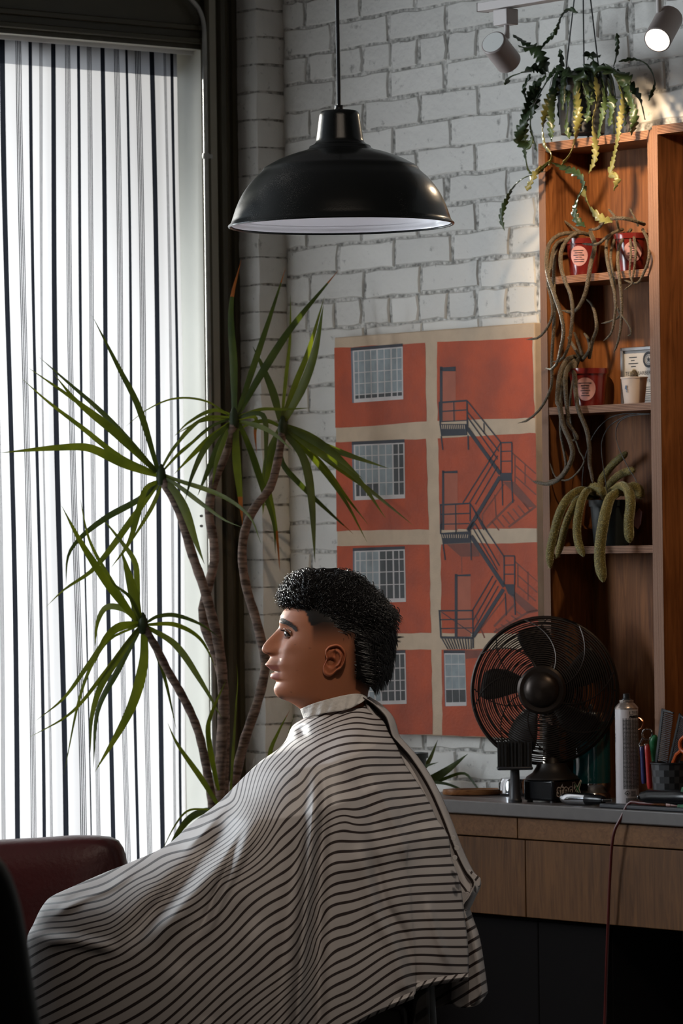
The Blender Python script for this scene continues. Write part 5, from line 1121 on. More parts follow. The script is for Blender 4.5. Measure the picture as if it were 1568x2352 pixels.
m = MB(); m.lathe([(0.13, 0), (0.17, 0.30), (0.185, 0.30), (0.185, 0.34), (0.165, 0.34), (0.16, 0.30)], potc, n=40, cap0=True); m.build('pot', 'terracotta', dr, angle=35)
m = MB(); m.lathe([(0.162, 0.31), (0.0005, 0.315)], potc, n=40); m.build('soil', 'soil', dr, fixn=False)
def trunk(pts, r0, r1, dY):
    q = catmull(pts, 60); N = len(q); p3 = [P(x, y, YD + dY * (1 - i / (N - 1))) for i, (x, y) in enumerate(q)]; px_ = YD / F
    rr = [(r0 + (r1 - r0) * i / (N - 1)) * px_ * (1 + 0.06 * math.sin(i * 2.4)) for i in range(N)]; m = MB(); m.tube(p3, rr, 12); m.build('trunk', 'dracaena_bark', dr)
trunk([(372, 1100), (410, 1170), (440, 1270), (468, 1350), (490, 1430), (505, 1500), (513, 1600), (509, 1700), (502, 1850), (498, 2000), (500, 2320)], 10, 15, -0.05)
trunk([(538, 970), (515, 1050), (490, 1110), (480, 1180), (490, 1240), (492, 1290), (477, 1350), (466, 1400), (470, 1440), (490, 1490), (508, 1550), (516, 1650), (512, 1850), (508, 2320)], 10, 13, 0.05)
trunk([(650, 985), (637, 1060), (620, 1120), (582, 1170), (562, 1220), (556, 1280), (566, 1350), (590, 1430), (606, 1500), (610, 1530), (592, 1610), (562, 1700), (540, 1790), (525, 1900), (515, 2100), (512, 2320)], 9.5, 13, 0.12)
trunk([(330, 1440), (360, 1490), (385, 1540), (425, 1610), (455, 1680), (475, 1770), (487, 1850), (492, 2000), (496, 2320)], 9, 12, -0.12)
G1 = lambda x, y: (x / 3.136, 560 + y / 3.136); G2 = lambda x, y: (400 + x / 2.8, 560 + y / 2.8); G3 = lambda x, y: (x / 2.94, 1100 + y / 2.94); G4 = lambda x, y: (400 + x / 3.36, 1250 + y / 3.36)
lrng = random.Random(21)
def leaf(parent, pts, f, wid, Y0, dY=None, mat=None, brown=0, name='leaf'):
    n = 22; q = catmull([f(*p) for p in pts], n); dY = lrng.uniform(-0.2, 0.2) if dY is None else dY
    p3 = []
    for i, (x, y) in enumerate(q):
        p = P(x, y, Y0 + dY * (i / (n - 1)))
        if uw(p)[1] < 0.06: p = PW(x, y, 0.06)
        if uw(p)[0] < UW + 0.03: p = PU(x, y, UW + 0.03)
        p3.append(p)
    px_ = Y0 / F; vs = []
    tw = lrng.uniform(-0.55, 0.55)
    for i, p in enumerate(p3):
        s = i / (n - 1); t_ = (p3[min(i + 1, n - 1)] - p3[max(i - 1, 0)]).normalized(); sd = t_.cross(Vector((0, 1, 0))).normalized(); sd = Matrix.Rotation(tw * (1 - 0.5 * s), 3, t_) @ sd; nn = sd.cross(t_)
        wv = wid * px_ * 0.5 * (0.62 + 0.38 * min(1, s / 0.3)) * (1 if s < 0.35 else max(0.02, 1 - ((s - 0.35) / 0.65) ** 1.5))
        if s == 0: wv *= 0.8
        vs += [p - sd * wv + nn * wv * 0.28, p, p + sd * wv + nn * wv * 0.28]
    fs = [(i * 3 + k, i * 3 + k + 1, (i + 1) * 3 + k + 1, (i + 1) * 3 + k) for i in range(n - 1) for k in (0, 1)]
    mm = mat or lrng.choice(('dracaena_leaf', 'dracaena_leaf', 'dracaena_dark')); m = MB(); m.add(vs, fs); m.m = [(1 if brown and (i // 2) >= n - 1 - brown else 0) for i in range(len(fs))]
    return m.build(name, [mm, 'leaf_brown'] if brown else mm, parent, fixn=False, angle=60)
for hx_, hy_, dy_ in ((370, 1096, -0.05), (537, 966, 0.05), (649, 985, 0.12), (328, 1437, -0.12)):
    m = MB(); hc = P(hx_, hy_, YD + dy_); m.lathe([(0.0005, -0.022), (0.010, -0.018), (0.0125, 0.0), (0.010, 0.016), (0.004, 0.030), (0.0005, 0.032)], hc, n=12); m.build('crown', 'dracaena_dark', dr)
LA = [([(1140, 1640), (1000, 1180), (860, 900), (665, 520)], G1, 15), ([(1130, 1640), (850, 1375), (560, 1140), (390, 940)], G1, 20), ([(1125, 1640), (950, 1440), (730, 1210), (480, 990), (280, 815)], G1, 13), ([(1120, 1650), (860, 1530), (600, 1330), (350, 1140), (150, 965)], G1, 13), ([(1125, 1645), (860, 1370), (560, 1140), (200, 890)], G1, 14),
      ([(1130, 1665), (900, 1590), (650, 1470), (450, 1465), (0, 1505)], G1, 20), ([(1080, 0), (950, 130), (720, 260), (540, 400), (460, 520), (445, 720)], G3, 15), ([(1080, 10), (950, 190), (640, 600), (430, 750), (310, 865)], G3, 15), ([(1075, 15), (990, 60), (940, 200), (870, 430), (750, 600)], G3, 15), ([(1095, 20), (1030, 180), (930, 350), (850, 480)], G3, 10),
      ([(1110, 10), (1180, 90), (1250, 220), (1320, 420), (1380, 575)], G3, 22), ([(-80, 1480), (0, 1515), (300, 1620), (480, 1750), (560, 1930)], G2, 12), ([(-80, 1500), (0, 1540), (200, 1690), (330, 1780), (440, 1825)], G2, 11), ([(1150, 1640), (1250, 1470), (1400, 1310), (1560, 1190)], G1, 8), ([(1170, 1640), (1300, 1500), (1420, 1400), (1560, 1290)], G1, 7)]
for p_, f_, w_ in LA: leaf(dr, p_, f_, w_, YD - 0.05)
LB = [([(385, 1110), (380, 800), (365, 390), (430, 105)], 19, 5), ([(405, 1100), (480, 880), (600, 520), (715, 160)], 15, 2), ([(410, 1095), (560, 830), (750, 540), (1055, 170)], 20, 2), ([(410, 1110), (560, 1065), (700, 1065), (880, 1055)], 8, 0), ([(410, 1120), (500, 1090), (570, 1100), (592, 1200), (580, 1500)], 13, 0),
      ([(370, 1115), (200, 1120), (60, 1220), (0, 1330)], 7, 0), ([(370, 1130), (180, 1140), (0, 1230)], 6, 0), ([(365, 1150), (200, 1280), (0, 1480)], 15, 0), ([(365, 1110), (200, 1010), (0, 995), (-180, 1070), (-330, 1190)], 5, 0), ([(355, 1160), (210, 1300), (120, 1480), (70, 1650)], 15, 0), ([(355, 1165), (280, 1320), (200, 1500), (150, 1620)], 18, 0), ([(350, 1170), (270, 1400), (245, 1560)], 14, 0),
      ([(400, 1165), (400, 1350), (420, 1580), (440, 1810)], 20, 6), ([(420, 1155), (500, 1350), (580, 1600), (640, 1800), (650, 1990)], 16, 0), ([(400, 1130), (520, 1115), (520, 1220), (530, 1350)], 9, 9), ([(410, 1140), (560, 1180), (650, 1230), (760, 1330)], 12, 0), ([(365, 1120), (230, 1180), (60, 1330), (-60, 1440)], 8, 0), ([(370, 1100), (250, 1070), (90, 1150), (0, 1240)], 9, 0)]
for p_, w_, b_ in LB: leaf(dr, p_, G2, w_, YD + 0.05, brown=b_)
LC = [([(690, 1160), (640, 960), (560, 770), (505, 660)], 20, 0), ([(690, 1150), (720, 850), (745, 600), (747, 320)], 9, 0), ([(690, 1150), (780, 900), (860, 700), (965, 340)], 14, 0), ([(700, 1150), (820, 920), (900, 700), (960, 390)], 23, 0), ([(690, 1180), (620, 1350), (580, 1560), (570, 1740)], 24, 0), ([(715, 1170), (850, 1230), (1000, 1330), (1210, 1510)], 22, 0),
      ([(715, 1170), (900, 1270), (1100, 1350), (1380, 1445)], 17, 0), ([(710, 1180), (900, 1320), (1150, 1480), (1360, 1765)], 18, 0), ([(715, 1180), (1000, 1400), (1250, 1580), (1535, 1810)], 14, 0), ([(700, 1200), (830, 1370), (880, 1600), (905, 2050)], 21, 0), ([(710, 1195), (900, 1390), (1090, 1640), (1240, 1920)], 12, 0), ([(715, 1190), (950, 1420), (1100, 1620), (1250, 1810)], 12, 0),
      ([(690, 1210), (690, 1400), (800, 1540), (1000, 1730), (1150, 1865)], 14, 2), ([(685, 1200), (600, 1480), (640, 1750), (660, 1880), (680, 2110)], 13, 6), ([(690, 1180), (600, 1140), (480, 1160), (380, 1220)], 10, 0)]
for p_, w_, b_ in LC: leaf(dr, p_, G2, w_, YD + 0.12, dY=lrng.uniform(-0.1, 0.18), brown=b_)
LD = [([(930, 960), (780, 780), (560, 450), (415, 180)], G3, 19), ([(930, 960), (700, 600), (600, 400), (540, 130)], G3, 10), ([(940, 960), (880, 700), (820, 480)], G3, 24), ([(930, 960), (925, 720), (910, 560), (800, 400), (670, 240)], G3, 14), ([(930, 965), (840, 880), (720, 865), (660, 960), (640, 1130)], G3, 15), ([(935, 975), (800, 1000), (700, 1100), (640, 1250)], G3, 18), ([(935, 980), (760, 1040), (600, 1250), (430, 1480), (240, 1635)], G3, 12),
      ([(940, 1000), (860, 1100), (700, 1320), (480, 1580), (190, 1750)], G3, 10), ([(945, 1000), (850, 1130), (690, 1380), (620, 1600), (610, 1850)], G3, 17), ([(945, 1010), (800, 1280), (660, 1560), (630, 1950)], G3, 15), ([(975, 1010), (970, 1250), (880, 1560), (640, 1980)], G3, 25), ([(935, 990), (720, 1100), (560, 1400), (430, 2000)], G3, 8), ([(990, 970), (1060, 930), (1180, 920), (1350, 980), (1480, 1070)], G3, 10),
      ([(990, 985), (1180, 985), (1350, 1080), (1460, 1280)], G3, 11), ([(990, 1000), (1180, 1120), (1350, 1360), (1500, 1620)], G3, 17), ([(990, 1020), (1100, 1300), (1190, 1690)], G3, 9), ([(960, 960), (880, 800), (760, 700), (740, 640)], G3, 9), ([(345, 2030), (200, 1800), (60, 1600), (0, 1500), (-50, 1380)], G4, 15), ([(345, 1900), (330, 1850), (260, 1440), (290, 1300), (400, 1050)], G4, 13), ([(430, 2000), (480, 1200), (490, 1050), (480, 920)], G4, 7)]
for p_, f_, w_ in LD: leaf(dr, p_, f_, w_, YD - 0.12)
leaf(dr, [(330, 2080), (260, 2055), (120, 2120), (0, 2280), (-60, 2420)], G4, 18, YD - 0.1); leaf(dr, [(330, 2070), (230, 2045), (100, 2060), (0, 2180), (-100, 2380)], G4, 5, YD - 0.1)
# small dracaena standing in the corner behind the person
c2 = Vector((P(700, 2300, 9.6).x, 9.6, 0)); d2 = thing('dracaena_plant', 'low young dracaena whose leaf tips show behind the shoulders', 'plant', c2)
m = MB(); m.lathe([(0.10, 0), (0.13, 0.26), (0.14, 0.26), (0.14, 0.30), (0.125, 0.30), (0.12, 0.27)], c2, n=36, cap0=True); m.build('pot', 'terracotta', d2, angle=35)
m = MB(); m.lathe([(0.122, 0.28), (0.0005, 0.285)], c2, n=36); m.build('soil', 'soil', d2, fixn=False)
m = MB(); m.tube([c2 + ZZ * 0.28, P(690, 2050, 9.6), P(690, 1960, 9.6)], [0.014, 0.012, 0.010], 10); m.build('trunk', 'dracaena_bark', d2)
for p_, w_ in (([(690, 1960), (640, 1800), (620, 1735), (640, 1680), (665, 1632)], 18), ([(690, 1960), (655, 1790), (662, 1690), (678, 1635)], 9), ([(690, 1960), (600, 1900), (540, 1950)], 14), ([(690, 1960), (760, 1880), (800, 1900)], 14)): leaf(d2, p_, lambda x, y: (x, y), w_, 9.6, dY=0.1, mat='dracaena_leaf', brown=1 if w_ == 18 else 0)
c3 = on_counter(935, 0.15); d3 = thing('dracaena_plant', 'small potted dracaena on the counter behind the striped cape', 'plant', c3)
m = MB(); m.lathe([(0.035, 0), (0.048, 0.08), (0.052, 0.08), (0.052, 0.092), (0.047, 0.092), (0.045, 0.08)], c3, n=30, cap0=True); m.build('pot', 'dark_pot', d3, angle=35)
m = MB(); m.lathe([(0.046, 0.083), (0.0005, 0.086)], c3, n=30); m.build('soil', 'soil', d3, fixn=False)
k9 = lambda x, y: (1000 + x / 2.7606, 1380 + y / 2.7606)
yc3 = c3.y
for p_, w_ in (([(-175, 1130), (-80, 1150), (60, 1080), (205, 970)], 22), ([(-175, 1130), (0, 1145), (180, 1095), (260, 1180), (335, 1262)], 9), ([(-175, 1140), (0, 1150), (100, 1170), (310, 1268)], 7), ([(-170, 1130), (-60, 1040), (15, 880)], 12), ([(-170, 1130), (-90, 1060), (20, 1022)], 9), ([(-180, 1130), (-260, 1060), (-330, 1100)], 12)): leaf(d3, p_, k9, w_, yc3, dY=lrng.uniform(-0.12, 0.05), mat='dracaena_dark')
# ================================================================== PERSON
YP = 7.70; PX = YP / F
def interp(y, tab): 
    a = np.array(tab, dtype=float); return np.interp(y, a[:, 0], a[:, 1])
XP = [(1322, 742), (1326, 722), (1332, 704), (1340, 690), (1352, 677), (1370, 668), (1392, 661.6), (1402.5, 651), (1414, 644), (1421.6, 642.5), (1428, 641.7), (1436, 642), (1442, 639.8), (1449.8, 633), (1460, 623.5), (1470.8, 613), (1479.4, 606.3), (1485, 603), (1490, 601.5), (1494, 601.8), (1498.6, 604.4), (1502.4, 611), (1504.6, 617.8), (1508, 621), (1513, 618.7), (1519.6, 614), (1525.4, 608.7), (1527.5, 608.4), (1531, 613), (1536.8, 619.7), (1541, 625.5), (1543, 627.5), (1545, 624.5), (1548, 622), (1554.6, 620.1), (1559.4, 623), (1561.5, 630), (1565, 634.5), (1571, 632), (1579.5, 628.8), (1586, 628.8), (1593, 631), (1601.5, 638), (1606, 648), (1611, 662.7), (1618.8, 676), (1628.8, 690), (1645, 699), (1680, 700), (1720, 690)]
X0 = [(1322, 742), (1326, 722), (1332, 704), (1340, 690), (1352, 677), (1370, 668), (1392, 661.6), (1402.5, 651.5), (1414, 646), (1428, 645), (1442, 647), (1460, 648), (1480, 645), (1500, 638), (1515, 632), (1530, 631), (1545, 633), (1560, 635), (1575, 636), (1590, 637), (1601.5, 645), (1606, 654), (1611, 666), (1618.8, 677), (1628.8, 690), (1645, 699), (1680, 700), (1720, 690)]
XB = [(1322, 746), (1326, 790), (1332, 815), (1340, 833), (1352, 850), (1370, 868), (1400, 886), (1430, 894), (1460, 896), (1490, 892), (1520, 880), (1545, 866), (1570, 852), (1590, 845), (1610, 843), (1640, 850), (1680, 868), (1720, 880)]
WD = [(1322, 2), (1326, 32), (1332, 46), (1340, 58), (1352, 69), (1370, 80), (1400, 90), (1430, 95), (1460, 95), (1490, 91), (1520, 84), (1545, 78), (1570, 71), (1590, 64), (1610, 58), (1640, 57), (1680, 66), (1720, 84)]
WN = [(1390, 70), (1430, 40), (1440, 15), (1450, 11), (1462, 11.5), (1478, 14), (1490, 19), (1498, 20), (1505, 16), (1512, 20), (1525, 30), (1545, 26), (1560, 28), (1580, 34), (1601, 34), (1720, 60)]
YG = np.arange(1322, 1721, 0.5)
def smooth_tab(tab, sig):
    v = interp(YG, tab); k = np.arange(-40, 41) * 0.5; g = np.exp(-(k / sig) ** 2 / 2); g /= g.sum(); p = np.r_[2 * v[0] - v[40:0:-1], v, 2 * v[-1] - v[-2:-42:-1]]
    w = np.convolve(p, g, 'valid'); t = np.clip((YG - 1335) / 12, 0, 1); return np.c_[YG, v * (1 - t) + w * t]
XP = smooth_tab(XP, 0.9); X0 = smooth_tab(X0, 4.0); XB = smooth_tab(XB, 5.0); WD = smooth_tab(WD, 5.0); WN = smooth_tab(WN, 3.0)
def head_ring(y, phi):
    xp, x0, xb, W, wn = (float(interp(y, t)) for t in (XP, X0, XB, WD, WN))
    c, s = np.cos(phi), np.sin(phi); xm, h = (x0 + xb) / 2, (xb - x0) / 2; e = 0.86
    xi = -np.sign(c) * np.abs(c) ** e; x = xm + h * xi; d = W * np.sign(s) * np.abs(s) ** e
    front = np.clip(-xi, 0, 1); d = d * (1 - 0.20 * front ** 1.5); ad = np.abs(d)
    fm = np.clip((-xi - 0.05) / 0.35, 0, 1)
    x = x - (x0 - xp) * np.exp(-(ad / wn) ** 2.3) * fm
    g = np.exp(-((y - 1456) / 11) ** 2 - ((ad - 34) / 17) ** 2) * fm; x = x + 8 * g; d = d - np.sign(d) * 2.0 * g
    g = np.exp(-((y - 1431) / 7) ** 2 - ((ad - 32) / 24) ** 2) * fm; x = x - 3.5 * g
    g = np.exp(-((y - 1486) / 17) ** 2 - ((ad - 48) / 16) ** 2) * fm; x = x - 5 * g; d = d + np.sign(d) * 3 * g
    g = np.exp(-((y - 1499) / 5) ** 2 - ((ad - 15) / 4.5) ** 2) * fm; x = x - 3.5 * g                       # wing of the nose
    g = np.exp(-((y - 1496) / 9) ** 2 - ((ad - 24) / 4.0) ** 2) * fm; x = x + 3.0 * g                       # crease beside it
    g = np.exp(-((y - 1543) / 2.2) ** 2 - (ad / 25) ** 4) * fm; x = x + 4 * g                               # mouth line
    g = np.exp(-((y - 1520) / 26) ** 2 - ((ad - 44) / 8) ** 2) * fm; x = x - 1.5 * g; d = d + np.sign(d) * 0.8 * g
    g = np.exp(-((y - 1532) / 22) ** 2 - ((ad - 32) / 4.5) ** 2) * fm; x = x + 2.0 * g
    g = np.exp(-((y - 1568) / 7) ** 2 - ((ad - 20) / 14) ** 2) * fm; x = x + 2.0 * g
    return x, d
def head_side(x_, y_):
    """lateral distance (px, toward the camera) of the head surface at a pixel"""
    ph = np.linspace(0.02, math.pi - 0.02, 200); x, d = head_ring(y_, ph); i = np.argsort(x); return float(np.interp(x_, x[i], d[i]))
def HP(x, y, d): return P(x, y, YP - d * PX)
rows = np.r_[np.linspace(1322, 1392, 34), np.arange(1394, 1612, 1.6), np.linspace(1613, 1720, 30)]
nph = 150; tt = np.linspace(0, 2 * math.pi, nph + 1)[:-1]; phis = tt - 0.42 * np.sin(tt)     # denser at the face
sm = lambda a, b, v: np.clip((v - a) / (b - a), 0, 1) ** 2 * (3 - 2 * np.clip((v - a) / (b - a), 0, 1))
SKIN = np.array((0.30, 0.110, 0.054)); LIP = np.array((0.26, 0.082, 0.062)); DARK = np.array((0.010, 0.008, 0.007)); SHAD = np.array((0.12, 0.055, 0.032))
def hair_amt(x, y):
    top = 1 - sm(0, 6, y - np.interp(x, [640, 655, 690, 702, 712, 722, 740, 780, 800, 900], [1384, 1388, 1396, 1402, 1434, 1436, 1428, 1430, 1440, 1440]))
    side = (1 - sm(1428, 1496, y)) * sm(712, 722, x) * (1 - sm(700, 800, x) * 0.0) * (y > 1380)
    back = sm(796, 822, x) * (1 - sm(1545, 1585, y - (x - 812) * 0.5))
    return np.clip(np.maximum(np.maximum(top, side * 0.93), back), 0, 1)
def bm_color(x, y, ad):
    h = float(hair_amt(x, y)); c = SKIN.copy()
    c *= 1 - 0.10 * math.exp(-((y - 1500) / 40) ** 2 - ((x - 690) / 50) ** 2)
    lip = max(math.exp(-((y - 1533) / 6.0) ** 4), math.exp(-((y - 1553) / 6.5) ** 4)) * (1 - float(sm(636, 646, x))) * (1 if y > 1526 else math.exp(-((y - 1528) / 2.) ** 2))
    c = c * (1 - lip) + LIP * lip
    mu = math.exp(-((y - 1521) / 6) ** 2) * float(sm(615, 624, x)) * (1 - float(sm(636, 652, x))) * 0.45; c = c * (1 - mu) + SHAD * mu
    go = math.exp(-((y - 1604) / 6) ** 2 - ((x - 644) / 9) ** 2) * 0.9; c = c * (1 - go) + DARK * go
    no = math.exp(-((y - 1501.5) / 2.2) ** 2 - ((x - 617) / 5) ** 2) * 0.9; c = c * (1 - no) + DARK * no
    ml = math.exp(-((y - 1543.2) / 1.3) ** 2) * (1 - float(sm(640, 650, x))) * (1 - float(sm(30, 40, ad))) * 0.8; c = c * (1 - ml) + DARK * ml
    for mx_, my_ in ((676.5, 1480.5), (712, 1489), (726, 1545), (683, 1539.6), (668, 1590), (733, 1606)):
        k = math.exp(-((x - mx_) ** 2 + (y - my_) ** 2) / 1.6) * 0.7; c = c * (1 - k) + DARK * k
    return c * (1 - h) + DARK * h
body = MB(); cols = []
for y in rows:
    x, d = head_ring(y, phis)
    for k in range(nph):
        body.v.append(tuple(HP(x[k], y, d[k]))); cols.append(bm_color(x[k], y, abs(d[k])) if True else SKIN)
nr = len(rows)
body.f += [(i * nph + k, i * nph + (k + 1) % nph, (i + 1) * nph + (k + 1) % nph, (i + 1) * nph + k) for i in range(nr - 1) for k in range(nph)] + [tuple(range(nph - 1, -1, -1))]
def body_add(mbx, col):
    k = len(body.v); body.v += mbx.v; body.f += [tuple(i + k for i in f) for f in mbx.f]; cols.extend([np.array(col)] * len(mbx.v))
# ears, a polar relief joined to the head mesh
e4 = lambda x, y: (720 + x / 11.2, 1450 + y / 11.2)
eo = [e4(*p) for p in ((300, 480), (370, 390), (480, 340), (600, 322), (700, 355), (775, 430), (828, 530), (840, 640), (815, 760), (770, 870), (700, 970), (610, 1020), (540, 1080), (470, 1145), (390, 1170), (310, 1145), (255, 1085), (235, 990), (250, 890), (300, 790), (330, 700), (300, 590))]
eo = catmull(eo + [eo[0]], 97)[:-1]; ec = np.array(e4(520, 730)); N = len(eo); rr_ = np.linspace(0, 1, 22)
for sgn in (1, -1):
    vs = []; cl = []
    for r_ in rr_:
        for k in range(N):
            q = ec + (eo[k] - ec) * r_; v = eo[k] - ec; th = math.degrees(math.atan2(-v[1], v[0])); base = head_side(min(max(q[0], 735), 800), q[1])
            back = float(sm(745, 795, q[0])); up = 5 + 11 * back
            rim = float(np.exp(-((r_ - 0.90) / 0.07) ** 2)) * (4.2 if -75 < th < 175 or th < -150 and False else 1.5)
            anti = float(np.exp(-((r_ - 0.58) / 0.09) ** 2)) * (3.6 if -70 < th < 80 else 0.8)
            grove = -float(np.exp(-((r_ - 0.76) / 0.07) ** 2)) * (2.6 if -50 < th < 110 else 0.3)
            conc = -float(np.exp(-(math.hypot((q[0] - 760) / 9, (q[1] - 1521) / 8)) ** 3)) * 9
            tri = -float(np.exp(-(((q[0] - 768) / 3.2) ** 2 + ((q[1] - 1502) / 9) ** 2))) * 4
            trag = float(np.exp(-(math.hypot((q[0] - 750) / 4, (q[1] - 1519) / 6)) ** 2)) * 3
            lobe = float(np.exp(-(math.hypot((q[0] - 754) / 10, (q[1] - 1545) / 7)) ** 2)) * 2.5
            d = base + up + 1.5 * (rim + anti + grove + tri) + 1.3 * conc + trag + lobe
            if r_ > 0.97: d = base + up - 1.0
            vs.append(HP(q[0], q[1], d * sgn)); cl.append(SKIN * (1.1 if rim > 1 or anti > 1.5 else 0.95) * (1 + 0.06 * conc) * np.array((1.12, 0.95, 0.9)))  # tint lightens ridges and darkens the hollow: relief shading painted in
    for k in range(N):
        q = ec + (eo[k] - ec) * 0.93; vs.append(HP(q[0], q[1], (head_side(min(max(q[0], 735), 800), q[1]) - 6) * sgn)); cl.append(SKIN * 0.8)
    R_ = len(rr_) + 1; m = MB(); m.add(vs, [(i * N + k, i * N + (k + 1) % N, (i + 1) * N + (k + 1) % N, (i + 1) * N + k) for i in range(R_ - 1) for k in range(N)])
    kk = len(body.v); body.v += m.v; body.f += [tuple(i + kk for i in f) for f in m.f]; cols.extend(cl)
# torso, arms with hands, legs (all under the cape)
CLOTH = (0.03, 0.03, 0.035)
def Bp(x, y, dy=0.0): return P(x, y, YP + dy)
m = MB(); vs = []; tor = [(775, 1690, 60, 60), (785, 1720, 110, 120), (800, 1760, 150, 230), (815, 1850, 160, 250), (830, 2000, 160, 240), (835, 2120, 150, 225), (835, 2230, 150, 230), (830, 2330, 120, 210)]; nt_ = 32
for cx_, y, a, b in tor:
    for k in range(nt_): th = 2 * math.pi * k / nt_; vs.append(P(cx_ + a * 0.5 * math.cos(th), y, YP + b * 0.62 * PX * math.sin(th)))
m.add(vs, [(i * nt_ + k, i * nt_ + (k + 1) % nt_, (i + 1) * nt_ + (k + 1) % nt_, (i + 1) * nt_ + k) for i in range(len(tor) - 1) for k in range(nt_)] + [tuple((len(tor) - 1) * nt_ + k for k in range(nt_))]); body_add(m, CLOTH)
for sg in (-1, 1):
    m = MB(); m.tube(catmull([Bp(795, 1775, sg * 0.11), Bp(805, 1900, sg * 0.13), Bp(800, 2030, sg * 0.13)], 10), [0.048, 0.048, 0.047, 0.046, 0.045, 0.044, 0.043, 0.042, 0.041, 0.040], 14); body_add(m, CLOTH)
    m = MB(); m.tube(catmull([Bp(800, 2030, sg * 0.13), Bp(660, 2090, sg * 0.11), Bp(540, 2130, sg * 0.09)], 10), [0.046, 0.046, 0.044, 0.042, 0.039, 0.036, 0.033, 0.030, 0.028, 0.027], 14); body_add(m, SKIN)
    m = MB(); pc = Bp(540, 2130, sg * 0.09); pd = (Bp(470, 2150, sg * 0.08) - pc); m.tube([pc, pc + pd * 0.5, pc + pd], [0.027, 0.038, 0.036], 12, flat=0.45); body_add(m, SKIN)
    for j, L_ in enumerate((0.068, 0.078, 0.082, 0.070)):
        b = pc + pd * 0.95 + Vector((0, (j - 1.5) * 0.018, 0)); m = MB(); m.tube(catmull([b, b + Vector((-L_ * 0.5, 0, 0.004)), b + Vector((-L_ * 0.85, 0, -0.008)), b + Vector((-L_, 0, -0.022))], 9), [0.0095, 0.0095, 0.009, 0.0092, 0.0088, 0.0085, 0.008, 0.0075, 0.005], 8); body_add(m, SKIN)
    b = pc + pd * 0.4 + Vector((0, -sg * 0.03, 0)); m = MB(); m.tube(catmull([b, b + Vector((-0.03, -sg * 0.02, 0)), b + Vector((-0.058, -sg * 0.018, -0.006))], 7), [0.012, 0.0115, 0.011, 0.0105, 0.010, 0.009, 0.006], 8); body_add(m, SKIN)
    m = MB(); m.tube(catmull([Bp(830, 2300, sg * 0.08), Bp(480, 2240, sg * 0.08), Bp(200, 2170, sg * 0.075)], 10), [0.075, 0.075, 0.072, 0.07, 0.068, 0.065, 0.062, 0.058, 0.055, 0.050], 16); body_add(m, CLOTH)
    m = MB(); m.tube(catmull([Bp(200, 2170, sg * 0.075), Bp(180, 2350, sg * 0.07), Bp(160, 2620, sg * 0.08)], 10), [0.050, 0.049, 0.048, 0.047, 0.047, 0.050, 0.046, 0.042, 0.040, 0.040], 16); body_add(m, CLOTH)
    m = MB(); m.tube([Bp(185, 2655, sg * 0.08), Bp(150, 2655, sg * 0.08), Bp(80, 2668, sg * 0.08), Bp(0, 2672, sg * 0.08)], [0.036, 0.044, 0.038, 0.024], 14, flat=0.8); body_add(m, (0.02, 0.018, 0.018))
def skin_material():
    m = bpy.data.materials.new('skin'); n, l = nt(m); b = n['Principled BSDF']; a = n.new('ShaderNodeVertexColor'); a.layer_name = 'tint'
    tc = n.new('ShaderNodeTexCoord'); t = n.new('ShaderNodeTexNoise'); t.inputs['Scale'].default_value = 90; t.inputs['Detail'].default_value = 4; l.new(tc.outputs['Object'], t.inputs['Vector'])
    mx = n.new('ShaderNodeMixRGB'); mx.blend_type = 'MULTIPLY'; mx.inputs[0].default_value = 0.25; l.new(a.outputs[0], mx.inputs[1]); l.new(t.outputs['Color'], mx.inputs[2])
    g = n.new('ShaderNodeMixRGB'); g.blend_type = 'MIX'; g.inputs[0].default_value = 0.75; l.new(mx.outputs[0], g.inputs[1]); l.new(a.outputs[0], g.inputs[2]); l.new(g.outputs[0], b.inputs['Base Color'])
    b.inputs['Roughness'].default_value = 0.56; b.inputs['Specular IOR Level'].default_value = 0.22; b.inputs['Subsurface Weight'].default_value = 0.12; b.inputs['Subsurface Radius'].default_value = (0.006, 0.002, 0.001); b.inputs['Subsurface Scale'].default_value = 0.6
    bn = n.new('ShaderNodeBump'); bn.inputs['Strength'].default_value = 0.08; bn.inputs['Distance'].default_value = 0.002; l.new(t.outputs['Fac'], bn.inputs['Height']); l.new(bn.outputs[0], b.inputs['Normal']); MATS['skin'] = m
skin_material()
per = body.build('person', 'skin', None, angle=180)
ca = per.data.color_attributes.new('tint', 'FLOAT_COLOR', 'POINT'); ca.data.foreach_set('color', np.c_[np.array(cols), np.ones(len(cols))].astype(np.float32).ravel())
tag(per, 'seated person in profile under a striped barber cape, black curly hair', 'person')
# eyes
pm('eye_white', (0.24, 0.20, 0.18), 0.15, coat=0.5); pm('eye_dark', (0.012, 0.008, 0.006), 0.08, coat=0.8); pm('hair_black', (0.008, 0.007, 0.007), 0.30, 0, 0.6); pm('brow_hair', (0.018, 0.010, 0.007), 0.8); pm('hair_core', (0.004, 0.0035, 0.0035), 0.9, 0, 0.05)
for sg in (1, -1):
    ce = HP(665.5, 1455, 31 * sg); m = MB(); rE = 13.2 * PX
    rot = Vector((-1, -0.22 * sg, -0.02)).to_track_quat('Z', 'Y').to_matrix()
    prf = [(rE * math.sin(a), -rE * math.cos(a)) for a in np.linspace(0.02, math.pi - 0.02, 28)]
    m.lathe(prf, ce, rot, n=28); 
    nf = len(m.f); m.m = [1 if (i // 28) >= 22 else 0 for i in range(nf)]
    m.build('eye', ['eye_white', 'eye_dark'], per, fixn=False)
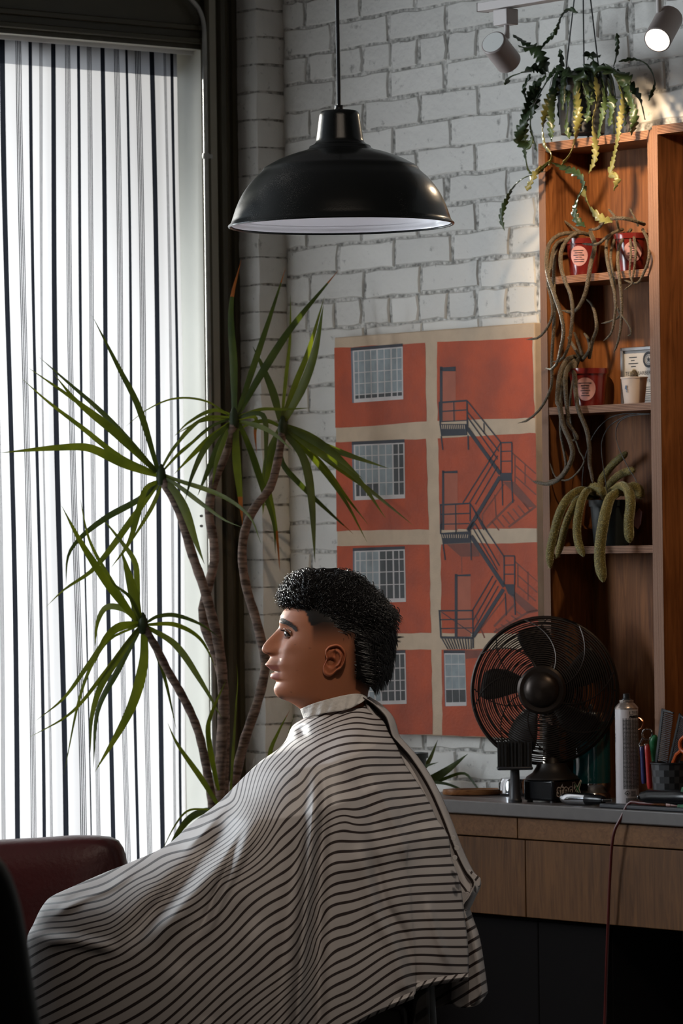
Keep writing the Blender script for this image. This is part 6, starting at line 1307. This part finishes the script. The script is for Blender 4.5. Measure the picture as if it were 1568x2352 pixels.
# lids, lashes and brows
def skin_curve(pts, f, off): return [HP(x, y, head_side(x, y) + off) for x, y in catmull([f(*p) for p in pts], 16)]
e2 = lambda x, y: (590 + x / 10.45, 1400 + y / 10.45)
pm('lid_skin', (0.15, 0.06, 0.034), 0.5)
m = MB(); m.tube([HP(x, y, d) for x, y, d in catmull([(652, 1444.5, 36), (656, 1446, 41.5), (661, 1450, 44.5), (666, 1456, 46), (669, 1461, 46)], 16)], 0.0017, 8); m.build('upper_eyelid', 'lid_skin', per)
m = MB(); m.tube([HP(x, y, d) for x, y, d in catmull([(652.5, 1464, 36), (657, 1464.8, 41), (662, 1464, 44), (668, 1462, 46)], 14)], 0.0014, 8); m.build('lower_eyelid', 'lid_skin', per)
m = MB(); rb = random.Random(31)
for k in range(46):
    s = k / 45; q = catmull([(650.5, 1447, 37), (655.5, 1449, 42), (660.5, 1453, 45), (667.5, 1460.5, 46.5)], 46)[k]; a = HP(*q); m.tube([a, a + Vector((-0.0042 * (1 - 0.5 * s) + rb.uniform(-.0006, .0006), -0.0028, -0.0004 + rb.uniform(-.0006, .0006))), a + Vector((-0.0062 * (1 - 0.5 * s), -0.0035, 0.0014))], [0.00032, 0.00024, 0.0001], 4)
m.build('eyelashes', 'hair_black', per, fixn=False)
for sg in (1, -1):
    m = MB(); bc = catmull([(641.5, 1424), (651, 1427.5), (661, 1432), (671, 1439.5), (679, 1447.5)], 60)
    for k in range(420):
        s = rb.random(); q = bc[int(s * 59)]; th = (6.2 * (1 - 0.45 * s)) * rb.uniform(-1, 1); x, y = q[0] + rb.uniform(-1, 1), q[1] + th
        x = max(x, float(interp(y, XP)) + 0.5); a = HP(x, y, (head_side(x, y) + 0.3) * sg); x2, y2 = x + rb.uniform(2, 6), y + rb.uniform(-2.5, 2.0); b = HP(x2, y2, (head_side(x2, y2) + 1.5) * sg)
        m.tube([a, (a + b) / 2 + Vector((0, -0.0003 * sg, 0)), b], [0.0004, 0.00035, 0.0001], 3)
    m.build('eyebrow', 'brow_hair', per, fixn=False)
# hair: core shell plus curled strands
HXF = [(1304, 722), (1308, 698), (1315, 682), (1325, 672), (1335, 664), (1345, 657), (1358, 651), (1370, 648), (1380, 653), (1390, 660), (1400, 690), (1440, 715), (1480, 760), (1580, 815)]
HXB = [(1304, 760), (1308, 800), (1315, 818), (1325, 832), (1340, 850), (1360, 872), (1380, 890), (1400, 908), (1412, 914), (1430, 906), (1450, 908), (1480, 905), (1510, 901), (1535, 896), (1555, 884), (1570, 868), (1580, 855)]
HWD = [(1304, 10), (1310, 48), (1320, 66), (1335, 80), (1355, 92), (1380, 99), (1410, 101), (1440, 98), (1470, 95), (1500, 92), (1530, 86), (1560, 78), (1580, 70)]
def hair_ring(y, phi, k=1.0):
    """outer hair surface at fraction k between scalp and hair tips"""
    ys = max(y, 1322.0); xs, ds = head_ring(ys, phi)
    a, b, W = (float(interp(y, t)) for t in (HXF, HXB, HWD)); c, s = np.cos(phi), np.sin(phi); e = 0.86
    xm, h = (a + b) / 2, (b - a) / 2; x = xm - h * np.sign(c) * np.abs(c) ** e; d = W * np.sign(s) * np.abs(s) ** e * (1 - 0.10 * np.clip(c, 0, 1) ** 1.5)
    return xs + (x - xs) * k, ds + (d - ds) * k
def hair_ok(x, y): return hair_amt(x, max(y, 1330)) > 0.72 or y < 1390
core = MB(); hr = np.linspace(1306, 1572, 80); npc = 96; ph = np.linspace(0, 2 * math.pi, npc + 1)[:-1]; grid = {}; nz_ = np.random.RandomState(8)
hx = np.zeros((80, npc)); hd = np.zeros((80, npc))
for i, y in enumerate(hr):
    hx[i], hd[i] = hair_ring(y, ph, 0.74)
ok = np.zeros((80, npc), bool); vs = []
for i, y in enumerate(hr):
    for k in range(npc):
        w_ = 2.2 * math.sin(hx[i, k] * 0.21 + i) + 2.0 * math.sin(hd[i, k] * 0.3 + i * 0.9); sgd = 1 if hd[i, k] >= 0 else -1
        vs.append(HP(hx[i, k], y + w_ * 0.5, hd[i, k] + sgd * w_ * 0.3)); ok[i, k] = hair_ok(hx[i, k], y)
core.add(vs, [(i * npc + k, i * npc + (k + 1) % npc, (i + 1) * npc + (k + 1) % npc, (i + 1) * npc + k) for i in range(79) for k in range(npc) if ok[i, k] and ok[i + 1, k] and ok[i, (k + 1) % npc] and ok[i + 1, (k + 1) % npc]] + [tuple(range(npc - 1, -1, -1))])
st = core
def strand(p, r0):
    n = len(p); tri = []; p = [Vector(q) for q in p]
    k0 = len(st.v)
    for i, q in enumerate(p):
        t_ = (p[min(i + 1, n - 1)] - p[max(i - 1, 0)]); t_ = t_.normalized() if t_.length > 1e-9 else ZZ; a = t_.orthogonal().normalized(); b = t_.cross(a); r_ = r0 * (1 - 0.75 * (i / (n - 1)) ** 2)
        for k in range(3): th = 2.094 * k; st.v.append(tuple(q + (a * math.cos(th) + b * math.sin(th)) * r_))
    for i in range(n - 1):
        for k in range(3): st.f.append((k0 + i * 3 + k, k0 + i * 3 + (k + 1) % 3, k0 + (i + 1) * 3 + (k + 1) % 3, k0 + (i + 1) * 3 + k)); st.m.append(1)
hrn = np.random.RandomState(17); made = 0
while made < 4600:
    y = 1306 + 274 * hrn.rand() ** 0.9; phi = hrn.rand() * 2 * math.pi; phi_a = np.array([phi]); x1, d1 = hair_ring(y, phi_a, 1.0); x0_, d0_ = hair_ring(y, phi_a, 0.45)
    if not hair_ok(x0_[0], y): continue
    if hrn.rand() < 0.25 and d1[0] < 0: continue
    made += 1; n = 11; curly = float(1 - sm(1400, 1470, y)) * float(1 - 0.55 * sm(800, 900, x1[0])); base = np.array((x0_[0], y, d0_[0])); tip = np.array((x1[0], y, d1[0])); out_ = tip - base; Ln = np.linalg.norm(out_) + 6
    flow = np.array((-1.0, 0.25, 0.0)) if x1[0] < 720 else np.array((0.75, 0.85, 0.0)) if y < 1440 else np.array((0.25, 1.0, 0.0))
    Lf = hrn.uniform(8, 20) if y < 1440 else hrn.uniform(10, 26); a = hrn.rand() * 6.28; R1 = hrn.uniform(3.0, 6.5) * curly + 0.8; turns = hrn.uniform(1.0, 2.2) * curly + 0.2; pts = []
    e1 = np.cross(flow, out_ / np.linalg.norm(out_)); e1 /= np.linalg.norm(e1) + 1e-6; e2_ = out_ / np.linalg.norm(out_)
    lift = hrn.uniform(0.7, 1.18)
    for i in range(n):
        s = i / (n - 1); q = base + out_ * lift * min(1, s * 2.2) + flow * Lf * s - (out_ / Ln) * 3 * max(0, s - .6) * (1 - curly)
        w_ = R1 * min(1, s * 2); q = q + e1 * w_ * math.cos(a + turns * 6.28 * s) + e2_ * w_ * 0.8 * math.sin(a + turns * 6.28 * s) * (0.55 if y < 1325 else 0.8)
        pts.append(HP(q[0], q[1], q[2]))
    strand(pts, hrn.uniform(0.0005, 0.0011) if curly > 0.5 else hrn.uniform(0.00045, 0.0008))
for k in range(420):                                       # loose loops standing out of the curls
    y = 1306 + 100 * hrn.rand(); phi = hrn.rand() * 2 * math.pi; x1, d1 = hair_ring(y, np.array([phi]), 1.02)
    if d1[0] < -20 and hrn.rand() < 0.7: continue
    rr_c = hrn.uniform(4, 9); a0 = hrn.rand() * 6.28; span = hrn.uniform(2.5, 5.2); tw_c = hrn.uniform(-0.8, 0.8)
    cy_ = y + rr_c * 0.55 if y < 1335 else y; pts = []
    for i in range(14):
        a = a0 + span * i / 13; pts.append(HP(x1[0] + rr_c * math.cos(a) * math.cos(tw_c), cy_ + rr_c * math.sin(a), d1[0] + rr_c * math.cos(a) * math.sin(tw_c) + 1.5 * i / 13))
    strand(pts, hrn.uniform(0.0006, 0.0011))
for (tx, ty, dx, dy) in ((905, 1466, 22, -4), (900, 1472, 20, 2), (905, 1405, 14, 6), (900, 1398, 16, 4), (896, 1545, -2, 14), (862, 1572, -4, 12), (850, 1570, -2, 14)):
    for k in range(10):
        a = HP(tx - 6 + hrn.uniform(-3, 3), ty + hrn.uniform(-3, 3), hrn.uniform(-10, 25)); b = HP(tx + dx * hrn.uniform(.6, 1.1), ty + dy + hrn.uniform(-3, 3), hrn.uniform(-5, 20)); strand([a, a.lerp(b, 0.5) + Vector((0, 0, 0.001)), b], 0.0006)
hair = core.build('hair', ['hair_core', 'hair_black'], per, fixn=False, angle=180)

# ------------------------------------------------------------------ barber cape
def cape_material():
    m = bpy.data.materials.new('striped_cape_cloth'); n, l = nt(m); b = n['Principled BSDF']; b.inputs['Roughness'].default_value = 0.55; b.inputs['Sheen Weight'].default_value = 0.0
    uvn = n.new('ShaderNodeUVMap'); sp_ = n.new('ShaderNodeSeparateXYZ'); l.new(uvn.outputs[0], sp_.inputs[0])
    def mt(op, a, b_=None):
        q = n.new('ShaderNodeMath'); q.operation = op
        for i, x in enumerate((a, b_)):
            if x is None: continue
            if isinstance(x, (int, float)): q.inputs[i].default_value = x
            else: l.new(x, q.inputs[i])
        return q.outputs[0]
    f = mt('ABSOLUTE', mt('SUBTRACT', mt('FRACT', mt('ADD', sp_.outputs[0], 0.5)), 0.5))
    r = n.new('ShaderNodeValToRGB'); e = r.color_ramp.elements; e[0].position = 0.0; e[0].color = (0.05, 0.028, 0.022, 1); e[1].position = 0.175; e[1].color = (0.42, 0.39, 0.38, 1)
    for p_, c_ in ((0.035, (0.018, 0.013, 0.013, 1)), (0.095, (0.018, 0.013, 0.013, 1)), (0.125, (0.10, 0.075, 0.07, 1)), (0.148, (0.30, 0.27, 0.265, 1))): k = e.new(p_); k.color = c_
    l.new(f, r.inputs[0]); l.new(r.outputs[0], b.inputs['Base Color'])
    tc = n.new('ShaderNodeTexCoord'); t = n.new('ShaderNodeTexNoise'); t.inputs['Scale'].default_value = 25; t.inputs['Detail'].default_value = 3; l.new(tc.outputs['Object'], t.inputs['Vector']); bn = n.new('ShaderNodeBump'); bn.inputs['Strength'].default_value = 0.12; bn.inputs['Distance'].default_value = 0.01; l.new(t.outputs['Fac'], bn.inputs['Height']); l.new(bn.outputs[0], b.inputs['Normal'])
    MATS['cape_cloth'] = m
cape_material()
tA = lambda x, y: (640 + x / 3.92, 1590 + y / 3.92); tB = lambda x, y: (680 + x / 3.484, 1850 + y / 3.484); tC = lambda x, y: (360 + x / 3.92, 1800 + y / 3.92); tD = lambda x, y: (50 + x / 3.92, 1900 + y / 3.92)
TR = []                                                   # traced stripes: (x, y, stripe number)
def tr_(f, k, *pts): TR.extend([(*f(*p), k) for p in pts])
tr_(tA, 0, (650, 183), (750, 183), (820, 200), (890, 205), (520, 235), (400, 290), (300, 340), (250, 385)); tr_(tA, 1, (905, 245), (750, 230), (600, 250), (450, 310), (330, 360), (250, 410), (150, 470), (60, 570)); tr_(tA, 2, (925, 300), (745, 280), (600, 290), (480, 325), (350, 385), (250, 440), (150, 510), (50, 620))
tr_(tA, 3, (945, 350), (750, 333), (560, 345), (450, 385), (350, 430), (250, 490), (130, 590), (0, 730)); tr_(tA, 4, (985, 408), (750, 395), (560, 410), (450, 450), (330, 510), (250, 570), (130, 680), (0, 820)); tr_(tA, 5, (1005, 465), (750, 458), (600, 470), (500, 495), (340, 570), (230, 660), (130, 760), (0, 910))
tr_(tA, 6, (1055, 527), (750, 525), (600, 545), (430, 605), (345, 648), (290, 712), (130, 875), (0, 1010)); tr_(tA, 7, (1085, 590), (720, 598), (500, 660), (350, 730), (300, 805), (130, 970), (0, 1110)); tr_(tA, 8, (1120, 652), (760, 663), (550, 735), (345, 832), (300, 905)); tr_(tA, 9, (1160, 728), (830, 740), (600, 810), (345, 935), (290, 1010)); tr_(tA, 10, (1200, 795), (900, 822), (640, 880), (345, 1035)); tr_(tA, 11, (1245, 865), (920, 893), (640, 970), (345, 1135)); tr_(tA, 12, (1290, 930), (960, 968), (660, 1060)); tr_(tA, 13, (1330, 1000), (1000, 1045), (680, 1135))
for k, xe, ye, ym in ((14, 1075, 42, 100), (15, 1120, 108, 168), (16, 1175, 182, 238), (17, 1215, 258, 308), (18, 1230, 330, 378), (19, 1235, 400, 440), (20, 1260, 478, 510), (21, 1290, 550, 586), (22, 1310, 622, 655), (23, 1325, 690, 724), (24, 1335, 763, 795), (25, 1345, 838, 865), (26, 1355, 910, 933), (27, 1365, 985, 1005), (28, 1372, 1055, 1075), (29, 1375, 1132, 1140), (30, 1375, 1205, 1205), (31, 1375, 1278, 1275)): tr_(tB, k, (xe, ye), (820 if k < 27 else 880, ym), ((xe + 820) / 2, (ye + ym) / 2 - 6))
for k, y4, y2 in ((14, 125, 220), (16, 290, 390), (18, 455, 560), (21, 700, 800), (24, 970, 1080), (27, 1230, 1360), (30, 1500, 1620)): tr_(tB, k, (400, y4), (190, y2))
for k in range(5, 23, 2): tr_(tC, k, (1098, 187 + 105 * (k - 6))); tr_(tC, k + 0.4, (1290, 187 + 105 * (k - 6) - 120))
for k in range(8, 17): tr_(tC, k, (0, 1282 + 115 * (k - 8)))
for k in range(8, 20, 2): tr_(tC, k, (560, 187 + 105 * (k - 6) + 465))
for k, y in ((-3, 690), (-2, 765), (-1, 840), (0, 885), (1, 920), (2, 960), (3, 990), (4, 1030), (5, 1070), (6, 1130), (7, 1200)): tr_(tC, k, (0, y))
tr_(tC, -3, (300, 600), (450, 520), (600, 420), (720, 300)); tr_(tC, -4, (0, 590), (250, 510), (500, 400), (640, 300)); tr_(tC, -5, (100, 480), (300, 410), (560, 310), (720, 180)); tr_(tC, -6, (300, 330), (560, 220), (700, 150))
for k, pts in ((6, [(700, 1090), (480, 1150), (300, 1255), (130, 1350)]), (5, [(600, 1050), (300, 1155), (100, 1260)]), (4, [(440, 1045), (270, 1060), (100, 1155)]), (3, [(500, 1000), (300, 1010), (100, 1075)]), (2, [(800, 865), (300, 965), (100, 1010)]), (1, [(800, 800), (300, 905)]), (0, [(800, 745), (300, 855)]), (-1, [(800, 690), (300, 795)]), (-2, [(800, 625), (560, 690), (400, 740)]),
               (7, [(830, 1110), (480, 1260), (300, 1350), (170, 1430)]), (8, [(980, 1085), (700, 1220), (300, 1450), (160, 1530)]), (9, [(1000, 1180), (700, 1330), (300, 1555)]), (10, [(1000, 1270), (300, 1655)]), (11, [(1000, 1370), (300, 1755)])): tr_(tD, k, *pts)
TR = np.array(TR); TX = TR[:, :2] / 300.0
def tps_fit(X, v, lam):
    d = np.linalg.norm(X[:, None] - X[None], axis=2); K = np.where(d > 0, d * d * np.log(d + 1e-12), 0); n = len(X); Pm = np.c_[np.ones(n), X]
    Am = np.zeros((n + 3, n + 3)); Am[:n, :n] = K + lam * np.eye(n); Am[:n, n:] = Pm; Am[n:, :n] = Pm.T
    return np.linalg.solve(Am, np.r_[v, 0, 0, 0])
tw_ = tps_fit(TX, TR[:, 2], 0.004)
def stripe(xy):
    X = xy / 300.0; out = np.zeros(len(X))
    for a in range(0, len(X), 4000):
        x = X[a:a + 4000]; d = np.linalg.norm(x[:, None] - TX[None], axis=2); K = np.where(d > 0, d * d * np.log(d + 1e-12), 0); out[a:a + 4000] = K @ tw_[:-3] + tw_[-3] + x @ tw_[-2:]
    return out
Lb = [(696, 1652), (672, 1668), (657, 1700), (640, 1720), (600, 1748), (560, 1785), (500, 1845), (440, 1892), (380, 1944), (300, 1981), (240, 2005), (160, 2040), (115, 2062), (95, 2086), (76, 2125), (64, 2150), (60, 2200), (55, 2300), (50, 2430)]
Eb = [(845, 1602), (862, 1630), (880, 1655), (893, 1685), (911, 1715), (929, 1755), (946, 1780), (967, 1812), (985, 1842), (1003, 1882), (1020, 1905), (1030, 1925), (1036, 1970), (1050, 2008), (1058, 2040), (1062, 2070), (1067, 2110), (1072, 2150), (1075, 2190), (1075, 2245)]
Rb = [(848, 1600), (875, 1618), (903, 1648), (917, 1690), (925, 1700), (962, 1742), (1000, 1802), (1031, 1870), (1062, 1950), (1086, 2000), (1103, 2022), (1103, 2035), (1090, 2062), (1078, 2078), (1083, 2100), (1100, 2150), (1112, 2220), (1120, 2280)]
Tb = [(696, 1652), (724, 1641), (755, 1633), (793, 1628), (818, 1617), (834, 1608), (845, 1602)]
Bb = [(50, 2430), (300, 2480), (500, 2475), (700, 2402), (800, 2356), (860, 2325), (950, 2287), (957, 2268), (1000, 2256), (1075, 2245)]
nu, nv = 230, 250
def coons(Lc, Rc, Tc, Bc, nu, nv):
    L_, R_, T_, B_ = catmull(Lc, nv), catmull(Rc, nv), catmull(Tc, nu), catmull(Bc, nu); u = np.linspace(0, 1, nu)[None, :, None]; v = np.linspace(0, 1, nv)[:, None, None]
    return (1 - u) * L_[:, None] + u * R_[:, None] + (1 - v) * T_[None] + v * B_[None] - ((1 - u) * (1 - v) * L_[0] + u * (1 - v) * R_[0] + (1 - u) * v * L_[-1] + u * v * R_[-1])
def pdist(xy, poly):
    q = catmull(poly, 40); d = np.full(len(xy), 1e9); sd = np.zeros(len(xy))
    for k_, (a, b) in enumerate(zip(q[:-1], q[1:])):
        ab = b - a; t = np.clip(((xy - a) @ ab) / (ab @ ab + 1e-9), 0, 1); pr = a + t[:, None] * ab; dd = np.linalg.norm(xy - pr, axis=1); s = (k_ + t) / 39.0; m_ = dd < d; d[m_] = dd[m_]; sd[m_] = s[m_]
    return d, sd
FOLDS = [([(726, 1735), (722, 1850), (708, 2000), (698, 2120), (688, 2260), (680, 2400)], 0.026, 13), ([(748, 1790), (738, 1950), (733, 2100), (732, 2352)], -0.020, 16), ([(695, 1850), (676, 2000), (660, 2120), (640, 2352)], -0.012, 22), ([(845, 1900), (860, 1980), (884, 2080), (926, 2151), (952, 2252)], -0.016, 15), ([(820, 1900), (838, 1990), (862, 2090), (900, 2165), (930, 2260)], 0.010, 18),
         ([(824, 1743), (864, 1802), (900, 1880), (930, 1960), (948, 2020)], 0.009, 11), ([(800, 1760), (840, 1840), (868, 1930)], -0.007, 14), ([(880, 1745), (925, 1830), (960, 1900), (985, 1990)], -0.006, 14), ([(978, 2050), (999, 2137), (1036, 2235)], 0.010, 9), ([(560, 1840), (500, 1930), (440, 2000), (390, 2055), (330, 2120), (285, 2185)], -0.030, 22), ([(620, 1840), (540, 1950), (460, 2035), (400, 2110), (340, 2200)], 0.016, 24),
         ([(285, 2182), (230, 2172), (150, 2160), (80, 2165)], 0.012, 14), ([(572, 1884), (526, 1979), (495, 2050), (470, 2114), (436, 2162)], -0.010, 9), ([(590, 1900), (545, 1990), (510, 2060), (485, 2120), (450, 2180)], 0.009, 10), ([(692, 1662), (697, 1700)], -0.010, 12), ([(678, 1672), (668, 1700)], 0.004, 11), ([(560, 1795), (470, 1905), (400, 1970)], 0.010, 10), ([(100, 2120), (180, 2070), (260, 2035), (330, 1988)], 0.010, 9), ([(130, 2080), (210, 2045), (290, 2010)], -0.008, 9), ([(600, 2100), (560, 2230), (520, 2352)], 0.008, 26), ([(420, 2200), (380, 2300), (350, 2400)], 0.007, 30), ([(560, 2050), (520, 2180), (480, 2330)], -0.006, 24)]
def depth_fn(xy, U, V, bfun, gr):
    """half depth of the draped body at parameter (u, v)"""
    b = np.interp(V, [0, 0.06, 0.16, 0.30, 0.6, 1.0], bfun); g = np.sqrt(np.clip(1 - (1 - np.clip(U / 0.42, 0, 1)) ** 2, 0, 1)); g = g * (1 - (1 - gr) * np.clip((U - 0.55) / 0.45, 0, 1) ** 2); return b * g
G = coons(Lb, Eb, Tb, Bb, nu, nv); Ux, Vx = np.meshgrid(np.linspace(0, 1, nu), np.linspace(0, 1, nv)); xy = G.reshape(-1, 2); U, V = Ux.ravel(), Vx.ravel()
dep = depth_fn(xy, U, V, [0.062, 0.11, 0.21, 0.25, 0.26, 0.27], 0.30)
for poly_, amp_, wid_ in FOLDS: dd, sd = pdist(xy, poly_); dep += amp_ * np.exp(-(dd / wid_) ** 2) * np.clip(U / 0.03, 0, 1) * sm(0, 0.28, sd) * (sm(0, 0.28, 1 - sd) if poly_[-1][1] < 2240 else 1)
vs = [P(x, y, YP + 0.02 - d) for (x, y), d in zip(xy, dep)]; fs = [(j * nu + i, j * nu + i + 1, (j + 1) * nu + i + 1, (j + 1) * nu + i) for j in range(nv - 1) for i in range(nu - 1)]
uvn_ = list(zip(stripe(xy), V))
Rin = [(x - 14, y) for x, y in Rb]; G2_ = coons(Lb, Rin, [(696, 1652), (724, 1641), (755, 1633), (793, 1626), (812, 1614), (834, 1600)], [(50, 2430), (300, 2480), (500, 2475), (700, 2420), (860, 2370), (960, 2335), (1035, 2305), (1060, 2314), (1085, 2308), (1106, 2280)], 110, 120); U2, V2 = np.meshgrid(np.linspace(0, 1, 110), np.linspace(0, 1, 120)); xy2 = G2_.reshape(-1, 2); U2, V2 = U2.ravel(), V2.ravel()
dep2 = depth_fn(xy2, U2, V2, [0.062, 0.10, 0.19, 0.22, 0.22, 0.22], 0.0); k0 = len(vs)
rxv = np.repeat(catmull(Rin, 120)[:, 0], 110); dep2 = np.where(U2 > 0.5, np.minimum(dep2, 0.008 + np.clip(rxv - xy2[:, 0], 0, None) * PX * 0.55), dep2)
dep2 += 0.006 * np.sin(U2 * 60 + V2 * 9) * np.clip(U2 * 4 - 2.6, 0, 1)
vs += [P(x, y, YP + 0.02 + d - 0.06 * u_ ** 3) for (x, y), d, u_ in zip(xy2, dep2, U2)]; fs += [(k0 + j * 110 + i, k0 + j * 110 + i + 1, k0 + (j + 1) * 110 + i + 1, k0 + (j + 1) * 110 + i) for j in range(119) for i in range(109)]
rxv = np.repeat(catmull(Rb, 120)[:, 0], 110); s_up = (rxv - xy2[:, 0]) * 0.85 / 15.0; s_lo = (xy2[:, 0] * 0.52 + xy2[:, 1] * 0.85) / 24.0; bl = sm(2040, 2085, xy2[:, 1])
uvn_ += list(zip(s_up * (1 - bl) + s_lo * bl, V2))
FL = [(836, 1608), (848, 1637), (864, 1662), (878, 1692), (894, 1722), (912, 1762), (930, 1788), (951, 1820), (970, 1852), (988, 1892), (1004, 1917), (1013, 1937), (1018, 1977), (1032, 2014), (1040, 2047), (1044, 2077), (1044, 2110), (1043, 2180), (1038, 2240), (1034, 2298)]
G3_ = coons(FL, Rb, [(836, 1608), (842, 1604), (848, 1600)], [(1034, 2298), (1048, 2312), (1075, 2314), (1100, 2306), (1120, 2280)], 34, 150); U3, V3 = np.meshgrid(np.linspace(0, 1, 34), np.linspace(0, 1, 150)); xy3 = G3_.reshape(-1, 2); U3, V3 = U3.ravel(), V3.ravel(); k0 = len(vs)
dep3 = 0.058 * np.sqrt(np.clip(1 - U3 ** 2.2, 0, 1)) + 0.006 * np.sin(U3 * 9 + V3 * 14) * np.sin(math.pi * U3)
vs += [P(x, y, YP + 0.03 - d) for (x, y), d in zip(xy3, dep3)]; fs += [(k0 + j * 34 + i, k0 + j * 34 + i + 1, k0 + (j + 1) * 34 + i + 1, k0 + (j + 1) * 34 + i) for j in range(149) for i in range(33)]
rx3 = np.repeat(catmull(Rb, 150)[:, 0], 34); s3u = (rx3 - xy3[:, 0] + 5) * 0.8 / 15.0; s3l = (xy3[:, 0] * 0.52 + xy3[:, 1] * 0.85) / 24.0; bl3 = sm(2050, 2090, xy3[:, 1]); uvn_ += list(zip(s3u * (1 - bl3) + s3l * bl3, V3))
m = MB(); m.add(vs, fs); cape = m.build('barber_cape', 'cape_cloth', per, uv=uvn_, fixn=False, angle=180, solid=0.0012)
cape['label'] = 'off white barber cape with thin dark double stripes'
# neck strip
pm('neck_paper', (0.50, 0.47, 0.44), 0.75, bump=(70, 0.5), var=(30, 0.12))
ct = catmull([tA(*p) for p in ((195, 150), (300, 105), (450, 60), (600, 25), (700, 12), (760, 22), (795, 40))], 60); cb = catmull([tA(*p) for p in ((225, 238), (330, 212), (450, 182), (600, 160), (700, 118), (760, 82), (800, 50))], 60); vs = []
for j in range(9):
    s = j / 8
    for i in range(60):
        q = ct[i] * (1 - s) + cb[i] * s; u_ = i / 59; d = 62 * (1 - (2 * u_ - 1) ** 2 * 0.93) ** 0.5 + 4 + 10 * s + 2.0 * math.sin(u_ * 38 + s * 5) * (0.4 + s) + (2 if j == 0 else 0); vs.append(HP(q[0], q[1], d))
m = MB(); m.add(vs, [(j * 60 + i, j * 60 + i + 1, (j + 1) * 60 + i + 1, (j + 1) * 60 + i) for j in range(8) for i in range(59)])
k0 = len(m.v); m.add([(v.x, 2 * YP - v.y, v.z) for v in vs], [(j * 60 + i, j * 60 + i + 1, (j + 1) * 60 + i + 1, (j + 1) * 60 + i) for j in range(8) for i in range(59)])
o = m.build('neck_strip', 'neck_paper', cape, angle=180, fixn=False, solid=0.001); o['label'] = 'crinkled white neck strip'
# striped hem binding and snap tab
hem = catmull([(480, 2478), (600, 2445), (700, 2402), (800, 2356), (860, 2325), (950, 2287)], 60); hem2 = catmull([(955, 2270), (1000, 2256), (1075, 2245)], 30)
def hem_part(q, w_, yof):
    n = len(q); vs = []; uv_ = []; L_ = 0
    for i, (x, y) in enumerate(q):
        if i: L_ += math.hypot(x - q[i - 1][0], y - q[i - 1][1])
        U_ = (x - 50) / 1025; d = float(np.interp(U_, [0, .5, .6, 1.0], [.1, .27, .265, .15])) + 0.002
        for s in (0, 0.5, 1): vs.append(P(x, y + (s - 0.62) * w_ + yof, YP + 0.02 - d - (0.003 if s == .5 else 0))); uv_.append((L_ / 24 + s * 0.7, s))
    m = MB(); m.add(vs, [(i * 3 + k, i * 3 + k + 1, (i + 1) * 3 + k + 1, (i + 1) * 3 + k) for i in range(n - 1) for k in (0, 1)]); m.build('hem_binding', 'cape_cloth', cape, uv=uv_, fixn=False, solid=0.002)
hem_part(hem, 17, 0); hem_part(hem2, 16, 0)
pm('snap_white', (0.42, 0.40, 0.39), 0.4)
q = [(1046, 1985), (1075, 1995), (1104, 2018), (1103, 2036), (1080, 2040), (1052, 2012)]
m = MB(); m.prism([P(x, y, YP + 0.0) for x, y in q], (0, 0.012, 0)); o = m.build('closure_tab', 'cape_cloth', cape, uv=[(x / 22.0 + y / 30.0, 0) for x, y in q] * 2, bevel=0.002)
for x, y in ((1041, 1925), (1049, 1948), (1044, 1970)):
    m = MB(); c_ = P(x, y, YP - 0.13); m.tube([c_, c_ + Vector((0.0, -0.006, 0))], [0.005, 0.0042], 12); m.build('snap_button', 'snap_white', cape)
# ================================================================== BARBER CHAIR
pm('chair_grey', (0.060, 0.056, 0.055), 0.5); pm('chair_black', (0.008, 0.0075, 0.0075), 0.5, 0, 0.3)
cx = P(800, 2300, YP).x
bc_ = thing('barber_chair', 'black barber chair with grey side panel under the striped cape', 'chair', Vector((cx, YP, 0)))
zs = P(800, 2420, YP).z
mb = MB(); mb.box((cx - 0.05, YP, zs - 0.03), (0.50, 0.28, 0.12), Matrix.Identity(3)); mb.build('seat', 'chair_black', bc_, bevel=0.03, seg=3)
mb = MB(); p0 = P(958, 2330, YP); p1 = P(945, 1950, YP); mb.box((p0.x + 0.0, YP, (p0.z + p1.z) / 2 - 0.05), (0.06, 0.22, (p1.z - p0.z) + 0.1), Matrix.Rotation(rad(-2), 3, 'Y')); mb.build('backrest', 'chair_black', bc_, bevel=0.025, seg=3)
mb = MB(); q = P(965, 2400, YP - 0.09); mb.box((q.x, q.y, q.z - 0.05), (0.035, 0.05, 0.44), Matrix.Identity(3)); mb.build('back_post', 'chair_black', bc_, bevel=0.006)
def side_panel(sg):
    o2 = [(620, 2480), (700, 2340), (780, 2318), (900, 2306), (930, 2312), (936, 2330), (936, 2600), (620, 2600)]; m = MB(); m.prism([P(x, y, YP - 0.115) - Vector((0, 0, 0)) if sg < 0 else P(x, y, YP - 0.115) + Vector((0, 0.20, 0)) for x, y in o2], (0, 0.035, 0)); return m
for sg in (-1, 1): side_panel(sg).build('side_panel', 'chair_grey', bc_, bevel=0.006)
mb = MB(); mb.tube([P(x, y, YP - 0.117) for x, y in ((640, 2470), (706, 2352), (780, 2330), (896, 2318), (918, 2322), (924, 2338), (924, 2600))], 0.0022, 6); mb.build('piping', 'chair_black', bc_)
mb = MB(); mb.lathe([(0.33, 0), (0.33, 0.02), (0.30, 0.035), (0.09, 0.06), (0.085, 0.10), (0.06, 0.11), (0.06, zs - 0.08)], (cx - 0.05, YP, 0), n=48, cap0=True, cap1=True); mb.build('pedestal', 'dark_chrome', bc_, angle=35)
fz = P(100, 2700, YP).z; mb = MB(); mb.box((P(100, 2700, YP).x, YP, fz - 0.005), (0.22, 0.40, 0.02), Matrix.Rotation(rad(10), 3, 'Y')); mb.tube([(P(110, 2700, YP).x, YP, fz - 0.01), (cx - 0.25, YP, zs - 0.06)], 0.02, 10); mb.build('footrest', 'dark_chrome', bc_, bevel=0.004)
